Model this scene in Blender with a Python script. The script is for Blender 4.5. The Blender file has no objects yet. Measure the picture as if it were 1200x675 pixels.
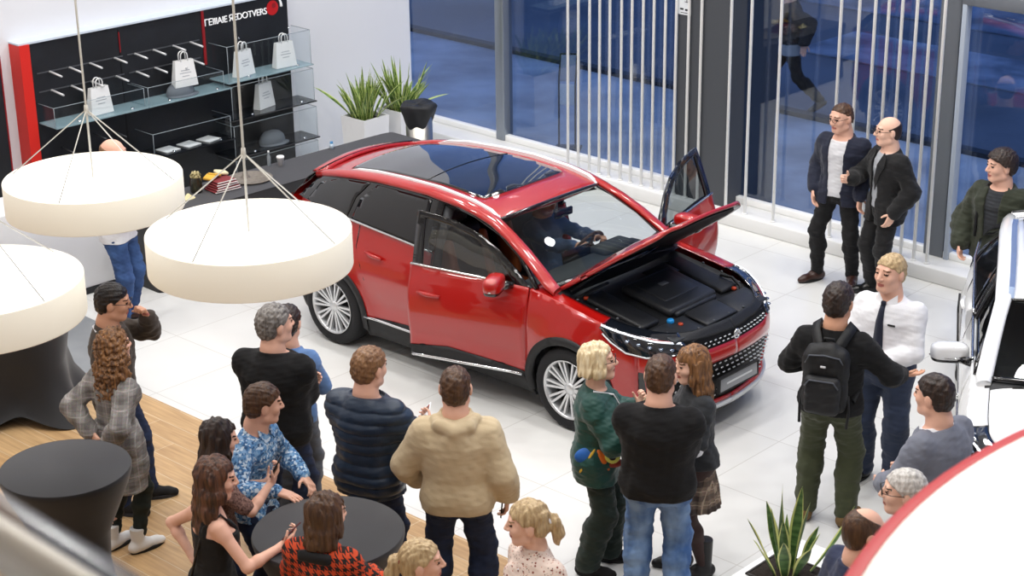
import bpy, bmesh, math, random
import numpy as np
from mathutils import Vector, Matrix
from mathutils.geometry import delaunay_2d_cdt

SC = bpy.context.scene
COL = SC.collection
rad = math.radians
S2 = math.sqrt(2)

# ---------------------------------------------------------------- camera
CAM_F, CAM_PITCH, CAM_ROLL, CAM_H = 2100.0, 21.0, -0.75, 6.25
def _cam_axes():
    p, r = rad(CAM_PITCH), rad(CAM_ROLL)
    def room(v):                       # straight-ahead frame -> room frame (turned 45 degrees)
        return np.array([(v[0]-v[1])/S2, (v[0]+v[1])/S2, v[2]])
    fw = np.array([0, math.cos(p), -math.sin(p)]); rt = np.array([1.0, 0, 0]); up = np.cross(rt, fw)
    r2 = math.cos(r)*rt + math.sin(r)*up; u2 = -math.sin(r)*rt + math.cos(r)*up
    return room(r2), room(u2), room(fw)
CR, CU, CF = _cam_axes()
cd = bpy.data.cameras.new('camera'); cam = bpy.data.objects.new('camera', cd); COL.objects.link(cam)
cd.sensor_width = 36; cd.lens = CAM_F/1200*36; cd.clip_start = 0.05; cd.clip_end = 300
M = Matrix.Identity(4)
for i in range(3):
    M[i][0], M[i][1], M[i][2] = CR[i], CU[i], -CF[i]
M[2][3] = CAM_H
cam.matrix_world = M
cd.dof.use_dof = True; cd.dof.focus_distance = 14.5; cd.dof.aperture_fstop = 5.0
SC.camera = cam

# ---------------------------------------------------------------- world, lights, exposure
w = bpy.data.worlds.new('dusk_sky'); SC.world = w; w.use_nodes = True
w.node_tree.nodes['Background'].inputs[0].default_value = (0.12, 0.215, 0.48, 1)
w.node_tree.nodes['Background'].inputs[1].default_value = 1.3
SC.view_settings.view_transform = 'Standard'; SC.view_settings.look = 'None'
SC.view_settings.exposure = 0.0; SC.view_settings.gamma = 1.0; SC.view_settings.use_curve_mapping = False
SC.cycles.use_denoising = True
SC.cycles.max_bounces = 10; SC.cycles.transparent_max_bounces = 16; SC.cycles.glossy_bounces = 5; SC.cycles.transmission_bounces = 8
SC.cycles.sample_clamp_indirect = 6.0
CEIL_Z = 8.0
LAMPS = [(x, y) for y in (13.5, 10.3, 7.2, 4.2) for x in (-14.6, -12.0, -9.4, -6.8, -4.2)]
for (x, y) in LAMPS:
    l = bpy.data.lights.new('ceiling_lamp_light', 'AREA'); l.shape = 'DISK'; l.size = 0.55; l.energy = 72; l.color = (1.0, 0.985, 0.965)
    o = bpy.data.objects.new('ceiling_lamp_light', l); COL.objects.link(o); o.location = (x, y, CEIL_Z-0.12)
# ---------------------------------------------------------------- small helpers
def setp(o, label=None, cat=None, group=None, kind=None):
    if label: o['label'] = label
    if cat: o['category'] = cat
    if group: o['group'] = group
    if kind: o['kind'] = kind
    return o
def empty(name, loc=(0, 0, 0), rz=0.0, label=None, cat=None, group=None):
    o = bpy.data.objects.new(name, None); COL.objects.link(o)
    o.location = loc; o.rotation_euler = (0, 0, rz); o.empty_display_size = 0.1
    return setp(o, label, cat, group)
def mesh_obj(name, verts, faces, mat, parent=None, smooth=False, mids=None):
    me = bpy.data.meshes.new(name)
    V = np.asarray(verts, dtype=np.float32).reshape(-1, 3)
    if isinstance(faces, np.ndarray) and len(faces):
        n, k = faces.shape
        me.vertices.add(len(V)); me.vertices.foreach_set('co', V.ravel())
        me.loops.add(n*k); me.loops.foreach_set('vertex_index', faces.astype(np.int32).ravel())
        me.polygons.add(n)
        me.polygons.foreach_set('loop_start', np.arange(0, n*k, k, dtype=np.int32))
        me.polygons.foreach_set('loop_total', np.full(n, k, dtype=np.int32))
        me.update(calc_edges=True)
    else:
        me.from_pydata([tuple(map(float, v)) for v in V], [], [tuple(int(i) for i in f) for f in faces])
    for m in (mat if isinstance(mat, (list, tuple)) else [mat]):
        me.materials.append(m)
    if mids is not None:
        me.polygons.foreach_set('material_index', np.asarray(mids, dtype=np.int32))
    if smooth:
        me.polygons.foreach_set('use_smooth', np.ones(len(me.polygons), dtype=bool))
    me.update()
    o = bpy.data.objects.new(name, me); COL.objects.link(o)
    if parent is not None: o.parent = parent
    return o
class MB:
    """collects simple shapes and links them as one mesh object"""
    def __init__(s): s.v = []; s.f = []; s.sm = []; s.mi = []
    def add(s, vs, fs, smooth=False, mi=0):
        b = len(s.v); s.v += [tuple(map(float, v)) for v in vs]; s.f += [tuple(i+b for i in f) for f in fs]
        s.sm += [smooth]*len(fs); s.mi += [mi]*len(fs); return s
    def box(s, c, d, R=None, mi=0, bev=0.0):
        if bev > 0: return s.rbox(c, d, bev, R, mi)
        x, y, z = d[0]/2, d[1]/2, d[2]/2
        vs = [Vector((a*x, b*y, e*z)) for e in (-1, 1) for b in (-1, 1) for a in (-1, 1)]
        if R is not None: vs = [R @ v for v in vs]
        vs = [v + Vector(c) for v in vs]
        return s.add(vs, [(0, 2, 3, 1), (4, 5, 7, 6), (0, 1, 5, 4), (2, 6, 7, 3), (0, 4, 6, 2), (1, 3, 7, 5)], mi=mi)
    def rbox(s, c, d, r, R=None, mi=0, seg=2):
        bm = bmesh.new(); bmesh.ops.create_cube(bm, size=1)
        for v in bm.verts: v.co = Vector((v.co.x*d[0], v.co.y*d[1], v.co.z*d[2]))
        bmesh.ops.bevel(bm, geom=bm.edges[:], offset=min(r, min(d)*0.49), segments=seg, affect='EDGES', profile=0.5)
        bm.verts.index_update()
        vs = [(R @ v.co if R is not None else v.co) + Vector(c) for v in bm.verts]
        s.add(vs, [[v.index for v in f.verts] for f in bm.faces], True, mi); bm.free(); return s
    def tube(s, pts, r, n=10, mi=0, cap=True):
        pts = [Vector(p) for p in pts]; rs = list(r) if hasattr(r, '__len__') else [r]*len(pts)
        rings = []; up = None
        for i, p in enumerate(pts):
            t = (pts[min(i+1, len(pts)-1)] - pts[max(i-1, 0)]).normalized()
            if up is None: up = Vector((0, 0, 1)) if abs(t.z) < 0.9 else Vector((1, 0, 0))
            a = t.cross(up).normalized(); b = a.cross(t).normalized(); up = b
            rings.append([p + (a*math.cos(q) + b*math.sin(q))*rs[i] for q in (2*math.pi*k/n for k in range(n))])
        vs = [v for g in rings for v in g]; fs = []
        for i in range(len(pts)-1):
            for k in range(n):
                fs.append((i*n+k, i*n+(k+1) % n, (i+1)*n+(k+1) % n, (i+1)*n+k))
        s.add(vs, fs, True, mi)
        if cap:
            b = len(s.v)-len(vs)
            s.f += [tuple(b+k for k in range(n))[::-1], tuple(b+(len(pts)-1)*n+k for k in range(n))]; s.sm += [False]*2; s.mi += [mi]*2
        return s
    def lathe(s, prof, n=32, c=(0, 0, 0), mi=0, sx=1.0, sy=1.0, smooth=True):
        vs = []; fs = []
        for (r, z) in prof:
            for k in range(n):
                a = 2*math.pi*k/n; vs.append((c[0]+r*sx*math.cos(a), c[1]+r*sy*math.sin(a), c[2]+z))
        for i in range(len(prof)-1):
            for k in range(n):
                fs.append((i*n+k, i*n+(k+1) % n, (i+1)*n+(k+1) % n, (i+1)*n+k))
        return s.add(vs, fs, smooth, mi)
    def disc(s, c, r, n=32, up=True, mi=0, sx=1.0, sy=1.0):
        vs = [(c[0]+r*sx*math.cos(2*math.pi*k/n), c[1]+r*sy*math.sin(2*math.pi*k/n), c[2]) for k in range(n)]
        f = tuple(range(n)); return s.add(vs, [f if up else f[::-1]], mi=mi)
    def prism(s, poly, ex, mi=0):
        """poly: 3D polygon, ex: extrusion vector"""
        n = len(poly); ex = Vector(ex); a = [Vector(p) for p in poly]; b = [p+ex for p in a]
        fs = [tuple(range(n))[::-1], tuple(range(n, 2*n))] + [(i, (i+1) % n, (i+1) % n+n, i+n) for i in range(n)]
        return s.add(a+b, fs, mi=mi)
    def build(s, name, mat, parent=None):
        o = mesh_obj(name, s.v, s.f, mat, parent)
        o.data.polygons.foreach_set('use_smooth', np.array(s.sm, dtype=bool))
        o.data.polygons.foreach_set('material_index', np.array(s.mi, dtype=np.int32)); o.data.update()
        return o
def children(o): return [c for c in bpy.data.objects if c.parent == o]

# ---------------------------------------------------------------- materials
_MC = {}; M = {}
def srgb(h):
    c = [int(h[i:i+2], 16)/255 for i in (0, 2, 4)]
    return tuple(x/12.92 if x <= 0.04045 else ((x+0.055)/1.055)**2.4 for x in c) + (1,)
def mat(name, color='808080', rough=0.5, metal=0.0, spec=0.5, coat=0.0, emit=None, estr=0.0, trans=0.0, ior=1.45, sheen=0.0, bump=None, alpha=1.0, var=None):
    """bump=(scale, strength, stretch) var=(scale, other colour, stretch)"""
    if name in _MC: return _MC[name]
    m = bpy.data.materials.new(name); m.use_nodes = True; nt = m.node_tree; b = nt.nodes['Principled BSDF']
    col = srgb(color) if isinstance(color, str) else tuple(color)+(1,)
    b.inputs['Base Color'].default_value = col; b.inputs['Roughness'].default_value = rough; b.inputs['Metallic'].default_value = metal
    b.inputs['Specular IOR Level'].default_value = spec; b.inputs['Coat Weight'].default_value = coat; b.inputs['Coat Roughness'].default_value = 0.03
    b.inputs['Transmission Weight'].default_value = trans; b.inputs['IOR'].default_value = ior; b.inputs['Sheen Weight'].default_value = sheen
    b.inputs['Alpha'].default_value = alpha
    if emit: b.inputs['Emission Color'].default_value = srgb(emit); b.inputs['Emission Strength'].default_value = estr
    if bump or var:
        tc = nt.nodes.new('ShaderNodeTexCoord')
        def noise(scale, stretch):
            mp = nt.nodes.new('ShaderNodeMapping'); mp.inputs['Scale'].default_value = stretch
            nt.links.new(tc.outputs['Object'], mp.inputs[0])
            n = nt.nodes.new('ShaderNodeTexNoise'); n.inputs['Scale'].default_value = scale; n.inputs['Detail'].default_value = 3
            nt.links.new(mp.outputs[0], n.inputs['Vector']); return n
        if bump:
            n = noise(bump[0], bump[2] if len(bump) > 2 else (1, 1, 1)); bp = nt.nodes.new('ShaderNodeBump')
            bp.inputs['Strength'].default_value = bump[1]; bp.inputs['Distance'].default_value = 0.02
            nt.links.new(n.outputs['Fac'], bp.inputs['Height']); nt.links.new(bp.outputs[0], b.inputs['Normal'])
        if var:
            n = noise(var[0], var[2] if len(var) > 2 else (1, 1, 1)); r = nt.nodes.new('ShaderNodeValToRGB')
            r.color_ramp.elements[0].position = 0.35; r.color_ramp.elements[0].color = col
            r.color_ramp.elements[1].position = 0.65; r.color_ramp.elements[1].color = srgb(var[1])
            nt.links.new(n.outputs['Fac'], r.inputs[0]); nt.links.new(r.outputs[0], b.inputs['Base Color'])
    _MC[name] = m; return m
def graph(name, rough=0.7):
    m = bpy.data.materials.new(name); m.use_nodes = True; nt = m.node_tree; b = nt.nodes['Principled BSDF']; b.inputs['Roughness'].default_value = rough
    def N(t, **kw):
        n = nt.nodes.new('ShaderNode'+t)
        for k, v in kw.items(): setattr(n, k, v)
        return n
    def L(a, b_): nt.links.new(a, b_)
    def mth(op, a, b_=None, c=None):
        n = N('Math', operation=op)
        for i, q in enumerate((a, b_, c)):
            if q is None: continue
            if isinstance(q, (int, float)): n.inputs[i].default_value = q
            else: L(q, n.inputs[i])
        return n.outputs[0]
    def mix(f, c1, c2):
        n = N('Mix', data_type='RGBA')
        for i, q in ((0, f), (6, c1), (7, c2)):
            if isinstance(q, (int, float)): n.inputs[i].default_value = q
            elif isinstance(q, (tuple, list)): n.inputs[i].default_value = q
            else: L(q, n.inputs[i])
        return n.outputs[2]
    return m, nt, b, N, L, mth, mix

# ---------------------------------------------------------------- implicit surfaces: smooth union of tapered limbs, meshed by surface nets
class SDF:
    def __init__(s, lo, hi, h):
        s.h = h; s.lo = np.array(lo, float) - 2*h
        n = np.ceil((np.array(hi, float) + 2*h - s.lo)/h).astype(int) + 1
        s.n = n; s.d = np.full(tuple(n), 1.0, dtype=np.float32)
        s.ax = [(s.lo[i] + h*np.arange(n[i])).astype(np.float32) for i in range(3)]
    def win(s, lo, hi):
        a = np.clip(np.floor((np.array(lo)-s.lo)/s.h).astype(int), 0, s.n); b = np.clip(np.ceil((np.array(hi)-s.lo)/s.h).astype(int)+1, 0, s.n)
        if np.any(b <= a): return None, None
        sl = tuple(slice(int(a[i]), int(b[i])) for i in range(3))
        X = [s.ax[0][sl[0]][:, None, None], s.ax[1][sl[1]][None, :, None], s.ax[2][sl[2]][None, None, :]]
        return sl, X
    def _put(s, sl, v, k, op):
        o = s.d[sl]
        if op == 'u':
            if k > 0:
                hh = np.maximum(k-np.abs(o-v), 0)/k; s.d[sl] = np.minimum(o, v) - hh*hh*(k/4)
            else: s.d[sl] = np.minimum(o, v)
        elif op == 's':
            if k > 0:
                w_ = -v; hh = np.maximum(k-np.abs(o-w_), 0)/k; s.d[sl] = np.maximum(o, w_) + hh*hh*(k/4)
            else: s.d[sl] = np.maximum(o, -v)
        elif op == 'i': s.d[sl] = np.maximum(o, v)
    def cap(s, a, b, ra, rb, k=0.03, op='u'):
        a = np.array(a, float); b = np.array(b, float); m = max(ra, rb) + k + 3*s.h
        sl, X = s.win(np.minimum(a, b)-m, np.maximum(a, b)+m)
        if sl is None: return s
        ab = b-a; L2 = max(float(ab@ab), 1e-9)
        P = [X[i]-a[i] for i in range(3)]
        t = np.clip((P[0]*ab[0]+P[1]*ab[1]+P[2]*ab[2])/L2, 0, 1)
        d = np.sqrt((P[0]-t*ab[0])**2+(P[1]-t*ab[1])**2+(P[2]-t*ab[2])**2) - (ra+(rb-ra)*t)
        s._put(sl, d.astype(np.float32), k, op); return s
    def chain(s, pts, rs, k=0.03):
        for i in range(len(pts)-1): s.cap(pts[i], pts[i+1], rs[i], rs[i+1], k)
        return s
    def ell(s, c, r, R=None, k=0.03, op='u'):
        c = np.array(c, float); r = np.array(r, float); m = max(r) + k + 3*s.h
        sl, X = s.win(c-m, c+m)
        if sl is None: return s
        P = [X[i]-c[i] for i in range(3)]
        if R is not None:
            R = np.array(R); P = [P[0]*R[0, j]+P[1]*R[1, j]+P[2]*R[2, j] for j in range(3)]
        q0 = np.sqrt((P[0]/r[0])**2+(P[1]/r[1])**2+(P[2]/r[2])**2)
        q1 = np.sqrt((P[0]/r[0]**2)**2+(P[1]/r[1]**2)**2+(P[2]/r[2]**2)**2)
        d = q0*(q0-1)/np.maximum(q1, 1e-6)
        s._put(sl, d.astype(np.float32), k, op); return s
    def box(s, c, hd, r=0.0, R=None, k=0.0, op='u'):
        c = np.array(c, float); hd = np.array(hd, float); m = float(np.linalg.norm(hd)) + k + 3*s.h
        sl, X = s.win(c-m, c+m)
        if sl is None: return s
        P = [X[i]-c[i] for i in range(3)]
        if R is not None:
            R = np.array(R); P = [P[0]*R[0, j]+P[1]*R[1, j]+P[2]*R[2, j] for j in range(3)]
        q = [np.abs(P[i])-(hd[i]-r) for i in range(3)]
        d = np.sqrt(np.maximum(q[0], 0)**2+np.maximum(q[1], 0)**2+np.maximum(q[2], 0)**2) + np.minimum(np.maximum(np.maximum(q[0], q[1]), q[2]), 0) - r
        s._put(sl, d.astype(np.float32), k, op); return s
    def loft(s, secs, O, R, k=0.04, op='u', off=0.0):
        """secs: (z, rx, ry[, cy]) stacked along the local z axis of frame (O, R)"""
        secs = np.array([tuple(q)+(0,)*(4-len(q)) for q in secs], float); O = np.array(O, float); R = np.array(R, float)
        zc = [O + R @ np.array([0, q[3], q[0]]) for q in secs]; m = secs[:, 1:3].max() + off + k + 3*s.h
        sl, X = s.win(np.min(zc, 0)-m, np.max(zc, 0)+m)
        if sl is None: return s
        P = [X[i]-O[i] for i in range(3)]; P = [P[0]*R[0, j]+P[1]*R[1, j]+P[2]*R[2, j] for j in range(3)]
        z = P[2]; rx = np.interp(z, secs[:, 0], secs[:, 1])+off; ry = np.interp(z, secs[:, 0], secs[:, 2])+off; cy = np.interp(z, secs[:, 0], secs[:, 3])
        x = P[0]; y = P[1]-cy
        q0 = np.sqrt((x/rx)**2+(y/ry)**2); q1 = np.sqrt((x/rx**2)**2+(y/ry**2)**2)
        d = np.where(q0 > 1e-4, q0*(q0-1)/np.maximum(q1, 1e-6), -np.minimum(rx, ry))
        dz = np.maximum(secs[0, 0]-off*0.6-z, z-secs[-1, 0]-off*0.6)
        d = np.where((dz > 0) & (d > 0), np.sqrt(dz*dz+d*d), np.maximum(d, dz))
        s._put(sl, d.astype(np.float32), k, op); return s
    def plane(s, p, n, op='s', R=None):
        """removes everything on the side the normal n points to"""
        p = np.array(p, float); n = np.array(n, float); n = n/np.linalg.norm(n)
        X = [s.ax[0][:, None, None], s.ax[1][None, :, None], s.ax[2][None, None, :]]
        d = (X[0]-p[0])*n[0]+(X[1]-p[1])*n[1]+(X[2]-p[2])*n[2]
        s.d = np.maximum(s.d, d.astype(np.float32)); return s
    def noise(s, amp, scale, seed=0, stretch=(1, 1, 1), n=5):
        rng = np.random.RandomState(seed); X = [s.ax[0][:, None, None], s.ax[1][None, :, None], s.ax[2][None, None, :]]
        near = np.abs(s.d) < 4*s.h+amp*2
        I = np.nonzero(near); p = [s.ax[j][I[j]] for j in range(3)]; v = np.zeros(len(I[0]), np.float32)
        for _ in range(n):
            k = rng.normal(size=3); k = k/np.linalg.norm(k)*(2*math.pi/scale)*rng.uniform(0.6, 1.5); k = k*np.array(stretch)
            v += np.sin(p[0]*k[0]+p[1]*k[1]+p[2]*k[2]+rng.uniform(0, 6.28))
        s.d[I] += (amp/n**0.5)*v; return s
    def func(s, fn):
        near = np.abs(s.d) < 6*s.h; I = np.nonzero(near)
        s.d[I] += fn(s.ax[0][I[0]], s.ax[1][I[1]], s.ax[2][I[2]]).astype(np.float32); return s
    def mesh(s):
        d = s.d; d[0] = d[-1] = 1; d[:, 0] = d[:, -1] = 1; d[:, :, 0] = d[:, :, -1] = 1
        neg = d < 0; n = np.array(d.shape)-1
        cnt = np.zeros(tuple(n), np.int8)
        for i in (0, 1):
            for j in (0, 1):
                for k in (0, 1): cnt += neg[i:i+n[0], j:j+n[1], k:k+n[2]]
        act = (cnt > 0) & (cnt < 8); I = np.nonzero(act); nv = len(I[0])
        if nv == 0: return np.zeros((0, 3)), np.zeros((0, 4), int)
        idx = np.full(tuple(n), -1, np.int32); idx[I] = np.arange(nv)
        D = {}
        for i in (0, 1):
            for j in (0, 1):
                for k in (0, 1): D[i, j, k] = d[I[0]+i, I[1]+j, I[2]+k]
        acc = np.zeros((nv, 3)); num = np.zeros(nv)
        for a in range(3):
            for u in (0, 1):
                for v in (0, 1):
                    c0 = [u, v]; c0.insert(a, 0); c1 = [u, v]; c1.insert(a, 1)
                    d0, d1 = D[tuple(c0)], D[tuple(c1)]; cr = (d0 < 0) != (d1 < 0)
                    t = np.where(cr, d0/np.where(cr, d0-d1, 1), 0); p = np.zeros((nv, 3)); p[:] = c0; p[:, a] = t
                    acc += p*cr[:, None]; num += cr
        V = s.lo + s.h*(np.stack(I, 1) + acc/num[:, None])
        F = []
        for a in range(3):
            b, c = (a+1) % 3, (a+2) % 3
            sl0 = [slice(1, -1)]*3; sl0[a] = slice(0, -1); sl1 = [slice(1, -1)]*3; sl1[a] = slice(1, None)
            e0, e1 = neg[tuple(sl0)], neg[tuple(sl1)]
            for flip, msk in ((False, e0 & ~e1), (True, ~e0 & e1)):
                J = np.stack(np.nonzero(msk), 1)
                if not len(J): continue
                J = J + 1; J[:, a] -= 1
                def at_(db, dc):
                    q = J.copy(); q[:, b] -= db; q[:, c] -= dc; return idx[q[:, 0], q[:, 1], q[:, 2]]
                f = np.stack([at_(1, 1), at_(0, 1), at_(0, 0), at_(1, 0)], 1)
                F.append(f[:, ::-1] if flip else f)
        return V, np.concatenate(F)
    def build(s, name, mats, parent=None, pick=None):
        V, F = s.mesh(); mids = None
        if pick is not None: mids = pick(V[F].mean(1))
        return mesh_obj(name, V, F, mats, parent, True, mids)
# ---------------------------------------------------------------- the setting
WALL_X, GLASS_Y = -16.55, 14.75
def tile_mat():
    m, nt, b, N, L, mth, mix = graph('floor_tiles', 0.28)
    tc = N('TexCoord'); mp = N('Mapping'); mp.inputs['Rotation'].default_value = (0, 0, rad(-2)); L(tc.outputs['Object'], mp.inputs[0])
    br = N('TexBrick'); br.offset = 0.0; br.inputs['Scale'].default_value = 1.0; br.inputs['Brick Width'].default_value = 0.9; br.inputs['Row Height'].default_value = 0.9
    br.inputs['Mortar Size'].default_value = 0.005; br.inputs['Mortar Smooth'].default_value = 0.2
    br.inputs['Color1'].default_value = srgb('e6e6e3'); br.inputs['Color2'].default_value = srgb('e1e1de'); br.inputs['Mortar'].default_value = srgb('cbc9c4')
    L(mp.outputs[0], br.inputs['Vector']); no = N('TexNoise'); no.inputs['Scale'].default_value = 1.3; no.inputs['Detail'].default_value = 4; L(tc.outputs['Object'], no.inputs['Vector'])
    rp = N('ValToRGB'); rp.color_ramp.elements[0].color = (0.86, 0.86, 0.86, 1); rp.color_ramp.elements[1].color = (1, 1, 1, 1); L(no.outputs['Fac'], rp.inputs[0])
    mm = N('Mix', data_type='RGBA', blend_type='MULTIPLY'); mm.inputs[0].default_value = 1; L(br.outputs['Color'], mm.inputs[6]); L(rp.outputs[0], mm.inputs[7]); L(mm.outputs[2], b.inputs['Base Color'])
    b.inputs['Specular IOR Level'].default_value = 0.45
    return m
def wood_mat():
    m, nt, b, N, L, mth, mix = graph('floor_planks', 0.42)
    tc = N('TexCoord'); mp = N('Mapping'); mp.inputs['Rotation'].default_value = (0, 0, rad(-2)); L(tc.outputs['Object'], mp.inputs[0])
    br = N('TexBrick'); br.offset = 0.37; br.inputs['Scale'].default_value = 1.0; br.inputs['Brick Width'].default_value = 1.2; br.inputs['Row Height'].default_value = 0.2
    br.inputs['Mortar Size'].default_value = 0.0035; br.inputs['Bias'].default_value = 0.0
    br.inputs['Color1'].default_value = srgb('c8a679'); br.inputs['Color2'].default_value = srgb('bb976a'); br.inputs['Mortar'].default_value = srgb('d8c3a2')
    L(mp.outputs[0], br.inputs['Vector'])
    m2 = N('Mapping'); m2.inputs['Scale'].default_value = (1.2, 16, 1); L(mp.outputs[0], m2.inputs[0])
    no = N('TexNoise'); no.inputs['Scale'].default_value = 2.2; no.inputs['Detail'].default_value = 5; L(m2.outputs[0], no.inputs['Vector'])
    rp = N('ValToRGB'); rp.color_ramp.elements[0].position = 0.3; rp.color_ramp.elements[0].color = (0.74, 0.70, 0.66, 1); rp.color_ramp.elements[1].position = 0.7; rp.color_ramp.elements[1].color = (1.06, 1.06, 1.06, 1); L(no.outputs['Fac'], rp.inputs[0])
    mm = N('Mix', data_type='RGBA', blend_type='MULTIPLY'); mm.inputs[0].default_value = 1; L(br.outputs['Color'], mm.inputs[6]); L(rp.outputs[0], mm.inputs[7]); L(mm.outputs[2], b.inputs['Base Color'])
    return m
def street_mat(name, a, b_, sc):
    return mat(name, a, 0.55, var=(sc, b_), bump=(30, 0.15))
M['tile'] = tile_mat(); M['planks'] = wood_mat()
M['slate'] = mat('slate_tiles', '8d9093', 0.35, var=(2, '7c8084'))
M['wall'] = mat('wall_paint', 'e6e7ea', 0.7); M['ceiling'] = mat('ceiling_paint', 'e4e4e2', 0.8)
M['alu'] = mat('alu_frame', '8d949c', 0.35, metal=0.6); M['dark_alu'] = mat('dark_alu', '4a4e55', 0.4, metal=0.3)
M['ledge'] = mat('ledge_white', 'e8e8e6', 0.45); M['riser'] = mat('riser', 'd9d6cc', 0.6)
M['white_metal'] = mat('white_metal', 'fafaf7', 0.4)
def glass_mat(name, tint, refl=1.0, base=0.02):
    m = bpy.data.materials.new(name); m.use_nodes = True; nt = m.node_tree; nt.nodes.clear()
    o = nt.nodes.new('ShaderNodeOutputMaterial'); mx = nt.nodes.new('ShaderNodeMixShader'); tr = nt.nodes.new('ShaderNodeBsdfTransparent'); gl = nt.nodes.new('ShaderNodeBsdfGlossy')
    tr.inputs[0].default_value = tint+(1,); gl.inputs['Roughness'].default_value = 0.0; gl.inputs[0].default_value = (1, 1, 1, 1)
    lw = nt.nodes.new('ShaderNodeLayerWeight'); lw.inputs[0].default_value = 0.5
    pw = nt.nodes.new('ShaderNodeMath'); pw.operation = 'POWER'; pw.inputs[1].default_value = 5.0; nt.links.new(lw.outputs['Facing'], pw.inputs[0])
    fr = nt.nodes.new('ShaderNodeMath'); fr.operation = 'MULTIPLY_ADD'; fr.inputs[1].default_value = 0.96; fr.inputs[2].default_value = 0.04; nt.links.new(pw.outputs[0], fr.inputs[0])
    mu = nt.nodes.new('ShaderNodeMath'); mu.operation = 'MULTIPLY_ADD'; mu.inputs[1].default_value = refl; mu.inputs[2].default_value = base; mu.use_clamp = True
    nt.links.new(fr.outputs[0], mu.inputs[0]); nt.links.new(mu.outputs[0], mx.inputs[0]); nt.links.new(tr.outputs[0], mx.inputs[1]); nt.links.new(gl.outputs[0], mx.inputs[2]); nt.links.new(mx.outputs[0], o.inputs[0])
    return m
M['window_glass'] = glass_mat('window_glass', (0.80, 0.86, 0.94), 1.5, 0.005)
M['clear_glass'] = glass_mat('clear_glass', (0.86, 0.93, 0.92), 1.2, 0.02)
M['acrylic'] = glass_mat('acrylic', (0.96, 0.975, 0.98), 0.35, 0.0)
M['glass_shelf'] = mat('glass_shelf', '9fbac2', 0.12, alpha=0.62)

# floor: tiles and the timber area share one ground plane, laid as separate panels
def flat(name, poly, m, z=0.0):
    return setp(mesh_obj(name, [(p[0], p[1], z) for p in poly], [tuple(range(len(poly)))], m), kind='structure')
flat('floor_tiled', [(-16.6, 8.25), (-13.25, 8.25), (-12.75, 7.58), (-3.0, 7.92), (3, 7.92), (3, 14.75), (-16.6, 14.75)], M['tile'])
flat('floor_timber', [(-16.6, -2), (3, -2), (3, 7.92), (-3.0, 7.92), (-12.75, 7.58), (-13.0, 7.0), (-16.6, 7.0)], M['planks'])
flat('floor_slate', [(-16.6, 7.0), (-13.0, 7.0), (-12.75, 7.58), (-13.25, 8.25), (-16.6, 8.25)], M['slate'])
def slab(name, c, d, mt, kind='structure', bev=0.0, **k):
    q = MB(); q.box(c, d, bev=bev); o = q.build(name, mt); setp(o, kind=kind, **k); return o
slab('wall_left', (WALL_X-0.1, 6.3, 4), (0.2, 17.0, 8.0), M['wall'])
slab('wall_right', (3.1, 6.3, 4), (0.2, 17.0, 8.0), M['wall'])
slab('wall_front', (-6.7, -2.1, 4), (20.0, 0.2, 8.0), M['wall'])
slab('ceiling', (-6.7, 6.3, CEIL_Z+0.1), (20.0, 17.0, 0.2), M['ceiling'])
# window wall: ledge, riser, glass bays, mullions
slab('trim_ledge', (-6.7, 14.62, 0.075), (19.8, 0.46, 0.15), M['ledge'], bev=0.012)
BAYS = [(-16.5, -14.93), (-14.79, -11.30), (-11.30, -8.93), (-8.71, -5.6), (-5.46, -2.2), (-2.06, 3.0)]
for i, (a, b) in enumerate(BAYS):
    o = slab('window_%d' % (i+1), ((a+b)/2, GLASS_Y+0.05, 4.05), (b-a, 0.012, 7.8), M['window_glass'])
for i, (x, wd, dp) in enumerate(((-14.86, 0.14, 0.16), (-8.82, 0.22, 0.14), (-5.53, 0.14, 0.16), (-2.13, 0.14, 0.16))):
    slab('trim_mullion', (x, GLASS_Y+0.02, 4.07), (wd, dp, 7.84), M['alu'] if i != 1 else mat('grey_mullion', '6d7278', 0.45), bev=0.008)
slab('trim_mullion_edge', (-8.665, GLASS_Y-0.02, 1.42), (0.05, 0.10, 2.54), mat('pale_frame', 'a9b3c0', 0.4), bev=0.006)
slab('trim_transom', (-5.75, GLASS_Y+0.0, 2.74), (5.9, 0.14, 0.13), mat('grey_mullion2', '6a6f76', 0.45), bev=0.008)
slab('trim_sill_rail', (-6.7, GLASS_Y+0.0, 0.185), (19.8, 0.08, 0.07), M['white_metal'], bev=0.008)
# dark column behind the upright white tubes
slab('wall_column', (-11.62, 14.93, 4.0), (0.68, 0.86, 8.0), mat('column_grey', '45484d', 0.6))
# outside
slab('ground_pavement', (-9, 16.6, -0.06), (34, 3.6, 0.1), mat('snowy_lit_paving', 'b9bfc8', 0.6, var=(0.9, '858c96'), bump=(18, 0.2)))  # pale tone: snow, plus light from the showroom put into the colour
slab('ground_street', (-9, 26.4, -0.11), (60, 16, 0.1), mat('wet_asphalt', '3e424c', 0.45, var=(0.5, '5c626e'), bump=(25, 0.25)))
slab('trim_kerbstone', (-9, 18.47, -0.03), (60, 0.16, 0.16), mat('kerbstone', '2c3038', 0.7))
slab('ground_path', (-4.5, 22.3, -0.052), (22, 1.6, 0.02), mat('snow_strip', '9aa6b8', 0.7, var=(1.4, '5f6a7c')))
slab('ground_walkway', (-16.0, 25.4, -0.052), (14, 2.0, 0.02), mat('snow_strip2', '8b98ac', 0.7, var=(1.1, '4d5768')))
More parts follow.
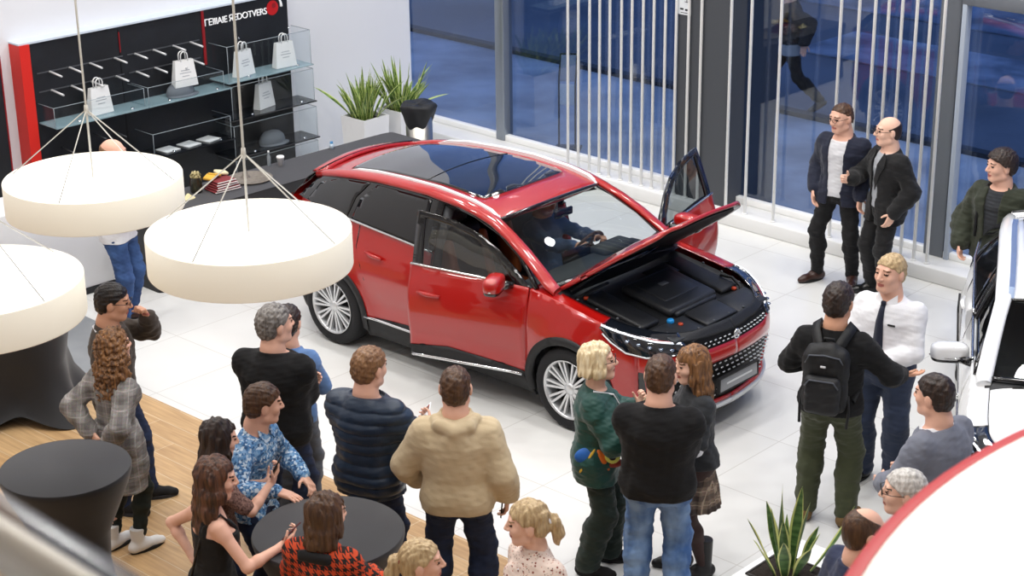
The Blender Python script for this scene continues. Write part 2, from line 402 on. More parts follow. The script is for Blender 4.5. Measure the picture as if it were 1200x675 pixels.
# ---------------------------------------------------------------- cars: body panels are charts over a plan outline and a greenhouse surface
def sstep(a, b, x): t = np.clip((np.asarray(x, float)-a)/(b-a), 0, 1); return t*t*(3-2*t)
_OL = [(-2.2, 0.0), (-2.19, 0.30), (-2.165, 0.52), (-2.10, 0.71), (-1.97, 0.835), (-1.70, 0.905), (-1.39, 0.926), (-0.5, 0.932), (0.5, 0.932), (1.39, 0.926), (1.70, 0.908), (1.95, 0.86), (2.12, 0.775), (2.24, 0.64), (2.315, 0.45), (2.355, 0.22), (2.37, 0.0)]
def _spline(P, n=24):
    P = np.array(P, float); Q = np.vstack([2*P[0]-P[1], P, 2*P[-1]-P[-2]]); Q[0] = (P[1][0], -P[1][1]); Q[-1] = (P[-2][0], -P[-2][1]); out = []
    for i in range(1, len(Q)-2):
        a, b, c, d = Q[i-1], Q[i], Q[i+1], Q[i+2]; t1 = (c-a)*0.5; t2 = (d-b)*0.5
        L = np.linalg.norm(c-b); t1 = t1/max(np.linalg.norm(t1), 1e-9)*L; t2 = t2/max(np.linalg.norm(t2), 1e-9)*L
        for k in range(n):
            t = k/n; out.append((2*t**3-3*t**2+1)*b+(t**3-2*t**2+t)*t1+(-2*t**3+3*t**2)*c+(t**3-t**2)*t2)
    out.append(P[-1]); return np.array(out)
OLN = _spline(_OL); _seg = np.r_[0, np.cumsum(np.linalg.norm(np.diff(OLN, axis=0), axis=1))]
_mid = (OLN[:, 1] > 0.9) & (np.abs(OLN[:, 0]) < 1.5); S_ = _seg - np.interp(0.0, OLN[_mid, 0], _seg[_mid])
_T = np.gradient(OLN, axis=0); _T /= np.linalg.norm(_T, axis=1)[:, None]; _NX, _NY = -_T[:, 1]*-1*-1, _T[:, 0]
_NX = -_T[:, 1]; _NY = _T[:, 0]
S_NOSE, S_TAIL = S_[-1], S_[0]
def s_x(x):   # arc position of a given x on the right flank
    m = OLN[:, 1] > 0.02; return float(np.interp(x, OLN[m, 0], S_[m]))
def s_y(y):   # arc position on the nose for a half width y
    m = OLN[:, 0] > 1.9; return float(np.interp(-y, -OLN[m, 1], S_[m]))
def z_sh(s): return np.interp(s, [S_TAIL, s_x(-2.0), -1.31, -0.24, 0.9, 1.46, s_x(1.8), s_x(2.12), s_y(0.45), S_NOSE], [1.20, 1.24, 1.225, 1.145, 1.10, 1.03, 0.975, 0.905, 0.862, 0.85])
_ZS = [0.15, 0.25, 0.35, 0.5, 0.65, 0.78, 0.88, 0.98, 1.06, 1.15, 1.30]
def f_in(s, z):
    side = np.interp(z, _ZS, [0.12, 0.055, 0.028, 0.016, 0.004, -0.004, 0.006, 0.028, 0.055, 0.078, 0.11])
    front = np.interp(z, [0.15, 0.22, 0.28, 0.34, 0.5, 0.62, 0.70, 0.78, 0.84, 0.9, 1.0], [0.10, 0.05, 0.045, 0.055, 0.022, 0.004, 0.0, 0.014, 0.035, 0.075, 0.15])
    rear = np.interp(z, [0.15, 0.25, 0.4, 0.6, 0.8, 1.0, 1.15, 1.25], [0.14, 0.08, 0.02, 0.0, 0.015, 0.06, 0.09, 0.12])
    a = sstep(s_x(1.75), s_y(0.72), s); b = sstep(s_x(-1.85), s_x(-2.15), -np.asarray(s)) if False else 1-sstep(s_x(-2.1), s_x(-1.75), s)
    f = side*(1-a)*(1-b)+front*a+rear*b
    for xc in (-1.39, 1.39):
        d = np.sqrt((s-xc)**2+(z-0.35)**2); f = f-0.020*np.exp(-((d-0.43)/0.07)**2)*(1-a)
    f = f+0.016*np.exp(-((z-0.52)/0.09)**2)*(1-sstep(0.75, 1.0, np.abs(s)))
    return f
def lower(s, z, off=0.0):
    s = np.asarray(s, float); z = np.asarray(z, float); f = f_in(s, z)-off
    x = np.interp(s, S_, OLN[:, 0])-np.interp(s, S_, _NX)*f; y = np.interp(s, S_, OLN[:, 1])-np.interp(s, S_, _NY)*f
    return np.stack([x, -y, z], -1)
def ZB(x): return np.interp(x, [-2.05, -1.31, -0.24, 0.9, 1.1], [1.26, 1.225, 1.145, 1.10, 1.09])
_zx = np.linspace(-1.95, 1.2, 316); _zv = np.interp(_zx, [-1.95, -1.85, -1.65, -1.45, -1.0, -0.36, 0.03, 0.22, 0.40, 0.60, 0.80, 1.10, 1.2], [1.40, 1.44, 1.49, 1.53, 1.582, 1.60, 1.575, 1.545, 1.50, 1.42, 1.32, 1.13, 1.065])
_kn = np.exp(-np.linspace(-2.5, 2.5, 41)**2/2); _kn /= _kn.sum(); _zv = np.convolve(np.pad(_zv, 20, mode='reflect', reflect_type='odd'), _kn, 'valid')
def ZR(x): return np.interp(x, _zx, _zv)
def YR(x): return np.interp(x, [-1.85, -1.0, 0.0, 0.4, 0.8, 1.1], [0.585, 0.635, 0.655, 0.668, 0.73, 0.775])
def green(x, u, off=0.0):
    x = np.asarray(x, float); u = np.asarray(u, float); zb, zr = ZB(x), ZR(x); yb = np.interp(x, [-2.05, -1.7, -1.3, 1.1], [0.74, 0.815, 0.852, 0.855]); yr = YR(x)+0.02
    y = yb+(yr-yb)*(0.80*u+0.20*u*u)+off*0.92; z = zb+(zr-zb)*u+off*0.4
    return np.stack([x, -y, z], -1)
def roof(x, y, off=0.0):
    x = np.asarray(x, float); y = np.asarray(y, float); yr = YR(x)
    return np.stack([x, y, ZR(x)+0.055*(1-(y/yr)**2)+off], -1)
def _zs(x): return np.interp(x, [1.0, 1.46, 1.8, 2.1, 2.3, 2.4], [1.105, 1.035, 0.985, 0.915, 0.868, 0.84])
def hoodz(x, y): return _zs(x)+0.058*(1-(np.abs(y)/0.78)**2)
def pip(P, poly):
    x, y = P[:, 0], P[:, 1]; c = np.zeros(len(P), bool); n = len(poly)
    for i in range(n):
        (x1, y1), (x2, y2) = poly[i], poly[(i+1) % n]
        if y1 == y2: continue
        m = ((y1 > y) != (y2 > y)) & (x < (x2-x1)*(y-y1)/(y2-y1)+x1); c ^= m
    return c
def dense(poly, st):
    o = []
    for i in range(len(poly)):
        a = np.array(poly[i], float); b = np.array(poly[(i+1) % len(poly)], float); n = max(1, int(math.ceil(np.linalg.norm(b-a)/st)))
        o += [tuple(a+(b-a)*k/n) for k in range(n)]
    return o
def chart(poly, fn, holes=(), st=0.05):
    """triangulates a polygon of chart coordinates and lifts it onto the surface fn"""
    loops = [dense(poly, st)]+[dense(h_, st) for h_ in holes]; V = []; E = []
    for lp in loops:
        b = len(V); V += lp; E += [(b+i, b+(i+1) % len(lp)) for i in range(len(lp))]
    A = np.array(loops[0]); gx = np.arange(A[:, 0].min()+st/2, A[:, 0].max(), st); gy = np.arange(A[:, 1].min()+st/2, A[:, 1].max(), st)
    G = np.stack(np.meshgrid(gx, gy), -1).reshape(-1, 2); ins = pip(G, loops[0])
    for h_ in loops[1:]: ins &= ~pip(G, h_)
    B = np.array(V); G = G[ins]
    if len(G): G = G[np.sqrt(((G[:, None]-B[None])**2).sum(-1)).min(1) > st*0.4]
    P = [Vector(p) for p in V]+[Vector(p) for p in G]
    vs, _, fs, _, _, _ = delaunay_2d_cdt(P, E, [], 0, 1e-6)
    U = np.array([tuple(v) for v in vs]); F = np.array([tuple(f) for f in fs if len(f) == 3]); c = U[F].mean(1); k = pip(c, loops[0])
    for h_ in loops[1:]: k &= ~pip(c, h_)
    F = F[k]; X = fn(U[:, 0], U[:, 1]); return X, F
def orient(X, F, ctr):
    n = np.cross(X[F[:, 1]]-X[F[:, 0]], X[F[:, 2]]-X[F[:, 0]]); c = X[F].mean(1)-np.array(ctr)
    bad = (n*c).sum(1) < 0; F = F.copy(); F[bad] = F[bad][:, ::-1]; return F
def arc(cx, cy, r, a0, a1, n=18): return [(cx+r*math.cos(rad(a0+(a1-a0)*k/n)), cy+r*math.sin(rad(a0+(a1-a0)*k/n))) for k in range(n+1)]
def rrect(x0, y0, x1, y1, r, n=5):
    return arc(x1-r, y1-r, r, 0, 90, n)+arc(x0+r, y1-r, r, 90, 180, n)+arc(x0+r, y0+r, r, 180, 270, n)+arc(x1-r, y0+r, r, 270, 360, n)
def flipY(X): X = X.copy(); X[:, 1] *= -1; return X
def car_mats(paint_name, paint_hex, dark=None):
    m = {}
    m['paint'] = mat(paint_name, paint_hex, 0.28, spec=0.5, coat=1.0); m['black'] = mat('car_gloss_black', '0a0a0c', 0.12, coat=0.6); m['clad'] = mat('car_cladding', '1b1b1d', 0.6)
    m['chrome'] = mat('car_chrome', 'dfe1e3', 0.14, metal=1.0); m['silver'] = mat('car_silver', 'd4d6d8', 0.3, metal=0.55); m['glass'] = glass_mat('car_glass', (0.30, 0.34, 0.36), 1.0, 0.02) if 'car_glass' not in _MC else _MC['car_glass']
    _MC['car_glass'] = m['glass']
    m['screen'] = _MC.get('windscreen_glass') or glass_mat('windscreen_glass', (0.68, 0.72, 0.72), 0.6, 0.0); _MC['windscreen_glass'] = m['screen']
    m['dglass'] = mat('car_privacy_glass', '0b0c0f', 0.05, spec=0.6, coat=0.4); m['roofglass'] = mat('car_roof_glass', '07090d', 0.03, spec=0.8, coat=0.8)
    m['tyre'] = mat('tyre_rubber', '17171a', 0.75); m['int'] = mat('cabin_black', '141416', 0.75); m['seat'] = mat('seat_leather', '26201d', 0.55); m['tan'] = mat('seat_tan', 'a4552a', 0.55)
    m['plastic'] = mat('bay_plastic', '1c1d20', 0.5, bump=(90, 0.15)); m['plastic2'] = mat('bay_plastic_grey', '2a2c30', 0.42); m['lamp'] = mat('lamp_glass', '14181f', 0.05, coat=1.0, spec=0.8)
    m['led'] = mat('led_white', 'f4f8ff', 0.3, emit='eef4ff', estr=0.9); m['blue'] = mat('cap_bright_blue', '1f8fd8', 0.35); m['orange'] = mat('cap_orange', 'b8401e', 0.4); m['grey'] = mat('cabin_grey', '5a5c60', 0.6); m['hood_in'] = mat('hood_inner', '25080a' if paint_hex != 'f3f4f5' else 'c9cacc', 0.45, coat=0.3)
    m['redl'] = mat('tail_lamp', '8e0d12', 0.15, coat=0.5); m['plate'] = mat('plate_grey', '8a8c90', 0.35, metal=0.3)
    return m
def make_car(name, loc, heading, label, group, mm, door_open=(0.0, 0.0), hood_open=0.0, interior=True):
    root = empty(name, loc, rad(heading), label, 'car', group); CTR = (0, 0, 0.7)
    def surf(nm, X, F, mt, parent=root, th=0.0, piv=None, ctr=CTR, rim=None):
        X = np.asarray(X, float); F = orient(X, F, ctr)
        if piv is not None: X = X-np.array(piv)
        o = mesh_obj(nm, X, F, mt if isinstance(mt, list) else [mt], parent, True)
        if th:
            md = o.modifiers.new('thickness', 'SOLIDIFY'); md.thickness = th; md.offset = -1
            if isinstance(mt, list) and len(mt) > 1: md.material_offset = 1
        return o
    def mbp(nm, fn, mt, parent=root, piv=None):
        q = MB(); fn(q)
        if piv is not None: q.v = [tuple(np.array(v)-np.array(piv)) for v in q.v]
        return q.build(nm, mt, parent)
    def both(nm, poly, fn, mt, th=0.012, holes=(), st=0.05):
        X, F = chart(poly, fn, holes, st)
        for sg in (1, -1): surf(nm, X if sg > 0 else flipY(X), F, mt, th=th)
    P, K = mm['paint'], mm['black']; AR = 0.405
    bot = 0.30
    # rear quarter with the closed rear door, seams as thin dark lines
    poly = [(-0.165, bot), (-0.165, float(ZB(-0.165)))]+[(x, float(ZB(x))) for x in np.linspace(-0.3, s_x(-2.0), 14)]+[(S_TAIL+0.002, 1.2), (S_TAIL+0.002, 0.36), (s_x(-1.39-AR), 0.36)]+arc(-1.39, 0.35, AR, 178, 0, 22)+[(-0.98, bot)]
    both('rear_quarter', poly, lambda a, b: lower(a, b), P, 0.02)
    def seam(q, pts, sg, fn, r=0.006):
        X = fn(np.array([p[0] for p in pts]), np.array([p[1] for p in pts])); X = X if sg > 0 else flipY(X); q.tube([tuple(p) for p in X], r, 6)
    for sg in (1, -1):
        mbp('door_seam', lambda q: seam(q, [(-0.165, z) for z in np.linspace(0.32, 1.14, 10)], sg, lambda a, b: lower(a, b, -0.002)), K)
        mbp('door_seam', lambda q: seam(q, [(-1.06, 1.20), (-1.07, 1.0), (-1.0, 0.85), (-0.95, 0.72)], sg, lambda a, b: lower(a, b, -0.003)), K)
        X = lower(np.array([-0.93, -0.72]), np.array([0.985, 0.965]), 0.022); X = X if sg > 0 else flipY(X); mbp('door_handle', lambda q: q.tube([tuple(X[0]), tuple((X[0]+X[1])/2+np.array([0, -0.012*sg, 0])), tuple(X[1])], [0.013, 0.017, 0.013], 10), P)
        # chrome belt and sill strips
        xs = np.linspace(-1.72, -0.17, 16); mbp('belt_trim', lambda q: seam(q, [(x, -0.005) for x in xs], sg, lambda a, b: green(a, b, 0.008), 0.011), mm['chrome'])
        xs = np.linspace(-0.96, -0.18, 10); mbp('sill_trim', lambda q: seam(q, [(x, 0.375) for x in xs], sg, lambda a, b: lower(a, b, 0.012), 0.014), mm['chrome'])
        # fuel flap
    both('sill_cladding', [(-0.99, 0.17), (0.99, 0.17), (0.96, 0.335), (-0.10, 0.335), (-0.17, 0.375), (-0.45, 0.42), (-0.72, 0.40), (-0.97, 0.375)], lambda a, b: lower(a, b, 0.008), mm['clad'], 0.02)
    for xc in (-1.39, 1.39):
        both('arch_cladding', arc(xc, 0.35, 0.455, 196, -16, 30)+arc(xc, 0.35, 0.385, -16, 196, 30), lambda a, b: lower(a, b, 0.014), mm['clad'], 0.05)
    # front wing and bumper
    sF = s_x(2.02)
    poly = [(0.945, bot)]+[(1.39-0.44, bot)]+arc(1.39, 0.35, AR, 180, 0, 22)+[(1.39+AR+0.02, 0.30), (sF, 0.30)]+[(s, float(z_sh(s))) for s in np.linspace(sF, 0.945, 12)]
    both('front_wing', poly, lambda a, b: lower(a, b), P, 0.02)
    GY = 0.60; sG = s_y(GY)
    grille = [(S_NOSE, 0.655), (s_y(0.42), 0.645), (s_y(0.60), 0.615), (s_y(0.70), 0.56), (s_y(0.70), 0.47), (s_y(0.60), 0.33), (s_y(0.42), 0.295), (S_NOSE, 0.285)]
    vent = [(s_x(1.99), 0.66), (s_x(2.06), 0.655), (s_x(2.09), 0.42), (s_x(2.0), 0.36), (s_x(1.97), 0.48)]
    up0 = [(s, 0.775) for s in np.linspace(S_NOSE, s_y(0.46), 6)]
    poly = up0+[(s_y(0.55), 0.80), (s_y(0.60), float(z_sh(s_y(0.60)))), (sF, float(z_sh(sF))), (sF, 0.20)]+[(s, 0.20) for s in np.linspace(s_y(0.7), s_y(0.3), 5)]+[(S_NOSE, 0.20), grille[-1]]+grille[::-1][1:-1]+[grille[0]]
    both('bumper', poly, lambda a, b: lower(a, b), P, 0.03, [vent])
    both('bumper_vent', vent, lambda a, b: lower(a, b, -0.02), K, 0.0)
    Xg, Fg = chart(grille, lambda a, b: lower(a, b, -0.018)); Xg2 = flipY(Xg)
    g = surf('lower_grille', np.vstack([Xg, Xg2]), np.vstack([Fg, Fg[:, ::-1]+len(Xg)]), mat('grille_black', '08080a', 0.55, spec=0.2))
    def studs(q):
        for r_ in range(7):
            z = 0.325+r_*0.049; off = 0.5*(r_ % 2)
            for k in range(-11, 12):
                y = (k+off)*0.064; lim = np.interp(z, [0.29, 0.33, 0.47, 0.56, 0.615, 0.65], [0.40, 0.56, 0.665, 0.665, 0.56, 0.40])
                if abs(y) > lim-0.01: continue
                if abs(y) < 0.265 and 0.385 < z < 0.52: continue
                p = lower(s_y(abs(y)), z, -0.012)[()] ; p = np.array(p); p[1] = y; q.rbox(tuple(p), (0.012, 0.034, 0.013), 0.005, Matrix.Rotation(-0.55*y, 3, 'Z'), seg=1)
    setp(mbp('grille_studs', studs, mm['silver'], g), kind='stuff')
    pl = mbp('number_plate', lambda q: q.rbox((2.385, 0, 0.45), (0.02, 0.50, 0.11), 0.006, Matrix.Rotation(rad(-3), 3, 'Y')), mm['plate'])
    mbp('plate_frame', lambda q: [q.box((2.382, 0, 0.45+s*0.06), (0.03, 0.53, 0.012)) for s in (1, -1)]+[q.box((2.382, s*0.26, 0.45), (0.03, 0.012, 0.13)) for s in (1, -1)], mm['clad'], pl)
    mbp('plate_line', lambda q: q.box((2.397, 0, 0.45), (0.004, 0.34, 0.014)), mat('plate_text', 'c9cbcd', 0.4), pl)
    both('lip_trim', [(S_NOSE, 0.22), (s_y(0.45), 0.225), (s_y(0.68), 0.25), (s_x(2.12), 0.30), (s_x(2.1), 0.33), (s_y(0.66), 0.285), (s_y(0.45), 0.262), (S_NOSE, 0.26)], lambda a, b: lower(a, b, 0.02), mm['silver'], 0.025)
    both('chin', [(S_NOSE, 0.15), (sF, 0.17), (sF, 0.215), (S_NOSE, 0.205)], lambda a, b: lower(a, b, 0.0), mm['clad'], 0.02)
    # upper grille between the lamps
    X, F = chart([(S_NOSE, 0.78), (s_y(0.46), 0.78), (s_y(0.52), 0.80), (s_y(0.56), float(z_sh(s_y(0.56)))), (s_y(0.3), float(z_sh(s_y(0.3)))), (S_NOSE, float(z_sh(S_NOSE)))], lambda a, b: lower(a, b, 0.002))
    ug = surf('upper_grille', np.vstack([X, flipY(X)]), np.vstack([F, F[:, ::-1]+len(X)]), mat('grille_black', '08080a', 0.55, spec=0.2))
    def studs2(q):
        for r_ in range(2):
            for k in range(-9, 10):
                y = (k+0.5*(r_ % 2))*0.054
                if abs(y) > 0.5 or abs(y) < 0.05: continue
                p = np.array(lower(s_y(abs(y)), 0.800+0.028*r_, 0.005)); p[1] = y; q.rbox(tuple(p), (0.012, 0.028, 0.010), 0.004, Matrix.Rotation(-0.5*y, 3, 'Z'), seg=1)
    setp(mbp('grille_studs', studs2, mm['silver'], ug), kind='stuff')
    p = np.array(lower(S_NOSE, 0.815, 0.012)); p[1] = 0
    mbp('emblem', lambda q: [q.tube([(p[0], 0.036*math.cos(a), p[2]+0.036*math.sin(a)) for a in (2*math.pi*k/20 for k in range(21))], 0.007, 8), q.tube([(p[0], 0.0, p[2]-0.02), (p[0]+0.002, 0.018, p[2]+0.016)], 0.006, 6), q.tube([(p[0], 0.0, p[2]-0.02), (p[0]+0.002, -0.018, p[2]+0.016)], 0.006, 6), q.rbox((p[0]-0.006, 0, p[2]), (0.008, 0.06, 0.06), 0.003)], mm['chrome'], ug)
    # shoulder strip from body side to bonnet gap
    dS = lambda s: np.interp(s, [0.9, s_x(1.7), s_x(2.0), s_y(0.6), s_y(0.4), S_NOSE], [0.125, 0.125, 0.10, 0.075, 0.06, 0.055])
    def strip(s0, s1, n=26):
        ss = np.linspace(s0, s1, n); rows = []
        for t in np.linspace(0, 1, 6):
            zz = z_sh(ss); f = f_in(ss, zz)+dS(ss)*t
            x = np.interp(ss, S_, OLN[:, 0])-np.interp(ss, S_, _NX)*f; y = np.interp(ss, S_, OLN[:, 1])-np.interp(ss, S_, _NY)*f
            zt = hoodz(x, y)-0.004; rows.append(np.stack([x, -y, zz+(zt-zz)*np.sin(t*math.pi/2)], -1))
        X = np.concatenate(rows); F = []
        for i in range(5):
            for k in range(n-1): F += [(i*n+k, i*n+k+1, (i+1)*n+k+1), (i*n+k, (i+1)*n+k+1, (i+1)*n+k)]
        return X, np.array(F)
    for nm, a, b, mt in (('wing_top', 0.945, s_x(1.70), P), ('lamp_top', s_x(1.70), s_y(0.56), mm['lamp']), ('grille_top', s_y(0.56), S_NOSE, mm['plastic'])):
        X, F = strip(a, b)
        for sg in (1, -1): surf(nm, X if sg > 0 else flipY(X), F, mt, th=0.012, ctr=(1.2, 0, 0.3))
    # headlamps
    hp = [(s_x(1.68), 0.965), (s_x(1.76), 0.90), (s_x(1.92), 0.80), (s_x(2.08), 0.775), (s_y(0.56), 0.79), (s_y(0.53), 0.835), (s_y(0.56), float(z_sh(s_y(0.56)))+0.002)]+[(s, float(z_sh(s))+0.002) for s in np.linspace(s_y(0.62), s_x(1.72), 8)]
    X, F = chart(hp, lambda a, b: lower(a, b, 0.006), st=0.03)
    for sg in (1, -1):
        hl = surf('headlamp', X if sg > 0 else flipY(X), F, mm['lamp'], th=0.01)
        mbp('led_strip', lambda q: [seam(q, [(s, float(z_sh(s))-0.004) for s in np.linspace(s_x(1.70), s_y(0.58), 14)], sg, lambda a, b: lower(a, b, 0.010), 0.008)], mm['led'], hl)
        mbp('chrome_line', lambda q: [seam(q, [(s_x(1.72), 0.925), (s_x(1.80), 0.872), (s_x(1.93), 0.806), (s_x(2.08), 0.783), (s_y(0.58), 0.795)], sg, lambda a, b: lower(a, b, 0.012), 0.007)], mm['silver'], hl)
        def refl(q):
            for s in np.linspace(s_x(1.93), s_y(0.66), 5):
                c = np.array(lower(s, float(z_sh(s))-0.052, 0.010)); c[1] *= sg; q.rbox(tuple(c), (0.035, 0.035, 0.022), 0.008, seg=1)
        mbp('projector', refl, mat('projector', '9aa6b8', 0.1, metal=0.9), hl)
    # greenhouse sides
    for sg in (1, -1):
        def gs(nm, poly, mt, off, th=0.006, parent=root):
            X, F = chart(poly, lambda a, b: green(a, b, off), st=0.06); return surf(nm, X if sg > 0 else flipY(X), F, mt, parent, th)
        gs('window_surround', [(-0.17, 0.0), (-0.17, 0.95), (-1.0, 0.95), (-1.5, 0.95), (-1.80, 0.93), (-1.95, 0.0)], K, 0.0, 0.03)
        gs('rear_window', [(-0.29, 0.03), (-0.31, 0.86), (-0.98, 0.86), (-1.13, 0.5), (-1.16, 0.03)], mm['dglass'], 0.006)
        gs('quarter_window', [(-1.22, 0.03), (-1.19, 0.5), (-1.08, 0.86), (-1.5, 0.84), (-1.72, 0.70), (-1.80, 0.03)], mm['dglass'], 0.006)
        # cant rail / A pillar as one curved bar
        xs = [1.16, 1.08, 0.95, 0.80, 0.60, 0.40, 0.22, 0.03, -0.36, -0.7, -1.0, -1.3, -1.55, -1.75, -1.86]
        def bar(q):
            n = 12; vs = []; fs = []
            for i, x in enumerate(xs):
                zz = float(ZR(x)) if x < 1.1 else 1.10; yy = float(YR(x)); wd = np.interp(x, [-1.86, -1.5, 0.2, 0.6, 1.1, 1.16], [0.03, 0.06, 0.062, 0.056, 0.06, 0.05])
                x2 = xs[min(i+1, len(xs)-1)]; x1 = xs[max(i-1, 0)]; t = np.array([x2-x1, 0, float(ZR(min(x2, 1.1))-ZR(min(x1, 1.1)))]); t /= np.linalg.norm(t); nn = np.array([t[2], 0, -t[0]])
                if nn[2] < 0: nn = -nn
                nn = unit_(nn+np.array([0, 0.25, 0])); bb = np.cross(t, nn)
                for k in range(n):
                    a = 2*math.pi*k/n; c = np.array([x, yy+0.012, zz-0.004])+nn*math.sin(a)*0.032+unit_(np.cross(nn, t))*math.cos(a)*wd
                    vs.append((c[0], -sg*c[1], c[2]))
            for i in range(len(xs)-1):
                for k in range(n): fs.append((i*n+k, i*n+(k+1) % n, (i+1)*n+(k+1) % n, (i+1)*n+k))
            fs += [tuple(range(n)), tuple((len(xs)-1)*n+k for k in range(n))]; q.add(vs, fs, True)
        mbp('roof_pillar', bar, P)
        # black edge of the front door opening, B pillar with grey trim
        ed = [(0.99, 0.04), (0.90, 0.45), (0.75, 0.80), (0.5, 0.88), (0.2, 0.90), (-0.17, 0.90)]
        mbp('door_seal', lambda q: q.tube([tuple(np.array(green(a, b, -0.015))*np.array([1, sg, 1])) for a, b in ed], 0.022, 8), K)
        mbp('pillar_trim', lambda q: q.tube([(-0.24, -sg*0.74, 0.45), (-0.24, -sg*0.76, 0.95), (-0.22, -sg*0.74, 1.15), (-0.17, -sg*0.63, 1.5)], 0.05, 8), mm['grey'] if interior else K)
        # roof rails
        rx_ = [0.40, 0.30, 0.1, -0.3, -0.7, -1.1, -1.35, -1.47]
        def rail(q):
            vs = []; fs = []
            for i, x in enumerate(rx_):
                c = roof(x, float(YR(x))-0.035); h = 0.034*math.sin(math.pi*min(1, max(0.02, (i+0.15)/1.2)) * 0.5) if i < 2 else (0.034 if i < 6 else (0.028 if i == 6 else 0.004)); wv = 0.024
                for dy, dz in ((-wv, -0.01), (-wv, h), (wv*0.6, h+0.004), (wv, -0.012)): vs.append((x, -sg*(c[1]+dy), c[2]+dz))
            for i in range(len(rx_)-1):
                for k in range(4): fs.append((i*4+k, i*4+(k+1) % 4, (i+1)*4+(k+1) % 4, (i+1)*4+k))
            fs += [(0, 1, 2, 3), tuple((len(rx_)-1)*4+k for k in range(4))]; q.add(vs, fs, False)
        mbp('roof_rail', rail, mat('rail_satin', 'eceded', 0.35, metal=0.15) if interior else mat('rail_blue_reflection', '9fb0cc', 0.2, metal=0.6))  # white car: blue reflection put into the rail's colour
    # roof and glass roof
    fr = [(0.40+0.085*(1-(y/0.665)**2), y) for y in np.linspace(-0.655, 0.655, 15)]
    ol = [(x, -float(YR(x))+0.005) for x in np.linspace(-1.84, 0.38, 18)]+fr+[(x, float(YR(x))-0.005) for x in np.linspace(0.38, -1.84, 18)]
    sun = [(x, -0.515) for x in np.linspace(-1.50, 0.06, 10)]+[(0.115+0.06*(1-(y/0.5)**2), y) for y in np.linspace(-0.49, 0.49, 9)]+[(x, 0.515) for x in np.linspace(0.06, -1.50, 10)]
    X, F = chart(ol, lambda a, b: roof(a, b), [sun], 0.07); surf('roof', X, F, P, th=0.02, ctr=(-0.5, 0, 0.5))
    X, F = chart(sun, lambda a, b: roof(a, b, 0.002), st=0.07); sr = surf('glass_roof', X, F, mm['roofglass'], th=0.012, ctr=(-0.5, 0, 0.5))
    mbp('roof_crossbar', lambda q: q.tube([tuple(roof(-0.55, y, 0.004)) for y in np.linspace(-0.51, 0.51, 9)], 0.004, 6), K, sr)
    # windscreen
    n, m_ = 17, 9; X = []
    for j in range(m_):
        t = j/(m_-1)
        for i in range(n):
            v = -1+2*i/(n-1); xt, yt, zt = 0.40+0.085*(1-v*v), 0.645*v, 1.50+0.052*(1-v*v); xb_, yb_, zb_ = 1.10+0.10*(1-v*v), 0.755*v, 1.115+0.03*(1-v*v)
            X.append((xt+(xb_-xt)*t, yt+(yb_-yt)*t, zt+(zb_-zt)*t+0.035*math.sin(math.pi*t)*(1-0.3*v*v)))
    F = [t for j in range(m_-1) for i in range(n-1) for t in ((j*n+i, j*n+i+1, (j+1)*n+i+1), (j*n+i, (j+1)*n+i+1, (j+1)*n+i))]
    ws = surf('windscreen', np.array(X), np.array(F), mm['screen'], ctr=(0, 0, 0.5))
    Xw = np.array(X).reshape(m_, n, 3)
    mbp('screen_border', lambda q: [q.tube([tuple(p+np.array([0, 0, -0.006])) for p in Xw[:, k]], 0.016, 6) for k in (0, n-1)]+[q.tube([tuple(p+np.array([0, 0, -0.006])) for p in Xw[0]], 0.016, 6), q.tube([tuple(p) for p in Xw[-1]], 0.03, 6)], K, ws)
    mbp('cowl', lambda q: q.add([(x_+dx, y_, z_+dz) for dx, dz in ((0, 0), (0.10, -0.045)) for x_, y_, z_ in [(1.10+0.10*(1-v*v), 0.78*v, 1.11+0.03*(1-v*v)) for v in np.linspace(-1, 1, 13)]], [(i, i+1, i+14, i+13) for i in range(12)]), mm['plastic'])
    for (ya, yb2) in ((-0.55, 0.05), (0.05, 0.62)):
        mbp('wiper', lambda q: [q.tube([(1.20, ya-0.05, 1.10), (1.215, (ya+yb2)/2, 1.145), (1.17, yb2, 1.155)], 0.009, 6), q.tube([(1.20, ya, 1.16), (1.19, yb2+0.1, 1.17)], 0.006, 6)], K)
    # tail
    X = []; ys = np.linspace(-1, 1, 13)
    prof = [(-1.84, 0.585, 1.485), (-1.99, 0.62, 1.38), (-2.12, 0.70, 1.21)]
    for x, yw, z in prof: X += [(x-0.03*(1-v*v), yw*v, z+(0.04*(1-v*v) if x > -1.9 else 0.0)) for v in ys]
    F = [t for j in range(2) for i in range(12) for t in ((j*13+i, j*13+i+1, (j+1)*13+i+1), (j*13+i, (j+1)*13+i+1, (j+1)*13+i))]
    surf('tailgate_window', np.array(X), np.array(F), mm['dglass'], th=0.01)
    mbp('spoiler', lambda q: q.add([(x_+dx, y_*sc_, z_+dz) for dx, dz, sc_ in ((0.08, 0.012, 1.0), (-0.06, -0.004, 0.98), (-0.10, -0.03, 0.97), (0.06, -0.035, 0.97)) for x_, y_, z_ in [(-1.86-0.05*(1-v*v), 0.60*v, 1.462+0.05*(1-v*v)) for v in ys]], [(j*13+i, j*13+i+1, ((j+1) % 4)*13+i+1, ((j+1) % 4)*13+i) for j in range(4) for i in range(12)]+[tuple(j*13 for j in range(4)), tuple(j*13+12 for j in range(4))], True), P)
    mbp('tailgate', lambda q: q.add([(-2.08-dx+0.06*v*v*0-0.03*(1-v*v), w_*v, z) for dx, w_, z in ((0.035, 0.705, 1.225), (0.05, 0.70, 1.19), (0.02, 0.66, 1.12)) for v in ys], [(j*13+i, j*13+i+1, (j+1)*13+i+1, (j+1)*13+i) for j in range(2) for i in range(12)], True), P)
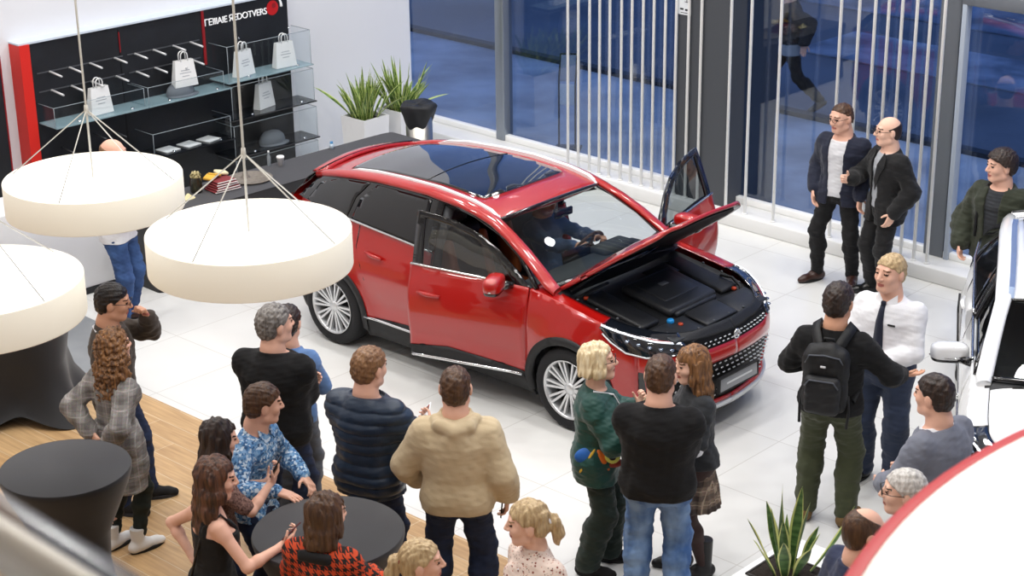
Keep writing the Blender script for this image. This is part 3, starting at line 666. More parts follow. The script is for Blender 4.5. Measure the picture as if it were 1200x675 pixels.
    for sg in (1, -1): X, F = chart([(s_x(-2.05), 1.06), (s_x(-1.86), 1.08), (s_x(-1.9), 0.98), (S_TAIL+0.35, 0.98), (S_TAIL+0.35, 1.05)], lambda a, b: lower(a, b, 0.012), st=0.05); surf('tail_lamp', X if sg > 0 else flipY(X), F, mm['redl'], th=0.012)
    # wheels
    def wheel(x, sg):
        y = -sg*0.82
        t = mbp('wheel', lambda q: q.lathe([(0.245, -0.10), (0.262, -0.112), (0.30, -0.118), (0.335, -0.108), (0.352, -0.08), (0.356, 0.0), (0.352, 0.08), (0.335, 0.108), (0.30, 0.118), (0.262, 0.112), (0.245, 0.10)], 56), mm['tyre'])
        t.location = (x, y, 0.356); t.rotation_euler = (rad(90)*sg, 0, 0)
        q = MB(); q.lathe([(0.246, 0.11), (0.252, 0.116), (0.246, 0.118), (0.232, 0.10), (0.225, 0.02), (0.225, -0.10), (0.246, -0.10)], 48); q.build('rim', mm['silver'], t)
        q = MB(); q.lathe([(0.0, 0.0), (0.226, 0.0), (0.226, -0.02), (0, -0.02)], 40); q.build('brake_disc', mat('brake_dark', '18181a', 0.5), t)
        q = MB()
        for k in range(10):
            for d in (-0.085, 0.085):
                a = 2*math.pi*k/10; c1 = Vector((0.045*math.cos(a+d*1.5), 0.045*math.sin(a+d*1.5), 0.088)); c2 = Vector((0.236*math.cos(a+d*1.35), 0.236*math.sin(a+d*1.35), 0.104)); u = (c2-c1).normalized(); sd = Vector((-u.y, u.x, 0))*0.0085
                q.prism([c1-sd, c2-sd*1.15, c2+sd*1.15, c1+sd], (0, 0, -0.03))
        q.build('spokes', mm['silver'], t); q = MB(); q.lathe([(0.0, 0.10), (0.03, 0.098), (0.052, 0.088), (0.056, 0.05), (0.0, 0.05)], 24); q.build('hub_cap', mm['silver'], t)
    for x in (-1.39, 1.39):
        for sg in (1, -1): wheel(x, sg)
    mbp('underbody_light_block', lambda q: [q.box((0.0, 0, 0.26), (4.0, 1.30, 0.14)), q.box((0, 0, 0.27), (1.75, 1.70, 0.12)), q.box((-1.39, 0, 0.55), (1.2, 1.28, 0.6)), q.box((1.52, 0, 0.46), (1.12, 1.26, 0.46))], mm['clad'])  # dark boxes added to block light through the underside and wheel wells
    # cabin
    if interior:
        mbp('cabin_floor', lambda q: [q.box((-0.2, 0, 0.34), (2.3, 1.62, 0.06)), q.box((1.02, 0, 0.68), (0.05, 1.5, 0.75)), q.box((-1.35, 0, 0.68), (0.10, 1.55, 0.75)), q.box((-0.85, 0.78, 0.65), (1.3, 0.06, 0.6)), q.box((-0.85, -0.78, 0.65), (1.3, 0.06, 0.6)), q.box((0.2, 0, 0.47), (1.3, 0.26, 0.22))], mm['int'])
        mbp('headlining', lambda q: q.add([tuple(roof(x, y, -0.04)) for x in (-1.6, -1.0, -0.4, 0.1, 0.42) for y in (-0.6, -0.3, 0, 0.3, 0.6)], [(i*5+k, i*5+k+1, (i+1)*5+k+1, (i+1)*5+k) for i in range(4) for k in range(4)], True), mm['int'])
        ds = mbp('dashboard', lambda q: [q.rbox((0.92, 0, 0.98), (0.46, 1.48, 0.18), 0.06), q.rbox((0.78, 0.37, 1.07), (0.20, 0.42, 0.10), 0.04)], mat('dash_grey', '2b3033', 0.7))
        mbp('screen', lambda q: q.rbox((0.70, 0.0, 1.07), (0.02, 0.36, 0.16), 0.006, Matrix.Rotation(rad(-12), 3, 'Y')), K, ds)
        swc = Vector((0.50, 0.37, 0.99)); Rw = Matrix.Rotation(rad(-64), 3, 'Y')
        sw = mbp('steering_wheel', lambda q: [q.tube([swc+Rw @ Vector((0.185*math.cos(a), 0.185*math.sin(a), 0)) for a in (2*math.pi*k/28 for k in range(29))], 0.015, 8)]+[q.tube([swc+Rw @ Vector((0.04*math.cos(a), 0.04*math.sin(a), -0.015)), swc+Rw @ Vector((0.18*math.cos(a), 0.18*math.sin(a), 0))], 0.013, 8) for a in (0.0, math.pi*0.5, math.pi*1.5, math.pi)]+[q.tube([swc, swc+Rw @ Vector((0, 0, -0.25))], 0.03, 8)], mat('wheel_brown', '4a342a', 0.5))
        mbp('airbag_cover', lambda q: q.rbox(tuple(swc), (0.11, 0.13, 0.05), 0.02, Rw), K, sw)
        for sg in (1, -1):
            y = -sg*0.37
            st_ = mbp('front_seat', lambda q: [q.rbox((0.02, y, 0.56), (0.50, 0.50, 0.16), 0.06), q.rbox((-0.27, y, 0.92), (0.15, 0.48, 0.62), 0.06, Matrix.Rotation(rad(-16), 3, 'Y'))], mm['seat'])
            for d in (1, -1):
                mbp('back_bolster', lambda q: q.rbox((-0.24, y+d*0.21, 0.90), (0.19, 0.09, 0.50), 0.04, Matrix.Rotation(rad(-16), 3, 'Y')), mm['tan'], st_); mbp('cushion_bolster', lambda q: q.rbox((0.02, y+d*0.22, 0.60), (0.46, 0.08, 0.14), 0.035), mm['tan'], st_)
            mbp('headrest', lambda q: q.rbox((-0.38, y, 1.32), (0.11, 0.26, 0.18), 0.05, Matrix.Rotation(rad(-12), 3, 'Y')), mm['seat'], st_)
        rs = mbp('rear_seat', lambda q: [q.rbox((-0.85, 0, 0.58), (0.5, 1.30, 0.16), 0.06), q.rbox((-1.18, 0, 0.92), (0.16, 1.30, 0.62), 0.06, Matrix.Rotation(rad(-18), 3, 'Y'))], mm['seat'])
        for y in (-0.42, 0.42): mbp('headrest', lambda q: q.rbox((-1.29, y, 1.30), (0.10, 0.26, 0.15), 0.04), mm['tan'], rs)
        mbp('interior_mirror', lambda q: q.rbox((0.55, 0.0, 1.43), (0.03, 0.22, 0.07), 0.012), K)
    else:
        mbp('cabin_floor', lambda q: [q.box((-0.2, 0, 0.68), (2.6, 1.5, 0.7)), q.rbox((0.92, 0, 1.0), (0.46, 1.46, 0.16), 0.06)], mm['int'])
    # engine bay
    if hood_open:
        def bay(q):
            n = 21; vs = []; fs = []; xs = np.linspace(1.12, 2.27, 13)
            for x in xs:
                hw = np.interp(x, [1.1, 1.7, 2.0, 2.15, 2.27], [0.735, 0.735, 0.70, 0.62, 0.46])
                for k in range(n):
                    v = -1+2*k/(n-1); y = hw*v; dz = -0.045-0.055*sstep(0.15, 0.6, 1-abs(v))*sstep(2.26, 2.05, x) if False else -0.05-0.05*float(sstep(0.04, 0.22, 1-abs(v)))*float(1-sstep(2.0, 2.2, x)); vs.append((x, y, float(hoodz(x, y))+dz))
            for i in range(len(xs)-1):
                for k in range(n-1): fs.append((i*n+k, i*n+k+1, (i+1)*n+k+1, (i+1)*n+k))
            q.add(vs, fs, True)
        eb = mbp('engine_bay', bay, mm['plastic'])
        def hz(x, y, d=-0.08): return (x, y, float(hoodz(x, y))+d)
        Rp = Matrix.Rotation(rad(10), 3, 'Y')
        mbp('engine_cover', lambda q: [q.rbox(hz(1.66, 0.02, -0.075), (0.52, 0.62, 0.07), 0.03, Rp, seg=3), q.rbox(hz(1.62, 0.02, -0.045), (0.36, 0.44, 0.03), 0.012, Rp), q.rbox(hz(1.92, 0.03, -0.085), (0.05, 0.54, 0.05), 0.02, Rp)], mm['plastic2'], eb)
        mbp('cover_emblem', lambda q: q.rbox(hz(1.60, 0.02, -0.026), (0.05, 0.09, 0.006), 0.002, Rp), mm['grey'], eb)
        for s in (1, -1): mbp('side_tray', lambda q: q.rbox(hz(1.60, s*0.52, -0.075), (0.62, 0.22, 0.05), 0.02, Rp), mm['plastic'], eb)
        mbp('fuse_box', lambda q: q.rbox(hz(1.42, 0.22, -0.05), (0.16, 0.30, 0.02), 0.006, Rp), mm['plastic'], eb)
        for y in (-0.42, 0.0, 0.42): mbp('front_panel', lambda q: q.rbox(hz(2.10, y, -0.05), (0.24, 0.40, 0.03), 0.012, Rp), mm['plastic2'], eb)
        for x, y in [(2.2, -0.3), (2.2, -0.1), (2.2, 0.1), (2.2, 0.3), (2.08, -0.55), (2.08, 0.55), (1.9, -0.66), (1.9, 0.66), (1.7, -0.69), (1.7, 0.69), (1.5, -0.7), (1.5, 0.7), (1.3, -0.7)]: mbp('panel_clip', lambda q: q.lathe([(0, 0.012), (0.010, 0.010), (0.012, 0), (0, 0)], 8, hz(x, y, -0.035)), mm['grey'], eb)
        mbp('washer_cap', lambda q: q.lathe([(0, 0.035), (0.024, 0.034), (0.03, 0.022), (0.03, 0), (0, 0)], 18, hz(2.0, -0.40, -0.05)), mm['blue'], eb)
        for x, y in ((1.95, 0.52), (2.07, -0.36), (1.32, -0.62)): mbp('orange_cap', lambda q: q.lathe([(0, 0.022), (0.02, 0.02), (0.022, 0), (0, 0)], 14, hz(x, y, -0.05)), mm['orange'], eb)
        for pts_ in ([hz(1.75, 0.60, -0.03), hz(1.85, 0.63, -0.01), hz(1.95, 0.60, -0.03), hz(2.0, 0.55, -0.05)], [hz(1.25, -0.66, -0.06), hz(1.3, -0.5, -0.02), hz(1.28, -0.3, -0.05)]): mbp('hose', lambda q: q.tube(pts_, 0.013, 8), mm['clad'], eb)
        mbp('bulkhead_bar', lambda q: q.tube([hz(1.20, y, -0.01) for y in (-0.68, -0.4, 0, 0.4, 0.68)], 0.018, 8), mm['clad'], eb)
    # bonnet on its hinges
    piv = (1.10, 0.0, 1.10)
    hs = np.linspace(1.10, S_NOSE, 26); ff = f_in(hs, z_sh(hs))+dS(hs)+0.006
    hx = np.interp(hs, S_, OLN[:, 0])-np.interp(hs, S_, _NX)*ff; hy = np.interp(hs, S_, OLN[:, 1])-np.interp(hs, S_, _NY)*ff
    ol = [(x, -y) for x, y in zip(hx, hy)]+[(x, y) for x, y in list(zip(hx, hy))[::-1][1:]]+[(1.10+0.11*(1-(y/0.75)**2), y) for y in np.linspace(0.7, -0.7, 13)]
    def hf(a, b):
        e = np.abs(b)/0.76; return np.stack([a, b, hoodz(a, b)+0.012*np.exp(-((np.abs(b)-0.45)/0.07)**2)*sstep(1.1, 1.5, a)-0.012*e**8], -1)
    X, F = chart(ol, hf, st=0.06)
    hd = surf('bonnet', X, F, [P, mm['hood_in']], th=0.03, piv=piv, ctr=(1.6, 0, 0)); hd.location = piv; hd.rotation_euler = (0, -rad(hood_open), 0)
    if hood_open:
        X, F = chart([(x*0.92+0.13, y*0.90) for x, y in ol], lambda a, b: hf(a, b)-np.array([0, 0, 0.036]), st=0.08); surf('inner_liner', X, F, mat('liner_felt', '0e0e10', 0.9), hd, th=0.008, piv=piv, ctr=(1.6, 0, 0))
    # front doors, each hung at its hinge
    for sg, ang in ((1, door_open[0]), (-1, door_open[1])):
        pv = (0.93, -sg*0.895, 0.0)
        poly = [(-0.13, 0.345), (-0.155, 0.42), (-0.155, float(ZB(-0.15)))]+[(x, float(ZB(x))) for x in np.linspace(0.1, 0.935, 6)]+[(0.935, 0.62), (0.925, 0.40), (0.90, 0.345)]
        X, F = chart(poly, lambda a, b: lower(a, b, 0.002)); dr = surf('front_door', X if sg > 0 else flipY(X), F, P, th=0.03, piv=pv)
        dr.location = pv; dr.rotation_euler = (0, 0, rad(ang)*sg)
        fl = np.array([1, sg, 1.0])
        def sub(nm, poly, fn, mt, th=0.01, st=0.06):
            X, F = chart(poly, fn, st=st); return surf(nm, X if sg > 0 else flipY(X), F, mt, dr, th=th, piv=pv)
        sub('lower_cladding', [(-0.135, 0.335), (-0.155, 0.44), (0.2, 0.475), (0.6, 0.43), (0.925, 0.385), (0.91, 0.335)], lambda a, b: lower(a, b, 0.012), mm['clad'], 0.012)
        sub('inner_trim', [(-0.12, 0.38), (-0.13, 1.11), (0.4, 1.08), (0.90, 1.06), (0.90, 0.42)], lambda a, b: lower(a, b, -0.075), mm['int'], 0.03)
        mbp('armrest', lambda q: [q.rbox((0.30, -sg*0.80, 0.82), (0.62, 0.08, 0.06), 0.02), q.rbox((0.45, -sg*0.815, 0.52), (0.5, 0.05, 0.12), 0.02)], mm['grey'], dr, piv=pv)
        mbp('sill_trim', lambda q: seam(q, [(x, 0.362) for x in np.linspace(-0.13, 0.90, 10)], sg, lambda a, b: lower(a, b, 0.018), 0.014), mm['chrome'], dr, piv=pv)
        mbp('belt_trim', lambda q: seam(q, [(x, 0.0) for x in np.linspace(-0.15, 0.78, 10)], sg, lambda a, b: green(a, b, 0.010), 0.011), mm['chrome'], dr, piv=pv)
        ring = [(-0.14, -0.01), (-0.15, 0.5), (-0.165, 0.93), (0.03, 0.92), (0.22, 0.90), (0.42, 0.86), (0.62, 0.76), (0.80, 0.50), (0.93, 0.06), (0.97, -0.02)]
        inner = [(-0.055, -0.02), (-0.07, 0.45), (-0.085, 0.82), (0.03, 0.81), (0.22, 0.785), (0.40, 0.735), (0.58, 0.60), (0.72, 0.33), (0.80, -0.02)]
        sub('window_frame', ring+inner[::-1], lambda a, b: green(a, b, 0.0), mm['black'], 0.035, 0.05)
        sub('door_window', inner, lambda a, b: green(a, b, -0.012), mm['glass'], 0.0)
        X = lower(np.array([-0.06, 0.04, 0.15]), np.array([0.93, 0.925, 0.915]), 0.0); X[:, 1] -= np.array([0.016, 0.036, 0.016]); X = X*fl
        mbp('door_handle', lambda q: [q.tube([tuple(p) for p in X], [0.013, 0.018, 0.013], 10)], P, dr, piv=pv)
        c = np.array([0.70, -sg*1.02, 1.145])
        mir = lambda q: add_ellbox(q, c, (0.075, 0.135, 0.075), rad(8*sg))
        mbp('mirror', mir, P, dr, piv=pv)
        mbp('mirror_base', lambda q: [q.tube([(0.78, -sg*0.87, 1.10), (0.74, -sg*0.95, 1.105)], [0.035, 0.03], 8), add_ellbox(q, c+np.array([0.0, 0, -0.04]), (0.07, 0.13, 0.042), rad(8*sg))], K, dr, piv=pv)
        mbp('mirror_trim', lambda q: q.tube([tuple(c+np.array([0.076*math.cos(a), 0.136*math.sin(a), -0.028])) for a in np.linspace(-1.4, 1.4, 11)], 0.006, 6), mm['chrome'], dr, piv=pv)
    return root
def at(px, py, z):   # floor-plan position of a photo pixel at height z
    d = CF+CR*(px-600)/CAM_F+CU*(337.5-py)/CAM_F; t = (z-CAM_H)/d[2]; return np.array([0, 0, CAM_H])+d*t
def unit_(v): v = np.array(v, float); return v/max(np.linalg.norm(v), 1e-9)
def add_ellbox(q, c, r, rot):
    n, m_ = 20, 12; vs = []; fs = []; R = Matrix.Rotation(rot, 3, 'Z')
    for i in range(m_+1):
        th = -math.pi/2+math.pi*i/m_
        for k in range(n):
            a = 2*math.pi*k/n; e = 0.62
            f = lambda t: math.copysign(abs(t)**e, t)
            v = R @ Vector((r[0]*f(math.cos(th))*f(math.cos(a)), r[1]*f(math.cos(th))*f(math.sin(a)), r[2]*f(math.sin(th)))); vs.append((v.x+c[0], v.y+c[1], v.z+c[2]))
    for i in range(m_):
        for k in range(n): fs.append((i*n+k, i*n+(k+1) % n, (i+1)*n+(k+1) % n, (i+1)*n+k))
    q.add(vs, fs, True)
MR = car_mats('car_red', 'a80e09')
make_car('suv', (-10.359, 10.411, 0), 2.5, 'red SUV with open bonnet and front doors in the middle of the showroom', 'showroom cars', MR, (16, 78), 43)
MW = car_mats('car_white', 'f3f4f5')
_h = rad(301); _wx, _wy = at(1113, 412, 1.076)[:2]
_o = make_car('hatchback', (_wx-(math.cos(_h)*0.665+math.sin(_h)*1.07), _wy-(math.sin(_h)*0.665-math.cos(_h)*1.07), 0), 301, 'white car with black glass cut off by the right picture edge', 'showroom cars', MW, interior=False)
_o.scale = (0.95, 1.05, 0.94)
# ---------------------------------------------------------------- upright white tubes in front of the glass
XS = [-13.53, -13.37, -13.2, -13.05, -12.9, -12.73, -12.58, -12.42, -12.27, -12.11, -11.96, -11.79, -11.62, -11.23, -10.97, -10.6, -9.89, -9.68, -9.5, -9.35, -9.2, -9.04, -8.89, -8.74]
for i, x in enumerate(XS):
    q = MB(); q.tube([(0, 0, 0), (0, 0, 7.82)], 0.0165, 12); o = q.build('upright_tube', M['white_metal']); o.location = (x, 14.47, 0.152)
    q = MB(); q.lathe([(0.0, 0.012), (0.03, 0.012), (0.03, 0.0), (0, 0)], 14); q.build('foot_plate', M['white_metal'], o)
    if i < 13: lb = 'thin white upright tube of the close row along the left part of the windows'; gr = 'close row of white tubes, left'
    elif i < 16:
        lb = ('white upright tube at the right edge of the dark column', 'first lone white upright tube right of the dark column', 'second lone white upright tube right of the dark column')[i-13]; gr = 'white tubes beside the column'
    else: lb = 'thin white upright tube of the row behind the two men in dark suits'; gr = 'row of white tubes, right'
    setp(o, lb, 'tube', gr)
# notice on the column
o = empty('notice', (-11.87, 14.492, 2.27), 0, 'white safety notice with black marks fixed high on the dark column', 'notice')
q = MB(); q.box((0, 0, 0), (0.17, 0.006, 0.24)); q.build('sheet', mat('paper', 'dfe3e6', 0.6), o)
q = MB()
for k, (x, z, a, b) in enumerate(((-0.035, -0.06, 0.045, 0.018), (0.035, -0.065, 0.05, 0.018), (0.0, -0.098, 0.10, 0.006))): q.box((x, -0.004, z), (a, 0.002, b))
q.lathe([(0.028, 0.001), (0.034, 0.001)], 20, (0.03, -0.0045, 0.055)); q.box((0.03, -0.004, 0.05), (0.006, 0.002, 0.07)); q.box((0.03, -0.004, 0.02), (0.05, 0.002, 0.006))
q.build('print', mat('ink', '16181a', 0.7), o)
# ---------------------------------------------------------------- display wall with shelves
BLK = mat('board_black', '17181b', 0.5, var=(3, '1d1f24')); RED = mat('signal_red', 'd8281e', 0.45); CHR = mat('chrome', 'd6d8da', 0.15, metal=1.0)
dw = empty('merchandise_rack', (WALL_X, 11.03, 0), 0, 'black merchandise display wall with pegs, glass shelves and a red end', 'display wall')
def part(name, fn, mt, parent=dw):
    q = MB(); fn(q); return q.build(name, mt, parent)
y0, y1, xb = -1.68, 1.72, 0.17
part('back_panel', lambda q: q.box((xb/2+0.0, (y0+y1)/2, 1.02), (xb, y1-y0, 2.03)), BLK)
part('red_end_panel', lambda q: q.box((xb/2+0.012, y0-0.06, 1.02), (xb+0.05, 0.12, 2.03)), RED)
part('top_cap', lambda q: q.box((xb/2+0.005, (y0+y1)/2-0.06, 2.042), (xb+0.04, y1-y0+0.12, 0.02)), mat('cap_blue_white', 'cfd9e4', 0.4))
part('red_stripe', lambda q: q.box((xb+0.004, 0.52, 1.72), (0.012, 0.035, 0.62)), mat('dark_red', '8e1218', 0.5))
part('red_stripe', lambda q: q.box((xb+0.004, -0.58, 1.86), (0.012, 0.012, 0.22)), mat('dark_red', '8e1218', 0.5))
part('panel_joint', lambda q: q.box((xb+0.002, -0.58, 1.0), (0.006, 0.012, 2.0)), mat('joint', '0b0b0d', 0.6))
for j, y in enumerate((-1.46, -1.22, -0.97, -0.66, -0.40, -0.16, 0.10, 0.33)):
    for z in (1.70, 1.50):
        part('peg', lambda q: q.tube([(xb, y, z), (xb+0.02, y, z+0.004), (xb+0.24, y, z-0.012)], 0.011, 8), mat('peg_satin', 'd9dadb', 0.35, metal=0.3))
part('peg_rail', lambda q: [q.box((xb+0.004, -1.08, z), (0.01, 1.05, 0.012)) for z in (1.705, 1.505)] + [q.box((xb+0.004, -0.02, z), (0.01, 0.95, 0.012)) for z in (1.705, 1.505)], mat('rail_grey', '6a6c70', 0.4, metal=0.7))
for (a, z) in ((-1.40, 0.86), (-1.0, 0.93), (-0.75, 0.90)): part('peg', lambda q: q.tube([(xb, a, z), (xb+0.24, a, z-0.012)], 0.008, 8), mat('rail_grey', '6a6c70', 0.4, metal=0.7))
SH = mat('shelf_black', '1c1e22', 0.15, coat=0.3)
def shelf(name, ya, yb, z, dp, mt, holders=True):
    o = part(name, lambda q: q.box((xb+dp/2, (ya+yb)/2, z), (dp, yb-ya, 0.014)), mt)
    for y in (ya+0.28*(yb-ya), ya+0.86*(yb-ya)):
        part('shelf_clip', lambda q: q.lathe([(0, 0.02), (0.016, 0.02), (0.018, 0.0), (0.016, -0.018), (0, -0.018)], 12, (xb+dp*0.8, y, z)), CHR, o)
    return o
shelf('glass_shelf', -1.64, -0.50, 1.18, 0.34, M['glass_shelf']); shelf('glass_shelf', -0.49, 0.62, 1.18, 0.34, M['glass_shelf'])
shelf('glass_shelf', 0.56, 1.78, 1.24, 0.36, M['glass_shelf'])
shelf('black_shelf', 0.56, 1.80, 0.80, 0.36, SH); shelf('black_shelf', 0.56, 1.82, 0.36, 0.36, SH); shelf('black_shelf', -0.5, 0.60, 0.60, 0.36, SH); shelf('black_shelf', -1.64, -0.5, 0.62, 0.30, SH)
def tray(name, ya, yb, z, dp, h):
    def fn(q):
        t = 0.006
        q.box((xb+dp-t, (ya+yb)/2, z+h/2), (t, yb-ya, h)); q.box((xb+dp/2, ya, z+h/2), (dp, t, h)); q.box((xb+dp/2, yb, z+h/2), (dp, t, h))
    o = part(name, fn, M['acrylic'])
    def ed(q):
        r = 0.0035
        q.tube([(xb, ya, z+h), (xb+dp, ya, z+h), (xb+dp, yb, z+h), (xb, yb, z+h)], r, 6); q.tube([(xb+dp, ya, z), (xb+dp, ya, z+h)], r, 6); q.tube([(xb+dp, yb, z), (xb+dp, yb, z+h)], r, 6)
    part('tray_edge', ed, mat('acrylic_edge', 'a9b4ba', 0.2, alpha=0.8), o)
tray('acrylic_tray', -1.63, -0.52, 1.19, 0.30, 0.20); tray('acrylic_tray', -0.48, 0.52, 1.19, 0.32, 0.20)
tray('acrylic_tray', 0.58, 1.76, 1.25, 0.34, 0.40); tray('acrylic_tray', 0.60, 1.78, 0.81, 0.34, 0.38); tray('acrylic_tray', 0.60, 1.80, 0.37, 0.34, 0.36); tray('acrylic_tray', 0.60, 1.80, 0.02, 0.34, 0.30)
tray('acrylic_tray', -0.48, 0.56, 0.61, 0.34, 0.26)
for y in (1.0, 1.72):
    for z in (1.62, 1.16, 0.70): part('panel_stud', lambda q: q.lathe([(0, 0.02), (0.014, 0.018), (0.014, 0), (0, 0)], 10, (xb, y, z), sx=1), CHR)
# lettering
def text(name, body, size, mt, parent, loc, R, ext=0.002, sp=1.0):
    c = bpy.data.curves.new(name, 'FONT'); c.body = body; c.size = size; c.extrude = ext; c.align_x = 'CENTER'; c.align_y = 'CENTER'; c.space_character = sp
    c.materials.append(mt); o = bpy.data.objects.new(name, c); COL.objects.link(o); bpy.context.view_layer.update()
    me = bpy.data.meshes.new_from_object(o.evaluated_get(bpy.context.evaluated_depsgraph_get())); bpy.data.objects.remove(o)
    o = bpy.data.objects.new(name, me); COL.objects.link(o); o.parent = parent; o.location = loc; o.rotation_euler = R; return o
SIGNW = mat('sign_white', 'f4f4f4', 0.5, emit='ffffff', estr=0.25)
text('lettering', 'ГЕIIIAIE ЯEDOTVERS', 0.105, SIGNW, dw, (xb+0.004, 0.98, 1.875), (rad(90), 0, rad(90)), 0.004, 0.92)
part('red_emblem', lambda q: q.add([(xb+0.006, 1.50+0.085*math.cos(6.283*k/28), 1.90+0.085*math.sin(6.283*k/28)) for k in range(28)], [tuple(range(28))]), mat('emblem_red', 'c41a1c', 0.4))
part('emblem_arc', lambda q: q.tube([(xb+0.012, 1.50+0.125*math.cos(a), 1.91+0.125*math.sin(a)) for a in [rad(100-15*k) for k in range(8)]], [0.004, 0.009, 0.012, 0.013, 0.013, 0.012, 0.014, 0.017], 8), SIGNW)
part('emblem_hole', lambda q: q.add([(xb+0.010, 1.52+0.03*math.cos(6.283*k/16), 1.925+0.03*math.sin(6.283*k/16)) for k in range(16)], [tuple(range(16))]), mat('dark_red', '8e1218', 0.5))
# paper bags
BAG = mat('bag_paper', 'f1f1ef', 0.65); BAGD = mat('bag_print', 'b9bcc0', 0.7)
def bag(x, y, z, rz_, lab, grey=False, s=1.0, hang=False):
    o = empty('paper_bag', (x, y, z), rad(rz_), lab, 'bag', 'white paper bags on the display wall')
    w1, w0, d1, d0, h = 0.225*s, 0.285*s, 0.05*s, 0.10*s, 0.29*s
    vs = [(a*d0/2, b*w0/2, 0) for a, b in ((-1, -1), (1, -1), (1, 1), (-1, 1))]+[(a*d1/2, b*w1/2, h) for a, b in ((-1, -1), (1, -1), (1, 1), (-1, 1))]
    q = MB(); q.add(vs, [(3, 2, 1, 0), (0, 1, 5, 4), (1, 2, 6, 5), (2, 3, 7, 6), (3, 0, 4, 7)]); q.add([(v[0]*0.94, v[1]*0.97, v[2]*0.999+0.001) for v in vs], [(4, 5, 1, 0)[::1], (5, 6, 2, 1), (6, 7, 3, 2), (7, 4, 0, 3)]); q.build('body', BAG, o)
    for sx in (1, -1):
        q = MB(); q.tube([(sx*d1/2, -0.042*s, h-0.01)]+[(sx*d1/2, 0.042*s*math.cos(a), h+0.05*s+0.045*s*math.sin(a)) for a in [math.pi-math.pi*k/8 for k in range(9)]]+[(sx*d1/2, 0.042*s, h-0.01)], 0.0065*s, 8); q.build('handle', BAG, o)
    q = MB(); n = Vector((h, 0, (d0-d1)/2)).normalized()
    for zz, wd in ((0.62, 0.11), (0.52, 0.14), (0.40, 0.09)):
        xx = d0/2+(d1-d0)/2*zz+0.001; q.box((xx, 0, zz*h), (0.002, wd*s, 0.010*s))
    q.build('print', BAGD, o); return o
bx = WALL_X+xb+0.17
bag(bx, 10.03, 1.19, 4, 'leftmost white paper bag on the display wall, on the left glass shelf')
bag(bx+0.02, 11.12, 1.285, -6, 'white paper bag in the middle panel, hanging above the second glass shelf', hang=True)
bag(bx+0.02, 11.93, 1.25, 12, 'white paper bag on the top right glass shelf, nearer the red stripe')
bag(bx+0.04, 12.50, 1.25, -4, 'white paper bag at the far right end of the top right shelf')
bag(bx-0.02, 12.22, 0.81, 14, 'lone paper bag standing on the lower black shelf under the others')
for k, (y, lab) in enumerate(((10.83, 'left one of three white leaflets lying on the black shelf'), (11.11, 'middle one of three white leaflets on the black shelf'), (11.38, 'right one of three white leaflets on the black shelf'))):
    q = MB(); q.rbox((0, 0, 0.006), (0.20, 0.20, 0.012), 0.003); o = q.build('leaflet', mat('leaflet_white', 'eceded', 0.6)); o.location = (bx+0.02, y, 0.608); o.rotation_euler = (0, 0, rad(5+3*k)); setp(o, lab, 'leaflet', 'three leaflets on the black shelf')
# round dark caps behind the trays
for k, (y, z, lab, sc) in enumerate(((11.08, 1.19, 'grey cap in the clear tray under the middle paper bag', 1.0), (12.3, 0.368, 'grey cap lying in the clear tray on the lowest black shelf', 1.1))):
    q = MB(); q.lathe([(0.13, 0), (0.135, 0.03), (0.12, 0.08), (0.08, 0.12), (0.03, 0.135), (0.0, 0.137)], 20); o = q.build('cap', mat('cap_grey', '6f757c', 0.8)); o.location = (bx-0.02, y, z); o.scale = (0.8, 1.3, sc); setp(o, lab, 'cap')
    q = MB(); q.lathe([(0.0, 0.012), (0.15, 0.006), (0.15, 0.0), (0, 0.0)], 20, (0.06, 0, 0)); q.build('brim', mat('cap_grey', '6f757c', 0.8), o)
# black board further left
db = empty('display_board', (WALL_X+0.01, 8.55, 0.02), 0, 'tall black display board cut by the left edge of the picture', 'display board')
part('panel', lambda q: q.box((0.06, 0, 0.97), (0.12, 1.0, 1.94)), BLK, db); part('red_line', lambda q: q.box((0.123, 0.49, 0.97), (0.006, 0.015, 1.9)), mat('dark_red', '8e1218', 0.5), db)
part('screen', lambda q: q.box((0.125, -0.05, 1.15), (0.012, 0.72, 0.85)), mat('board_screen', '0c0d10', 0.2), db)
# white plinth with black skirting
pl = empty('plinth', (-14.68, 8.15, 0), 0, 'white boxy plinth with a black skirting behind the man in blue jeans', 'plinth')
part('body', lambda q: q.rbox((0, 0, 0.53), (0.52, 1.5, 0.94), 0.01), mat('plinth_white', 'dfe0e2', 0.5), pl); part('skirting', lambda q: q.box((0, 0, 0.03), (0.54, 1.52, 0.06)), BLK, pl)
# ---------------------------------------------------------------- buffet table and what stands on it
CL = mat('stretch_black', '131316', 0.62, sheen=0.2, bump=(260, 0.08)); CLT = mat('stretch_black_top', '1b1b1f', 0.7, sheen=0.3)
bt = empty('buffet_table', (-14.22, 10.87, 0), 0, 'long buffet table under a tight black cloth along the display wall', 'table')
def cloth_box(q):
    a, b, h = 0.335, 1.80, 0.75; vs = []; fs = []; prof = [(1.0, 0.0), (0.985, 0.05), (0.94, 0.2), (0.92, 0.4), (0.95, 0.6), (0.985, 0.72), (0.985, 0.745)]
    n = 40
    def outline(f, z):
        o = []
        for k in range(n):
            t = 2*math.pi*k/n; cx, sy = math.cos(t), math.sin(t); e = 0.12
            x = a*math.copysign(abs(cx)**e, cx); y = b*math.copysign(abs(sy)**e, sy); pull = 0.05*(1-f)/0.08
            o.append((x*(1-(1-f)*1.0) if abs(cx) > 0.2 else x*f, y-math.copysign((1-f)*0.35, y), z))
        return o
    for f, z in prof: vs += outline(f, z)
    for i in range(len(prof)-1):
        for k in range(n): fs.append((i*n+k, i*n+(k+1) % n, (i+1)*n+(k+1) % n, (i+1)*n+k))
    q.add(vs, fs, True); top_ = [(v[0], v[1], 0.75) for v in outline(0.98, 0.75)]; q.add(top_, [tuple(range(n))], mi=1)
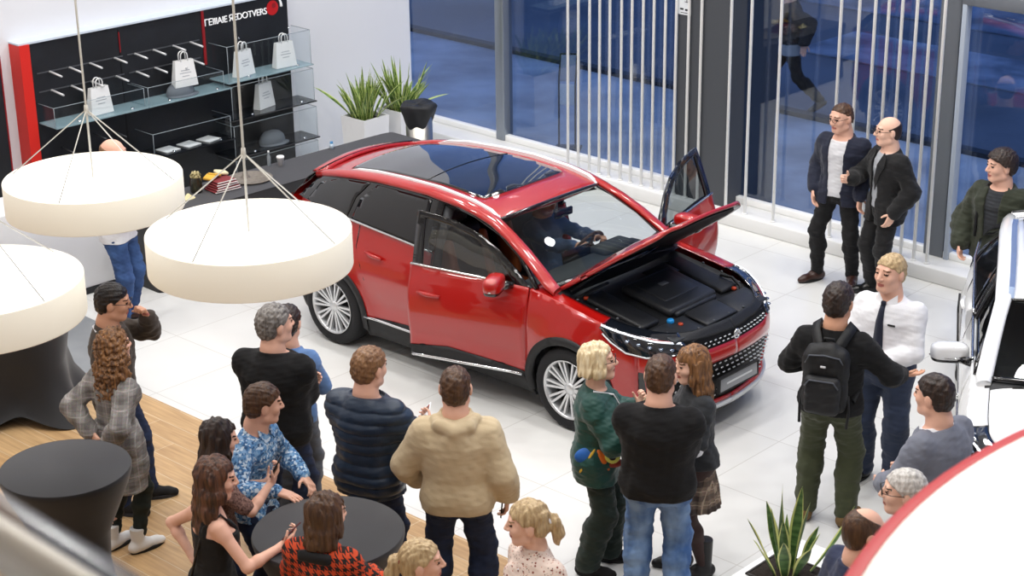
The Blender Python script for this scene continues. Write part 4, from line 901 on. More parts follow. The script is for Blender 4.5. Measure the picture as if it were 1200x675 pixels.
q = MB(); cloth_box(q); q.build('tablecloth', [CL, mat('stretch_grey_top', '333336', 0.75, sheen=0.2)], bt)
for sx in (-1, 1):
    for sy in (-1, 1): part('leg', lambda q: q.tube([(sx*0.27, sy*1.66, 0), (sx*0.27, sy*1.66, 0.73)], 0.018, 8), M['dark_alu'], bt)
tz = 0.752
o = empty('jar', (-14.33, 9.88, tz), 0, 'dark glass jar with a pale knotted fabric top on the black buffet table', 'jar')
part('body', lambda q: q.lathe([(0, 0), (0.055, 0), (0.062, 0.02), (0.062, 0.13), (0.05, 0.16), (0.05, 0.17)], 20), mat('jar_dark', '2b2a1e', 0.15, coat=0.5), o)
part('cover', lambda q: [q.lathe([(0.0, 0.185), (0.03, 0.182), (0.052, 0.172), (0.055, 0.16)], 18)] + [q.tube([(0.05*math.cos(a), 0.05*math.sin(a), 0.172), (0.03*math.cos(a+.5), 0.03*math.sin(a+.5), 0.205), (0.012*math.cos(a+1.2), 0.012*math.sin(a+1.2), 0.185)], 0.012, 8) for a in (0, 1.05, 2.1, 3.14, 4.2, 5.2)], mat('cream_cloth', 'cdbf8f', 0.8, var=(40, '6b6138')), o)
o = empty('cloth_scrap', (-14.22, 9.70, tz), 0, 'small cream cloth scrap beside the dark jar on the buffet table', 'cloth')
part('scrap', lambda q: q.lathe([(0.05, 0), (0.04, 0.012), (0.02, 0.03), (0.008, 0.05), (0, 0.052)], 14, sy=1.6), mat('cream_cloth2', 'd9cf9f', 0.8), o)
STR = mat('napkin_wine', '7c2c30', 0.8); STW = mat('napkin_white', 'dcd6d2', 0.8)
for k in range(5):
    o = empty('napkin', (-14.22+0.006*(k % 2), 10.12, tz+k*0.022), rad(-4+3*(k % 3)), ('lowest', 'second', 'middle', 'fourth', 'topmost')[k]+' folded wine-red napkin in the stack beside the jar', 'napkin', 'stack of wine-red napkins')
    part('fabric', lambda q: q.rbox((0, 0, 0.011), (0.22-0.012*k, 0.30-0.02*k, 0.016), 0.007), STR, o); part('white_hem', lambda q: q.rbox((0.107-0.006*k, 0, 0.010), (0.012, 0.302-0.02*k, 0.012), 0.004), STW, o)
o = empty('pastry', (-14.30, 10.06, tz+0.112), rad(20), 'yellow folded cloth lying on the wine-red napkins', 'cloth')
part('fold', lambda q: [q.rbox((0.0, -0.04, 0.02), (0.12, 0.10, 0.03), 0.013, Matrix.Rotation(0.3, 3, 'X')), q.rbox((0.01, 0.03, 0.03), (0.10, 0.11, 0.025), 0.011, Matrix.Rotation(-0.35, 3, 'X'))], mat('yellow_cloth', 'd9a93f', 0.75), o)
o.name = 'folded_cloth'
o = empty('folded_cloth', (-14.34, 10.20, tz+0.112), rad(-15), 'cream folded cloth beside the yellow one on the buffet table', 'cloth'); part('fold', lambda q: q.rbox((0, 0, 0.02), (0.11, 0.13, 0.034), 0.014, Matrix.Rotation(-0.2, 3, 'X')), mat('cream_cloth3', 'e2d7b0', 0.8), o)
o = empty('tray', (-14.28, 10.52, tz), 0, 'round grey-brown platter standing on the black buffet table', 'platter')
part('plate', lambda q: q.lathe([(0, 0.0), (0.20, 0.0), (0.225, 0.012), (0.228, 0.018), (0.21, 0.018), (0.19, 0.010), (0, 0.010)], 40), mat('platter', '6f675e', 0.6, var=(30, '827a70')), o)
part('knob', lambda q: q.lathe([(0.05, 0.01), (0.035, 0.03), (0.012, 0.09), (0.010, 0.10), (0, 0.102)], 18, (-0.06, -0.02, 0)), mat('platter', '6f675e', 0.6), o)
o.name = 'platter'
o = empty('paper_cup', (-14.42, 11.02, tz), 0, 'white paper cup on the black buffet table', 'cup')
part('body', lambda q: q.lathe([(0, 0.0), (0.028, 0.0), (0.038, 0.09), (0.041, 0.092), (0.036, 0.092), (0.027, 0.006), (0, 0.006)], 20), mat('cup_white', 'eeeeec', 0.5), o)
part('lid', lambda q: q.lathe([(0.042, 0.088), (0.042, 0.098), (0.036, 0.106), (0, 0.106)], 20), mat('cup_white', 'eeeeec', 0.5), o)
o = empty('bottle', (-14.50, 10.93, tz), 0, 'small clear bottle beside the paper cup on the buffet table', 'bottle'); part('body', lambda q: q.lathe([(0, 0), (0.02, 0), (0.02, 0.10), (0.008, 0.13), (0.008, 0.15)], 14), mat('bottle_clear', 'aab4b8', 0.1, alpha=0.5), o); part('cap', lambda q: q.lathe([(0.010, 0.148), (0.010, 0.165), (0, 0.165)], 12), mat('cup_white', 'eeeeec', 0.5), o)
o = empty('bottle', (-14.50, 11.78, tz), 0, 'small bottle with a blue cap at the back edge of the buffet table', 'bottle'); part('body', lambda q: q.lathe([(0, 0), (0.025, 0), (0.025, 0.05), (0.012, 0.062)], 14), mat('bottle_pale', 'c4d4e0', 0.2), o); part('cap', lambda q: q.lathe([(0.018, 0.06), (0.018, 0.08), (0, 0.08)], 12), mat('cap_blue', '3e7fb0', 0.4), o)
# ---------------------------------------------------------------- stretch-covered bar tables
def bar_table(x, y, lab, r=0.42, h=1.10, rz_=0.0, foot=0.36, square=False):
    o = empty('bar_table', (x, y, 0), rad(rz_), lab, 'table', 'bar tables in black stretch covers')
    n = 72; prof = [(0.0, foot), (0.10, foot*0.90), (0.25, foot*0.76), (0.45, foot*0.68), (0.65, foot*0.70), (0.85, r*0.80), (0.98, r*0.93), (1.05, r*0.985), (1.075, r), (1.09, r*1.0), (1.10, r*0.99)]
    vs = []; fs = []
    for z, rr in prof:
        w4 = max(0.0, 1-z/0.75)**1.3
        for k in range(n):
            a = 2*math.pi*k/n; p = rr*(1+0.22*w4*(math.cos(4*a)-0.25)); lift = 0.10*w4*(0.5-0.5*math.cos(4*a)) if z < 0.02 else 0
            vs.append((p*math.cos(a), p*math.sin(a), z*h/1.1+lift))
    for i in range(len(prof)-1):
        for k in range(n): fs.append((i*n+k, i*n+(k+1) % n, (i+1)*n+(k+1) % n, (i+1)*n+k))
    q = MB(); q.add(vs, fs, True); q.build('stretch_cover', CL, o)
    q = MB(); q.lathe([(r*0.99, h-0.001), (r*0.975, h+0.002), (0.0, h+0.003)], n); q.build('top', CLT, o)
    for k in range(4):
        a = math.pi/2*k; part('leg', lambda q: q.tube([(0, 0, 0.5), (foot*1.0*math.cos(a), foot*1.0*math.sin(a), 0.012)], 0.014, 8), M['dark_alu'], o)
    return o
bar_table(-9.33, 5.26, 'round black covered bar table at the lower left beside the grey coat', rz_=20)
bar_table(-7.45, 5.88, 'round black covered bar table amid the women with phones', r=0.455, rz_=10)
bar_table(-12.55, 6.78, 'tall black covered bar table under the hanging lamps at the left edge', r=0.46, h=1.12, rz_=8, foot=0.60)
# ---------------------------------------------------------------- pendant drum lamps
FAB = mat('lamp_fabric', 'ece7d8', 0.8, emit='f3ecd9', estr=0.22); DIF = mat('lamp_diffuser', 'ffffff', 0.6, emit='ffffff', estr=0.75); CAB = mat('cable', 'b9b5aa', 0.5)
def drum(x, y, z, lab, r=0.6, hh=0.225, ap=0.47, rot=0, fine=True):
    o = empty('pendant_lamp', (x, y, z), 0, lab, 'lamp', 'round white pendant lamps')
    q = MB(); q.lathe([(r, 0.0), (r+0.002, -0.004), (r+0.002, -hh+0.006), (r, -hh), (r-0.012, -hh), (r-0.012, 0.0), (r, 0.0)], 96); q.build('shade', FAB, o)
    q = MB(); q.lathe([(0, -0.006), (r-0.013, -0.006), (r-0.013, -0.012), (0, -0.012)], 96); q.build('top_diffuser', DIF, o)
    q = MB(); q.lathe([(0, -hh+0.012), (r-0.013, -hh+0.012), (r-0.013, -hh+0.006), (0, -hh+0.006)], 96); q.build('bottom_diffuser', DIF, o)
    q = MB(); q.tube([(0, 0, -0.01), (0, 0, ap+0.0), (0, 0, CEIL_Z-z)], 0.0075 if fine else 0.012, 8); q.build('suspension_rod', CAB, o)
    q = MB(); q.lathe([(0.0, ap+0.03), (0.013, ap+0.03), (0.015, ap), (0.013, ap-0.03), (0, ap-0.03)], 12); q.build('hub', CAB, o)
    for k in range(4):
        a = rad(rot)+k*math.pi/2; q = MB(); q.tube([(0, 0, ap), ((r-0.02)*math.cos(a), (r-0.02)*math.sin(a), -0.005)], 0.0042, 6); q.build('cable', CAB, o)
    q = MB(); q.lathe([(0, CEIL_Z-z-0.001), (0.07, CEIL_Z-z-0.001), (0.06, CEIL_Z-z-0.05), (0, CEIL_Z-z-0.05)], 20); q.build('ceiling_rose', CAB, o)
    return o
drum(-8.09, 5.92, 2.83, 'white drum pendant lamp nearest the red car', rot=20)
o = drum(-10.24, 6.23, 2.63, 'white drum pendant lamp furthest back, before the display wall', r=0.6, rot=35)
drum(-8.80, 4.53, 2.72, 'white drum pendant lamp cut off by the left picture edge', r=0.6, rot=10)
q = MB(); zz = 0.0
o = empty('pendant_lamp', (0.03, 3.71, 4.2), 0, 'huge white round pendant panel with a red rim at the lower right', 'lamp')
r = 2.12
q.lathe([(0, 0.10), (r-0.18, 0.05), (r-0.04, 0.0), (r-0.04, -0.02), (0, -0.02)], 128); q.build('panel', mat('panel_white', 'f6f3ec', 0.6, emit='fffaf0', estr=0.3), o)
q = MB(); q.lathe([(r-0.04, 0.002), (r-0.006, -0.004), (r, -0.012), (r, -0.05), (r-0.04, -0.05), (r-0.04, 0.002)], 128); q.build('rim', mat('rim_red', 'd8332c', 0.4), o)
for k in range(3):
    a = -0.6+k*2.094; q = MB(); q.tube([(0.8*math.cos(a), 0.8*math.sin(a), 0.07), (0.8*math.cos(a), 0.8*math.sin(a), CEIL_Z-4.2)], 0.004, 6); q.build('cable', CAB, o)
# ceiling lamp bodies (the fittings that light the hall)
for (x, y) in LAMPS:
    q = MB(); q.lathe([(0, 0.11), (0.31, 0.11), (0.33, 0.0), (0.29, 0.0), (0.28, 0.02), (0, 0.02)], 28); o = q.build('ceiling_lamp', mat('lamp_housing', 'cfd0d0', 0.5)); o.location = (x, y, CEIL_Z-0.115); setp(o, 'round ceiling lamp of the hall', 'lamp', 'round ceiling lamps')
# ---------------------------------------------------------------- planters
def leaf(q, base, az, ln, wd, lean, bend, twist=0.3, mi=0, n=8):
    """a stiff sword-shaped leaf: dark middle, pale edges"""
    pts = []; p = Vector(base); th = lean; d = Vector((math.cos(az), math.sin(az), 0)); side0 = Vector((-math.sin(az), math.cos(az), 0))
    rows = []
    for i in range(n+1):
        t = i/n; wv = wd*(0.42+0.58*math.sin(min(t*1.35, 1.0)*math.pi*0.5+0.0))*(1-max(0, t-0.55)/0.45)**0.75 if t < 1 else 0.001
        tg = d*math.sin(th)+Vector((0, 0, math.cos(th))); nn = tg.cross(side0).normalized(); a = twist*t; sd = side0*math.cos(a)+nn*math.sin(a)
        cup = nn*0.22*wv
        rows.append([p-sd*wv+cup*0, p-sd*wv*0.72-cup, p-cup*1.4, p+sd*wv*0.72-cup, p+sd*wv]); p = p+tg*(ln/n); th += bend/n
    vs = [v for r_ in rows for v in r_]; th_ = 0.003
    fs = []; ms = []
    b = len(q.v); q.v += [tuple(v) for v in vs]
    for i in range(n):
        for k in range(4): q.f.append((b+i*5+k, b+i*5+k+1, b+(i+1)*5+k+1, b+(i+1)*5+k)); q.sm.append(True); q.mi.append(1 if k in (0, 3) else 0)
LEAF = None
def leaf_mat(name, a, b_):
    return mat(name, a, 0.45, var=(9, b_, (1, 1, 4)))
LG = leaf_mat('leaf_green', '33512c', '5d7d49'); LE = mat('leaf_edge', 'd2d88a', 0.5); LG2 = leaf_mat('leaf_fresh', '38581c', '76963c'); LE2 = mat('leaf_edge2', 'c9d582', 0.5)
POT = mat('pot_white', 'efeff0', 0.35, coat=0.2); SOIL = mat('soil', '241c16', 0.95, bump=(60, 0.6))
def planter(x, y, h, wd, rz_, leaves, lab, seed, g, e, z0=0.0, lean=(0.05, 0.5)):
    o = empty('planter', (x, y, z0), rad(rz_), lab, 'potted plant', 'white planters with sword-leaved plants')
    q = MB(); w0, w1 = wd*0.43, wd*0.5; t = 0.02
    def sq(r_, z): return [(-r_, -r_, z), (r_, -r_, z), (r_, r_, z), (-r_, r_, z)]
    vs = sq(w0, 0)+sq(w1, h)+sq(w1-t, h)+sq(w1-t, h-0.06); fs = [(3, 2, 1, 0)]+[(k, (k+1) % 4, (k+1) % 4+4, k+4) for k in range(4)]+[(k+4, (k+1) % 4+4, (k+1) % 4+8, k+8) for k in range(4)]+[(k+8, (k+1) % 4+8, (k+1) % 4+12, k+12) for k in range(4)]
    q.add(vs, fs); q.build('pot', POT, o)
    q = MB(); q.add(sq(w1-t, h-0.05), [(0, 1, 2, 3)]); q.build('soil', SOIL, o)
    R_ = random.Random(seed)
    for i in range(leaves[0]):
        a = R_.uniform(0, 6.283); rr = wd*0.36*math.sqrt(R_.random()); q = MB()
        leaf(q, (rr*math.cos(a), rr*math.sin(a), h-0.06), a+R_.uniform(-.5, .5), R_.uniform(*leaves[1]), R_.uniform(*leaves[2]), R_.uniform(*lean)*(0.4+rr/wd*2), R_.uniform(-0.1, 0.75), R_.uniform(-1.4, 1.4)); q.build('leaf', [g, e], o)
    return o
pa = planter(-15.52, 13.13, 0.66, 0.40, 2, (64, (0.30, 0.62), (0.016, 0.028)), 'white square planter of grassy green leaves nearest the display wall', 3, LG2, LE2, lean=(0.05, 0.6))
pb = planter(-15.48, 13.66, 0.66, 0.40, 2, (64, (0.34, 0.66), (0.016, 0.028)), 'white square planter of grassy leaves nearest the corner of the windows', 8, LG2, LE2, lean=(0.05, 0.55))
for a, ln, le, be, wd_ in ((-0.5, 0.75, 1.05, 0.25, 0.03), (0.5, 0.6, 0.9, 0.5, 0.02)):
    q = MB(); leaf(q, (0.08, 0.0, 0.6), a, ln, wd_, le, be, 0.6); q.build('leaf', [mat('leaf_pale', 'a9c07c', 0.5), LE2], pb)
# steel litter bin with a black bag
o = empty('litter_bin', (-14.46, 13.02, 0), 0, 'brushed steel litter bin with a black liner folded over its rim', 'bin')
part('body', lambda q: q.lathe([(0, 0), (0.145, 0), (0.15, 0.01), (0.15, 0.92), (0.14, 0.92), (0.14, 0.02), (0, 0.02)], 40), mat('brushed_steel', 'b5b2aa', 0.28, metal=1.0, bump=(60, 0.1, (1, 1, 0.02))), o)
def liner(q):
    n = 48; rows = [(0.152, 0.80, 0.0), (0.168, 0.84, 0.05), (0.185, 0.93, 0.08), (0.20, 0.99, 0.08), (0.185, 1.02, 0.05), (0.10, 1.01, 0.05), (0.0, 1.0, 0)]
    vs = []; fs = []
    for i, (r_, z, w_) in enumerate(rows):
        for k in range(n):
            a = 2*math.pi*k/n; f = 1+w_*math.sin(3*a+0.6)+w_*0.5*math.sin(7*a+i); vs.append((r_*f*math.cos(a), r_*f*math.sin(a), z+(0.05*math.sin(2*a+0.5)+0.03*math.sin(5*a) if i < 2 else 0.008*math.sin(4*a))))
    for i in range(len(rows)-1):
        for k in range(n): fs.append((i*n+k, i*n+(k+1) % n, (i+1)*n+(k+1) % n, (i+1)*n+k))
    q.add(vs, fs, True)
part('liner', liner, mat('liner_black', '1d1e21', 0.6), o)
# white desk with the sword-leaved plant, lower right
o = empty('reception_desk', (-5.34, 7.45, 0), rad(2), 'white desk with a plant let into its top at the lower right', 'desk')
part('body', lambda q: q.rbox((0, 0, 0.42), (0.54, 1.20, 0.82), 0.01), mat('desk_white', 'f0f0f0', 0.4), o); part('desktop', lambda q: q.rbox((0, 0, 0.855), (0.58, 1.24, 0.05), 0.008), mat('desk_white', 'f0f0f0', 0.4), o)
o = empty('potted_plant', (-5.41, 7.66, 0.882), rad(2), 'variegated sword-leaved plant with yellow leaf edges in the white desk top', 'potted plant')
part('pot', lambda q: [q.box((sx*0.165, 0, 0.006), (0.012, 0.342, 0.012)) for sx in (-1, 1)]+[q.box((0, sx*0.165, 0.006), (0.342, 0.012, 0.012)) for sx in (-1, 1)], mat('pot_dark', '2a2622', 0.6), o)
part('soil', lambda q: q.rbox((0, 0, 0.004), (0.32, 0.32, 0.008), 0.003), SOIL, o)
R_ = random.Random(21)
for (a, rr, ln, wd_, le, be, tw) in ((1.6, 0.05, 0.52, 0.040, 0.10, 0.15, 0.5), (2.6, 0.06, 0.54, 0.034, 0.16, -0.2, 1.2), (0.6, 0.04, 0.48, 0.040, 0.08, 0.2, -0.6), (3.6, 0.08, 0.36, 0.036, 0.35, 0.25, 0.8), (4.4, 0.08, 0.34, 0.042, 0.40, 0.3, -0.4), (5.2, 0.07, 0.36, 0.044, 0.35, 0.25, 0.4), (5.9, 0.08, 0.32, 0.036, 0.4, 0.3, -0.8), (0.2, 0.07, 0.34, 0.032, 0.3, 0.2, 0.5), (3.0, 0.05, 0.42, 0.036, 0.22, 0.2, -0.5), (4.0, 0.03, 0.44, 0.042, 0.12, 0.12, 0.2), (1.0, 0.08, 0.30, 0.03, 0.3, 0.2, 0.9), (2.2, 0.09, 0.30, 0.03, 0.35, 0.2, -0.9), (5.0, 0.03, 0.40, 0.04, 0.1, 0.2, 0.3), (0.75, 0.14, 0.50, 0.026, 0.62, -0.25, 0.2)):
    q = MB(); leaf(q, (rr*math.cos(a), rr*math.sin(a), 0.006), a, ln, wd_, le, be, tw, n=10); q.build('leaf', [LG, LE], o)
q = MB(); q.rbox((0, 0, 0.012), (0.05, 0.03, 0.02), 0.006); q.tube([(-0.02, 0, 0.02), (0, 0, 0.03), (0.02, 0, 0.02)], 0.003, 6); o = q.build('binder_clip', BLK); o.location = (-5.30, 7.92, 0.881); setp(o, 'tiny black clip lying on the white desk behind the plant', 'clip')
# gallery handrail right under the camera
o = empty('handrail', (-1.47, 0.785, 5.34), 0, 'out-of-focus steel handrail in the lower left foreground', 'handrail')
d_ = Vector((0.17, 0.0, 0.0)); STL = mat('rail_steel', 'e6dfcf', 0.4, metal=0.2)
part('rail', lambda q: q.tube([(-1.6, 0, 0.0), (1.6, 0, 0.0)], 0.026, 24), STL, o)
part('glass_clamp_strip', lambda q: q.rbox((0, 0.055, -0.02), (3.2, 0.05, 0.012), 0.004), mat('rail_glass', '5a6274', 0.2, alpha=0.55), o)
for x in (-1.4, 1.4): part('post', lambda q: q.tube([(x, 0, -0.02), (x, 0, -1.05)], 0.02, 12), STL, o)
slab('floor_gallery', (-1.0, -0.6, 4.2), (6.0, 2.8, 0.18), mat('gallery_slab', 'c8c8c6', 0.7))
# slim information stand on the pavement outside
o = empty('info_stand', (-14.32, 15.30, -0.01), rad(35), 'slim black-framed information stand outside the left windows', 'sign')
FRM = mat('stand_frame', '0f1116', 0.5)
for sx in (-0.10, 0.10): part('post', lambda q: q.tube([(sx, 0, 0.02), (sx, 0, 0.86), (sx, 0.16, 1.16)], 0.011, 8), FRM, o)
part('cross_bar', lambda q: q.tube([(-0.10, 0.16, 1.16), (0.10, 0.16, 1.16)], 0.011, 8), FRM, o); part('base', lambda q: q.rbox((0, 0.05, 0.012), (0.32, 0.30, 0.022), 0.006), FRM, o)
part('sloping_panel', lambda q: q.rbox((0, 0.08, 1.01), (0.19, 0.008, 0.33), 0.002, Matrix.Rotation(rad(-28), 3, 'X')), mat('stand_panel', '6f7c92', 0.4), o); part('leaflet_panel', lambda q: q.rbox((0, 0, 0.70), (0.18, 0.008, 0.26), 0.002), mat('stand_sheet', 'aebccd', 0.5), o)
# ---------------------------------------------------------------- people
def rx(a): a = rad(a); return np.array([[1, 0, 0], [0, math.cos(a), -math.sin(a)], [0, math.sin(a), math.cos(a)]])
def ry(a): a = rad(a); return np.array([[math.cos(a), 0, math.sin(a)], [0, 1, 0], [-math.sin(a), 0, math.cos(a)]])
def rz(a): a = rad(a); return np.array([[math.cos(a), -math.sin(a), 0], [math.sin(a), math.cos(a), 0], [0, 0, 1]])
def unit(v): v = np.array(v, float); return v/max(np.linalg.norm(v), 1e-9)
def ik(S, T, a, b, pole):
    S, T = np.array(S, float), np.array(T, float); v = T-S; L = np.linalg.norm(v)
    if L > (a+b)*0.995: T = S+v/L*(a+b)*0.995; v = T-S; L = np.linalg.norm(v)
    u = v/L; x = (a*a-b*b+L*L)/(2*L); h = math.sqrt(max(a*a-x*x, 0)); p = np.array(pole, float); p = p-(p@u)*u; p = unit(p)
    return S+u*x+p*h, T
class Ctx: pass
HS = 1.17
HANG = dict(w=(0.265, 0.05, 0.86), pole=(0.3, -1, 0), d=(0.0, 0.1, -1), n=(-1, 0, 0), curl=28)
def arm(w=None, pole=None, d=None, n=None, curl=None):
    r = dict(HANG)
    for k, v in dict(w=w, pole=pole, d=d, n=n, curl=curl).items():
        if v is not None: r[k] = v
    return r
def mirror(a):
    a = dict(a)
    for k in ('w', 'pole', 'd', 'n'): a[k] = (-a[k][0], a[k][1], a[k][2])
    return a
def pose(sex='m', girth=1.0, lean=0, side=0, twist=0, head=(0, 0, 0), right=HANG, left=None, feet=((0.11, 0.0, 8), (-0.11, 0.0, -8)), pelvis=(0, 0, 0), belly=0.0, hands=True):
    c = Ctx(); c.sex = sex; c.g = girth; c.belly = belly
    c.Rc = rz(twist) @ rx(-lean) @ ry(side); c.pel = np.array([pelvis[0], pelvis[1], 0.95+pelvis[2]]); c.Rp = rz(twist*0.4)
    T = lambda p: c.pel + c.Rc @ np.array(p, float); c.T = T
    sw = (0.168 if sex == 'm' else 0.143)*(0.5+0.5*girth)
    c.neck = T((0, -0.012, 0.515)); c.Rh = rz(head[0]) @ rx(-head[1]) @ ry(head[2]); c.yaw = head[0]
    c.hc = T((0, 0.006, 0.545)) + c.Rh @ np.array([0, 0.024, 0.118])
    c.H = lambda p: c.hc + c.Rh @ (np.array(p, float)*HS)
    c.arms = {}
    left_ = mirror(HANG) if left is None else left
    for sd, A in ((1, right), (-1, left_)):
        S = T((sd*sw, -0.012, 0.395)); W = np.array(A['w'], float)
        E_, W = ik(S, W, 0.285, 0.25, A['pole']); c.arms[sd] = dict(S=S, E=E_, W=W, d=unit(A['d']), n=unit(A['n']), curl=A['curl'])
    c.legs = {}
    for sd, (fx, fy, ang) in ((1, feet[0][:3]), (-1, feet[1][:3])):
        ft = feet[0] if sd == 1 else feet[1]; fz = ft[3] if len(ft) > 3 else 0.0
        Hp = c.pel + c.Rp @ np.array([sd*0.088, 0.0, -0.04]); fw = rz(-ang) @ np.array([0, 1.0, 0])
        An = np.array([fx, fy, 0.085+fz]); K, An = ik(Hp, An, 0.425, 0.425, fw*1.0+np.array([0, 0.0, 0.0]))
        c.legs[sd] = dict(H=Hp, K=K, A=An, fw=fw, pitch=ft[4] if len(ft) > 4 else 0.0)
    pts = [c.pel, c.neck, c.hc] + [a[k] for a in c.arms.values() for k in 'SEW'] + [l[k] for l in c.legs.values() for k in 'HKA']
    c.lo = np.min(pts, 0)-0.16; c.hi = np.max(pts, 0)+0.16; c.lo[2] = max(c.lo[2], 0.0)
    return c
TORSO = dict(m=[(-0.13, 0.14, 0.10), (-0.03, 0.160, 0.115), (0.10, 0.146, 0.105), (0.22, 0.153, 0.112), (0.34, 0.170, 0.118), (0.39, 0.158, 0.105), (0.445, 0.122, 0.085), (0.49, 0.080, 0.068), (0.53, 0.060, 0.060)],
             f=[(-0.13, 0.150, 0.11), (-0.03, 0.165, 0.118), (0.10, 0.125, 0.095), (0.22, 0.134, 0.10), (0.34, 0.148, 0.106), (0.39, 0.137, 0.092), (0.445, 0.102, 0.075), (0.49, 0.066, 0.058), (0.53, 0.050, 0.050)])
def torso_secs(c, z0=-9, z1=9, flare=0.0):
    o = []
    for z, a, b in TORSO[c.sex]:
        bl = c.belly*math.exp(-((z-0.08)/0.13)**2)
        gg = c.g if z < 0.45 else 1.0
        o.append((z, a*gg+bl*0.5+flare*max(0, 0.25-z), b*gg+bl*0.6+flare*max(0, 0.25-z), bl*0.5))
    zz = [q[0] for q in o]; o0 = list(o)
    def at_(z): return tuple([z]+[float(np.interp(z, zz, [q[i] for q in o0])) for i in (1, 2, 3)])
    if z0 > -9: o = ([at_(z0)] if z0 > zz[0] else [(z0,)+o[0][1:]]) + [q for q in o if q[0] > z0+0.005]
    if z1 < 9: o = [q for q in o if q[0] < z1-0.005] + [at_(z1)]
    return o
def add_hand(s, A, sd, sc=1.0):
    d, n, W, cu = A['d'], A['n'], A['W'], A['curl']
    n = unit(n-(n@d)*d); l = np.cross(d, n)*sd; R = np.stack([l, d, n], 1)
    s.cap(A['W']-d*0.01, W+d*0.03, 0.024*sc, 0.026*sc, 0.02)
    s.box(W+d*0.055, (0.041*sc, 0.048, 0.0145*sc), 0.013, R, 0.012)
    for j, (o, L) in enumerate(((0.030, 0.074), (0.0105, 0.083), (-0.0095, 0.077), (-0.029, 0.060))):
        p = W+d*(0.098-abs(o-0.005)*0.15)+l*o*sc; a = rad(cu)*0.55*(1+0.12*j)
        for q, f in enumerate((0.45, 0.31, 0.24)):
            dd = unit(d*math.cos(a)+n*math.sin(a)+l*(o*1.2 if cu < 50 else 0)); p2 = p+dd*L*f
            s.cap(p, p2, (0.0094-0.0008*q)*sc, (0.0086-0.0008*q)*sc, 0.004); p = p2; a += rad(cu)*(1+0.1*j)
    p = W+d*0.028+l*0.034*sc+n*0.006; dd = unit(l*0.75+d*0.62+n*0.35)
    p2 = p+dd*0.042; s.cap(p-dd*0.02, p2, 0.0125*sc, 0.0108*sc, 0.008); dd = unit(l*0.3+d*0.85+n*(0.3+cu/120)); s.cap(p2, p2+dd*0.032, 0.0105*sc, 0.0088*sc, 0.004)
def add_arm(s, A, off, t=2.0, k=0.03, loose=0.0, slim=1.0):
    S, E_, W = A['S'], A['E'], A['W']
    s.cap(S, S+(E_-S)*0.15, 0.047*slim+off, 0.047*slim+off, 0.05)
    e = min(t, 1.0); s.cap(S, S+(E_-S)*e, 0.050*slim+off, (0.050+(0.040-0.050)*e)*slim+off+loose*e, k)
    if t > 1:
        e = t-1; m = 0.3
        P = E_+(W-E_)*min(e, m); s.cap(E_, P, 0.040*slim+off+loose, 0.042*slim+off+loose, 0.02)
        if e > m: s.cap(P, E_+(W-E_)*e, 0.042*slim+off+loose, 0.0275*slim+off+loose*0.8, 0.02)
def add_leg(s, L, off, t=2.0, loose=0.0, slim=1.0, sd=1):
    H, K, A = L['H'], L['K'], L['A']
    s.cap(H, K, 0.088*slim+off, 0.056*slim+off+loose*0.6, 0.05)
    e = t-1; mid = K+(A-K)*0.3-L['fw']*0.012
    s.cap(K, mid, 0.055*slim+off+loose*0.6, 0.057*slim+off+loose*0.8, 0.03)
    s.cap(mid, K+(A-K)*max(e, 0.35), 0.057*slim+off+loose*0.8, 0.038*slim+off+loose, 0.03)
def add_feet(s, L, off=0.0):
    A, f = L['A'], L['fw']; f = unit(f*math.cos(rad(L['pitch']))-np.array([0, 0, math.sin(rad(L['pitch']))]))
    z = np.array([0, 0, 1.0])
    s.cap(A, A-z*0.04-f*0.02, 0.036+off, 0.034+off, 0.02); s.cap(A-z*0.045-f*0.03, A-z*0.055+f*0.12, 0.034+off, 0.03+off, 0.03)
class HScale:
    def __init__(q, s, k): q.s = s; q.k = k
    def ell(q, c, r, R=None, k=0.03, op='u'): q.s.ell(c, tuple(v*q.k for v in r), R, k, op)
    def cap(q, a, b, ra, rb, k=0.03, op='u'): q.s.cap(a, b, ra*q.k, rb*q.k, k, op)
def add_head(s, c):
    s = HScale(s, HS); H, R = c.H, c.Rh; f = 0.96 if c.sex == 'f' else 1.0
    s.cap(c.neck-(c.neck-c.hc)*-0.0, H((0, -0.02, -0.06)), (0.066 if c.sex == 'm' else 0.052), (0.063 if c.sex == 'm' else 0.050), 0.04)
    s.ell(H((0, -0.012, 0.028)), (0.076, 0.096, 0.088), R, 0.03)
    s.ell(H((0, 0.022, -0.028)), (0.061*f, 0.068, 0.078), R, 0.03)
    s.ell(H((0, 0.058, -0.084)), (0.027*f, 0.022, 0.019), R, 0.03)
    for q in (1, -1):
        s.cap(H((q*0.052*f, 0.0, -0.065)), H((q*0.02, 0.062, -0.088)), 0.018, 0.016, 0.03)
        s.ell(H((q*0.036, 0.055, -0.018)), (0.026, 0.026, 0.024), R, 0.02)
        s.ell(H((q*0.077, -0.012, -0.004)), (0.011, 0.021, 0.033), R, 0.008)
    s.cap(H((-0.034, 0.074, 0.036)), H((0.034, 0.074, 0.036)), 0.0125, 0.0125, 0.015)
    for q in (1, -1):
        s.ell(H((q*0.032, 0.098, 0.016)), (0.019, 0.016, 0.011), R, 0.008, 's')
        s.ell(H((q*0.032, 0.077, 0.015)), (0.0135, 0.0125, 0.0115), R, 0.002)
    s.cap(H((0, 0.086, 0.022)), H((0, 0.106, -0.016)), 0.0085, 0.0125, 0.012)
    for q in (1, -1): s.ell(H((q*0.012, 0.096, -0.020)), (0.0095, 0.011, 0.008), R, 0.006)
    s.ell(H((0, 0.083, -0.047)), (0.024, 0.012, 0.0065), R, 0.008); s.ell(H((0, 0.082, -0.060)), (0.020, 0.012, 0.007), R, 0.008)
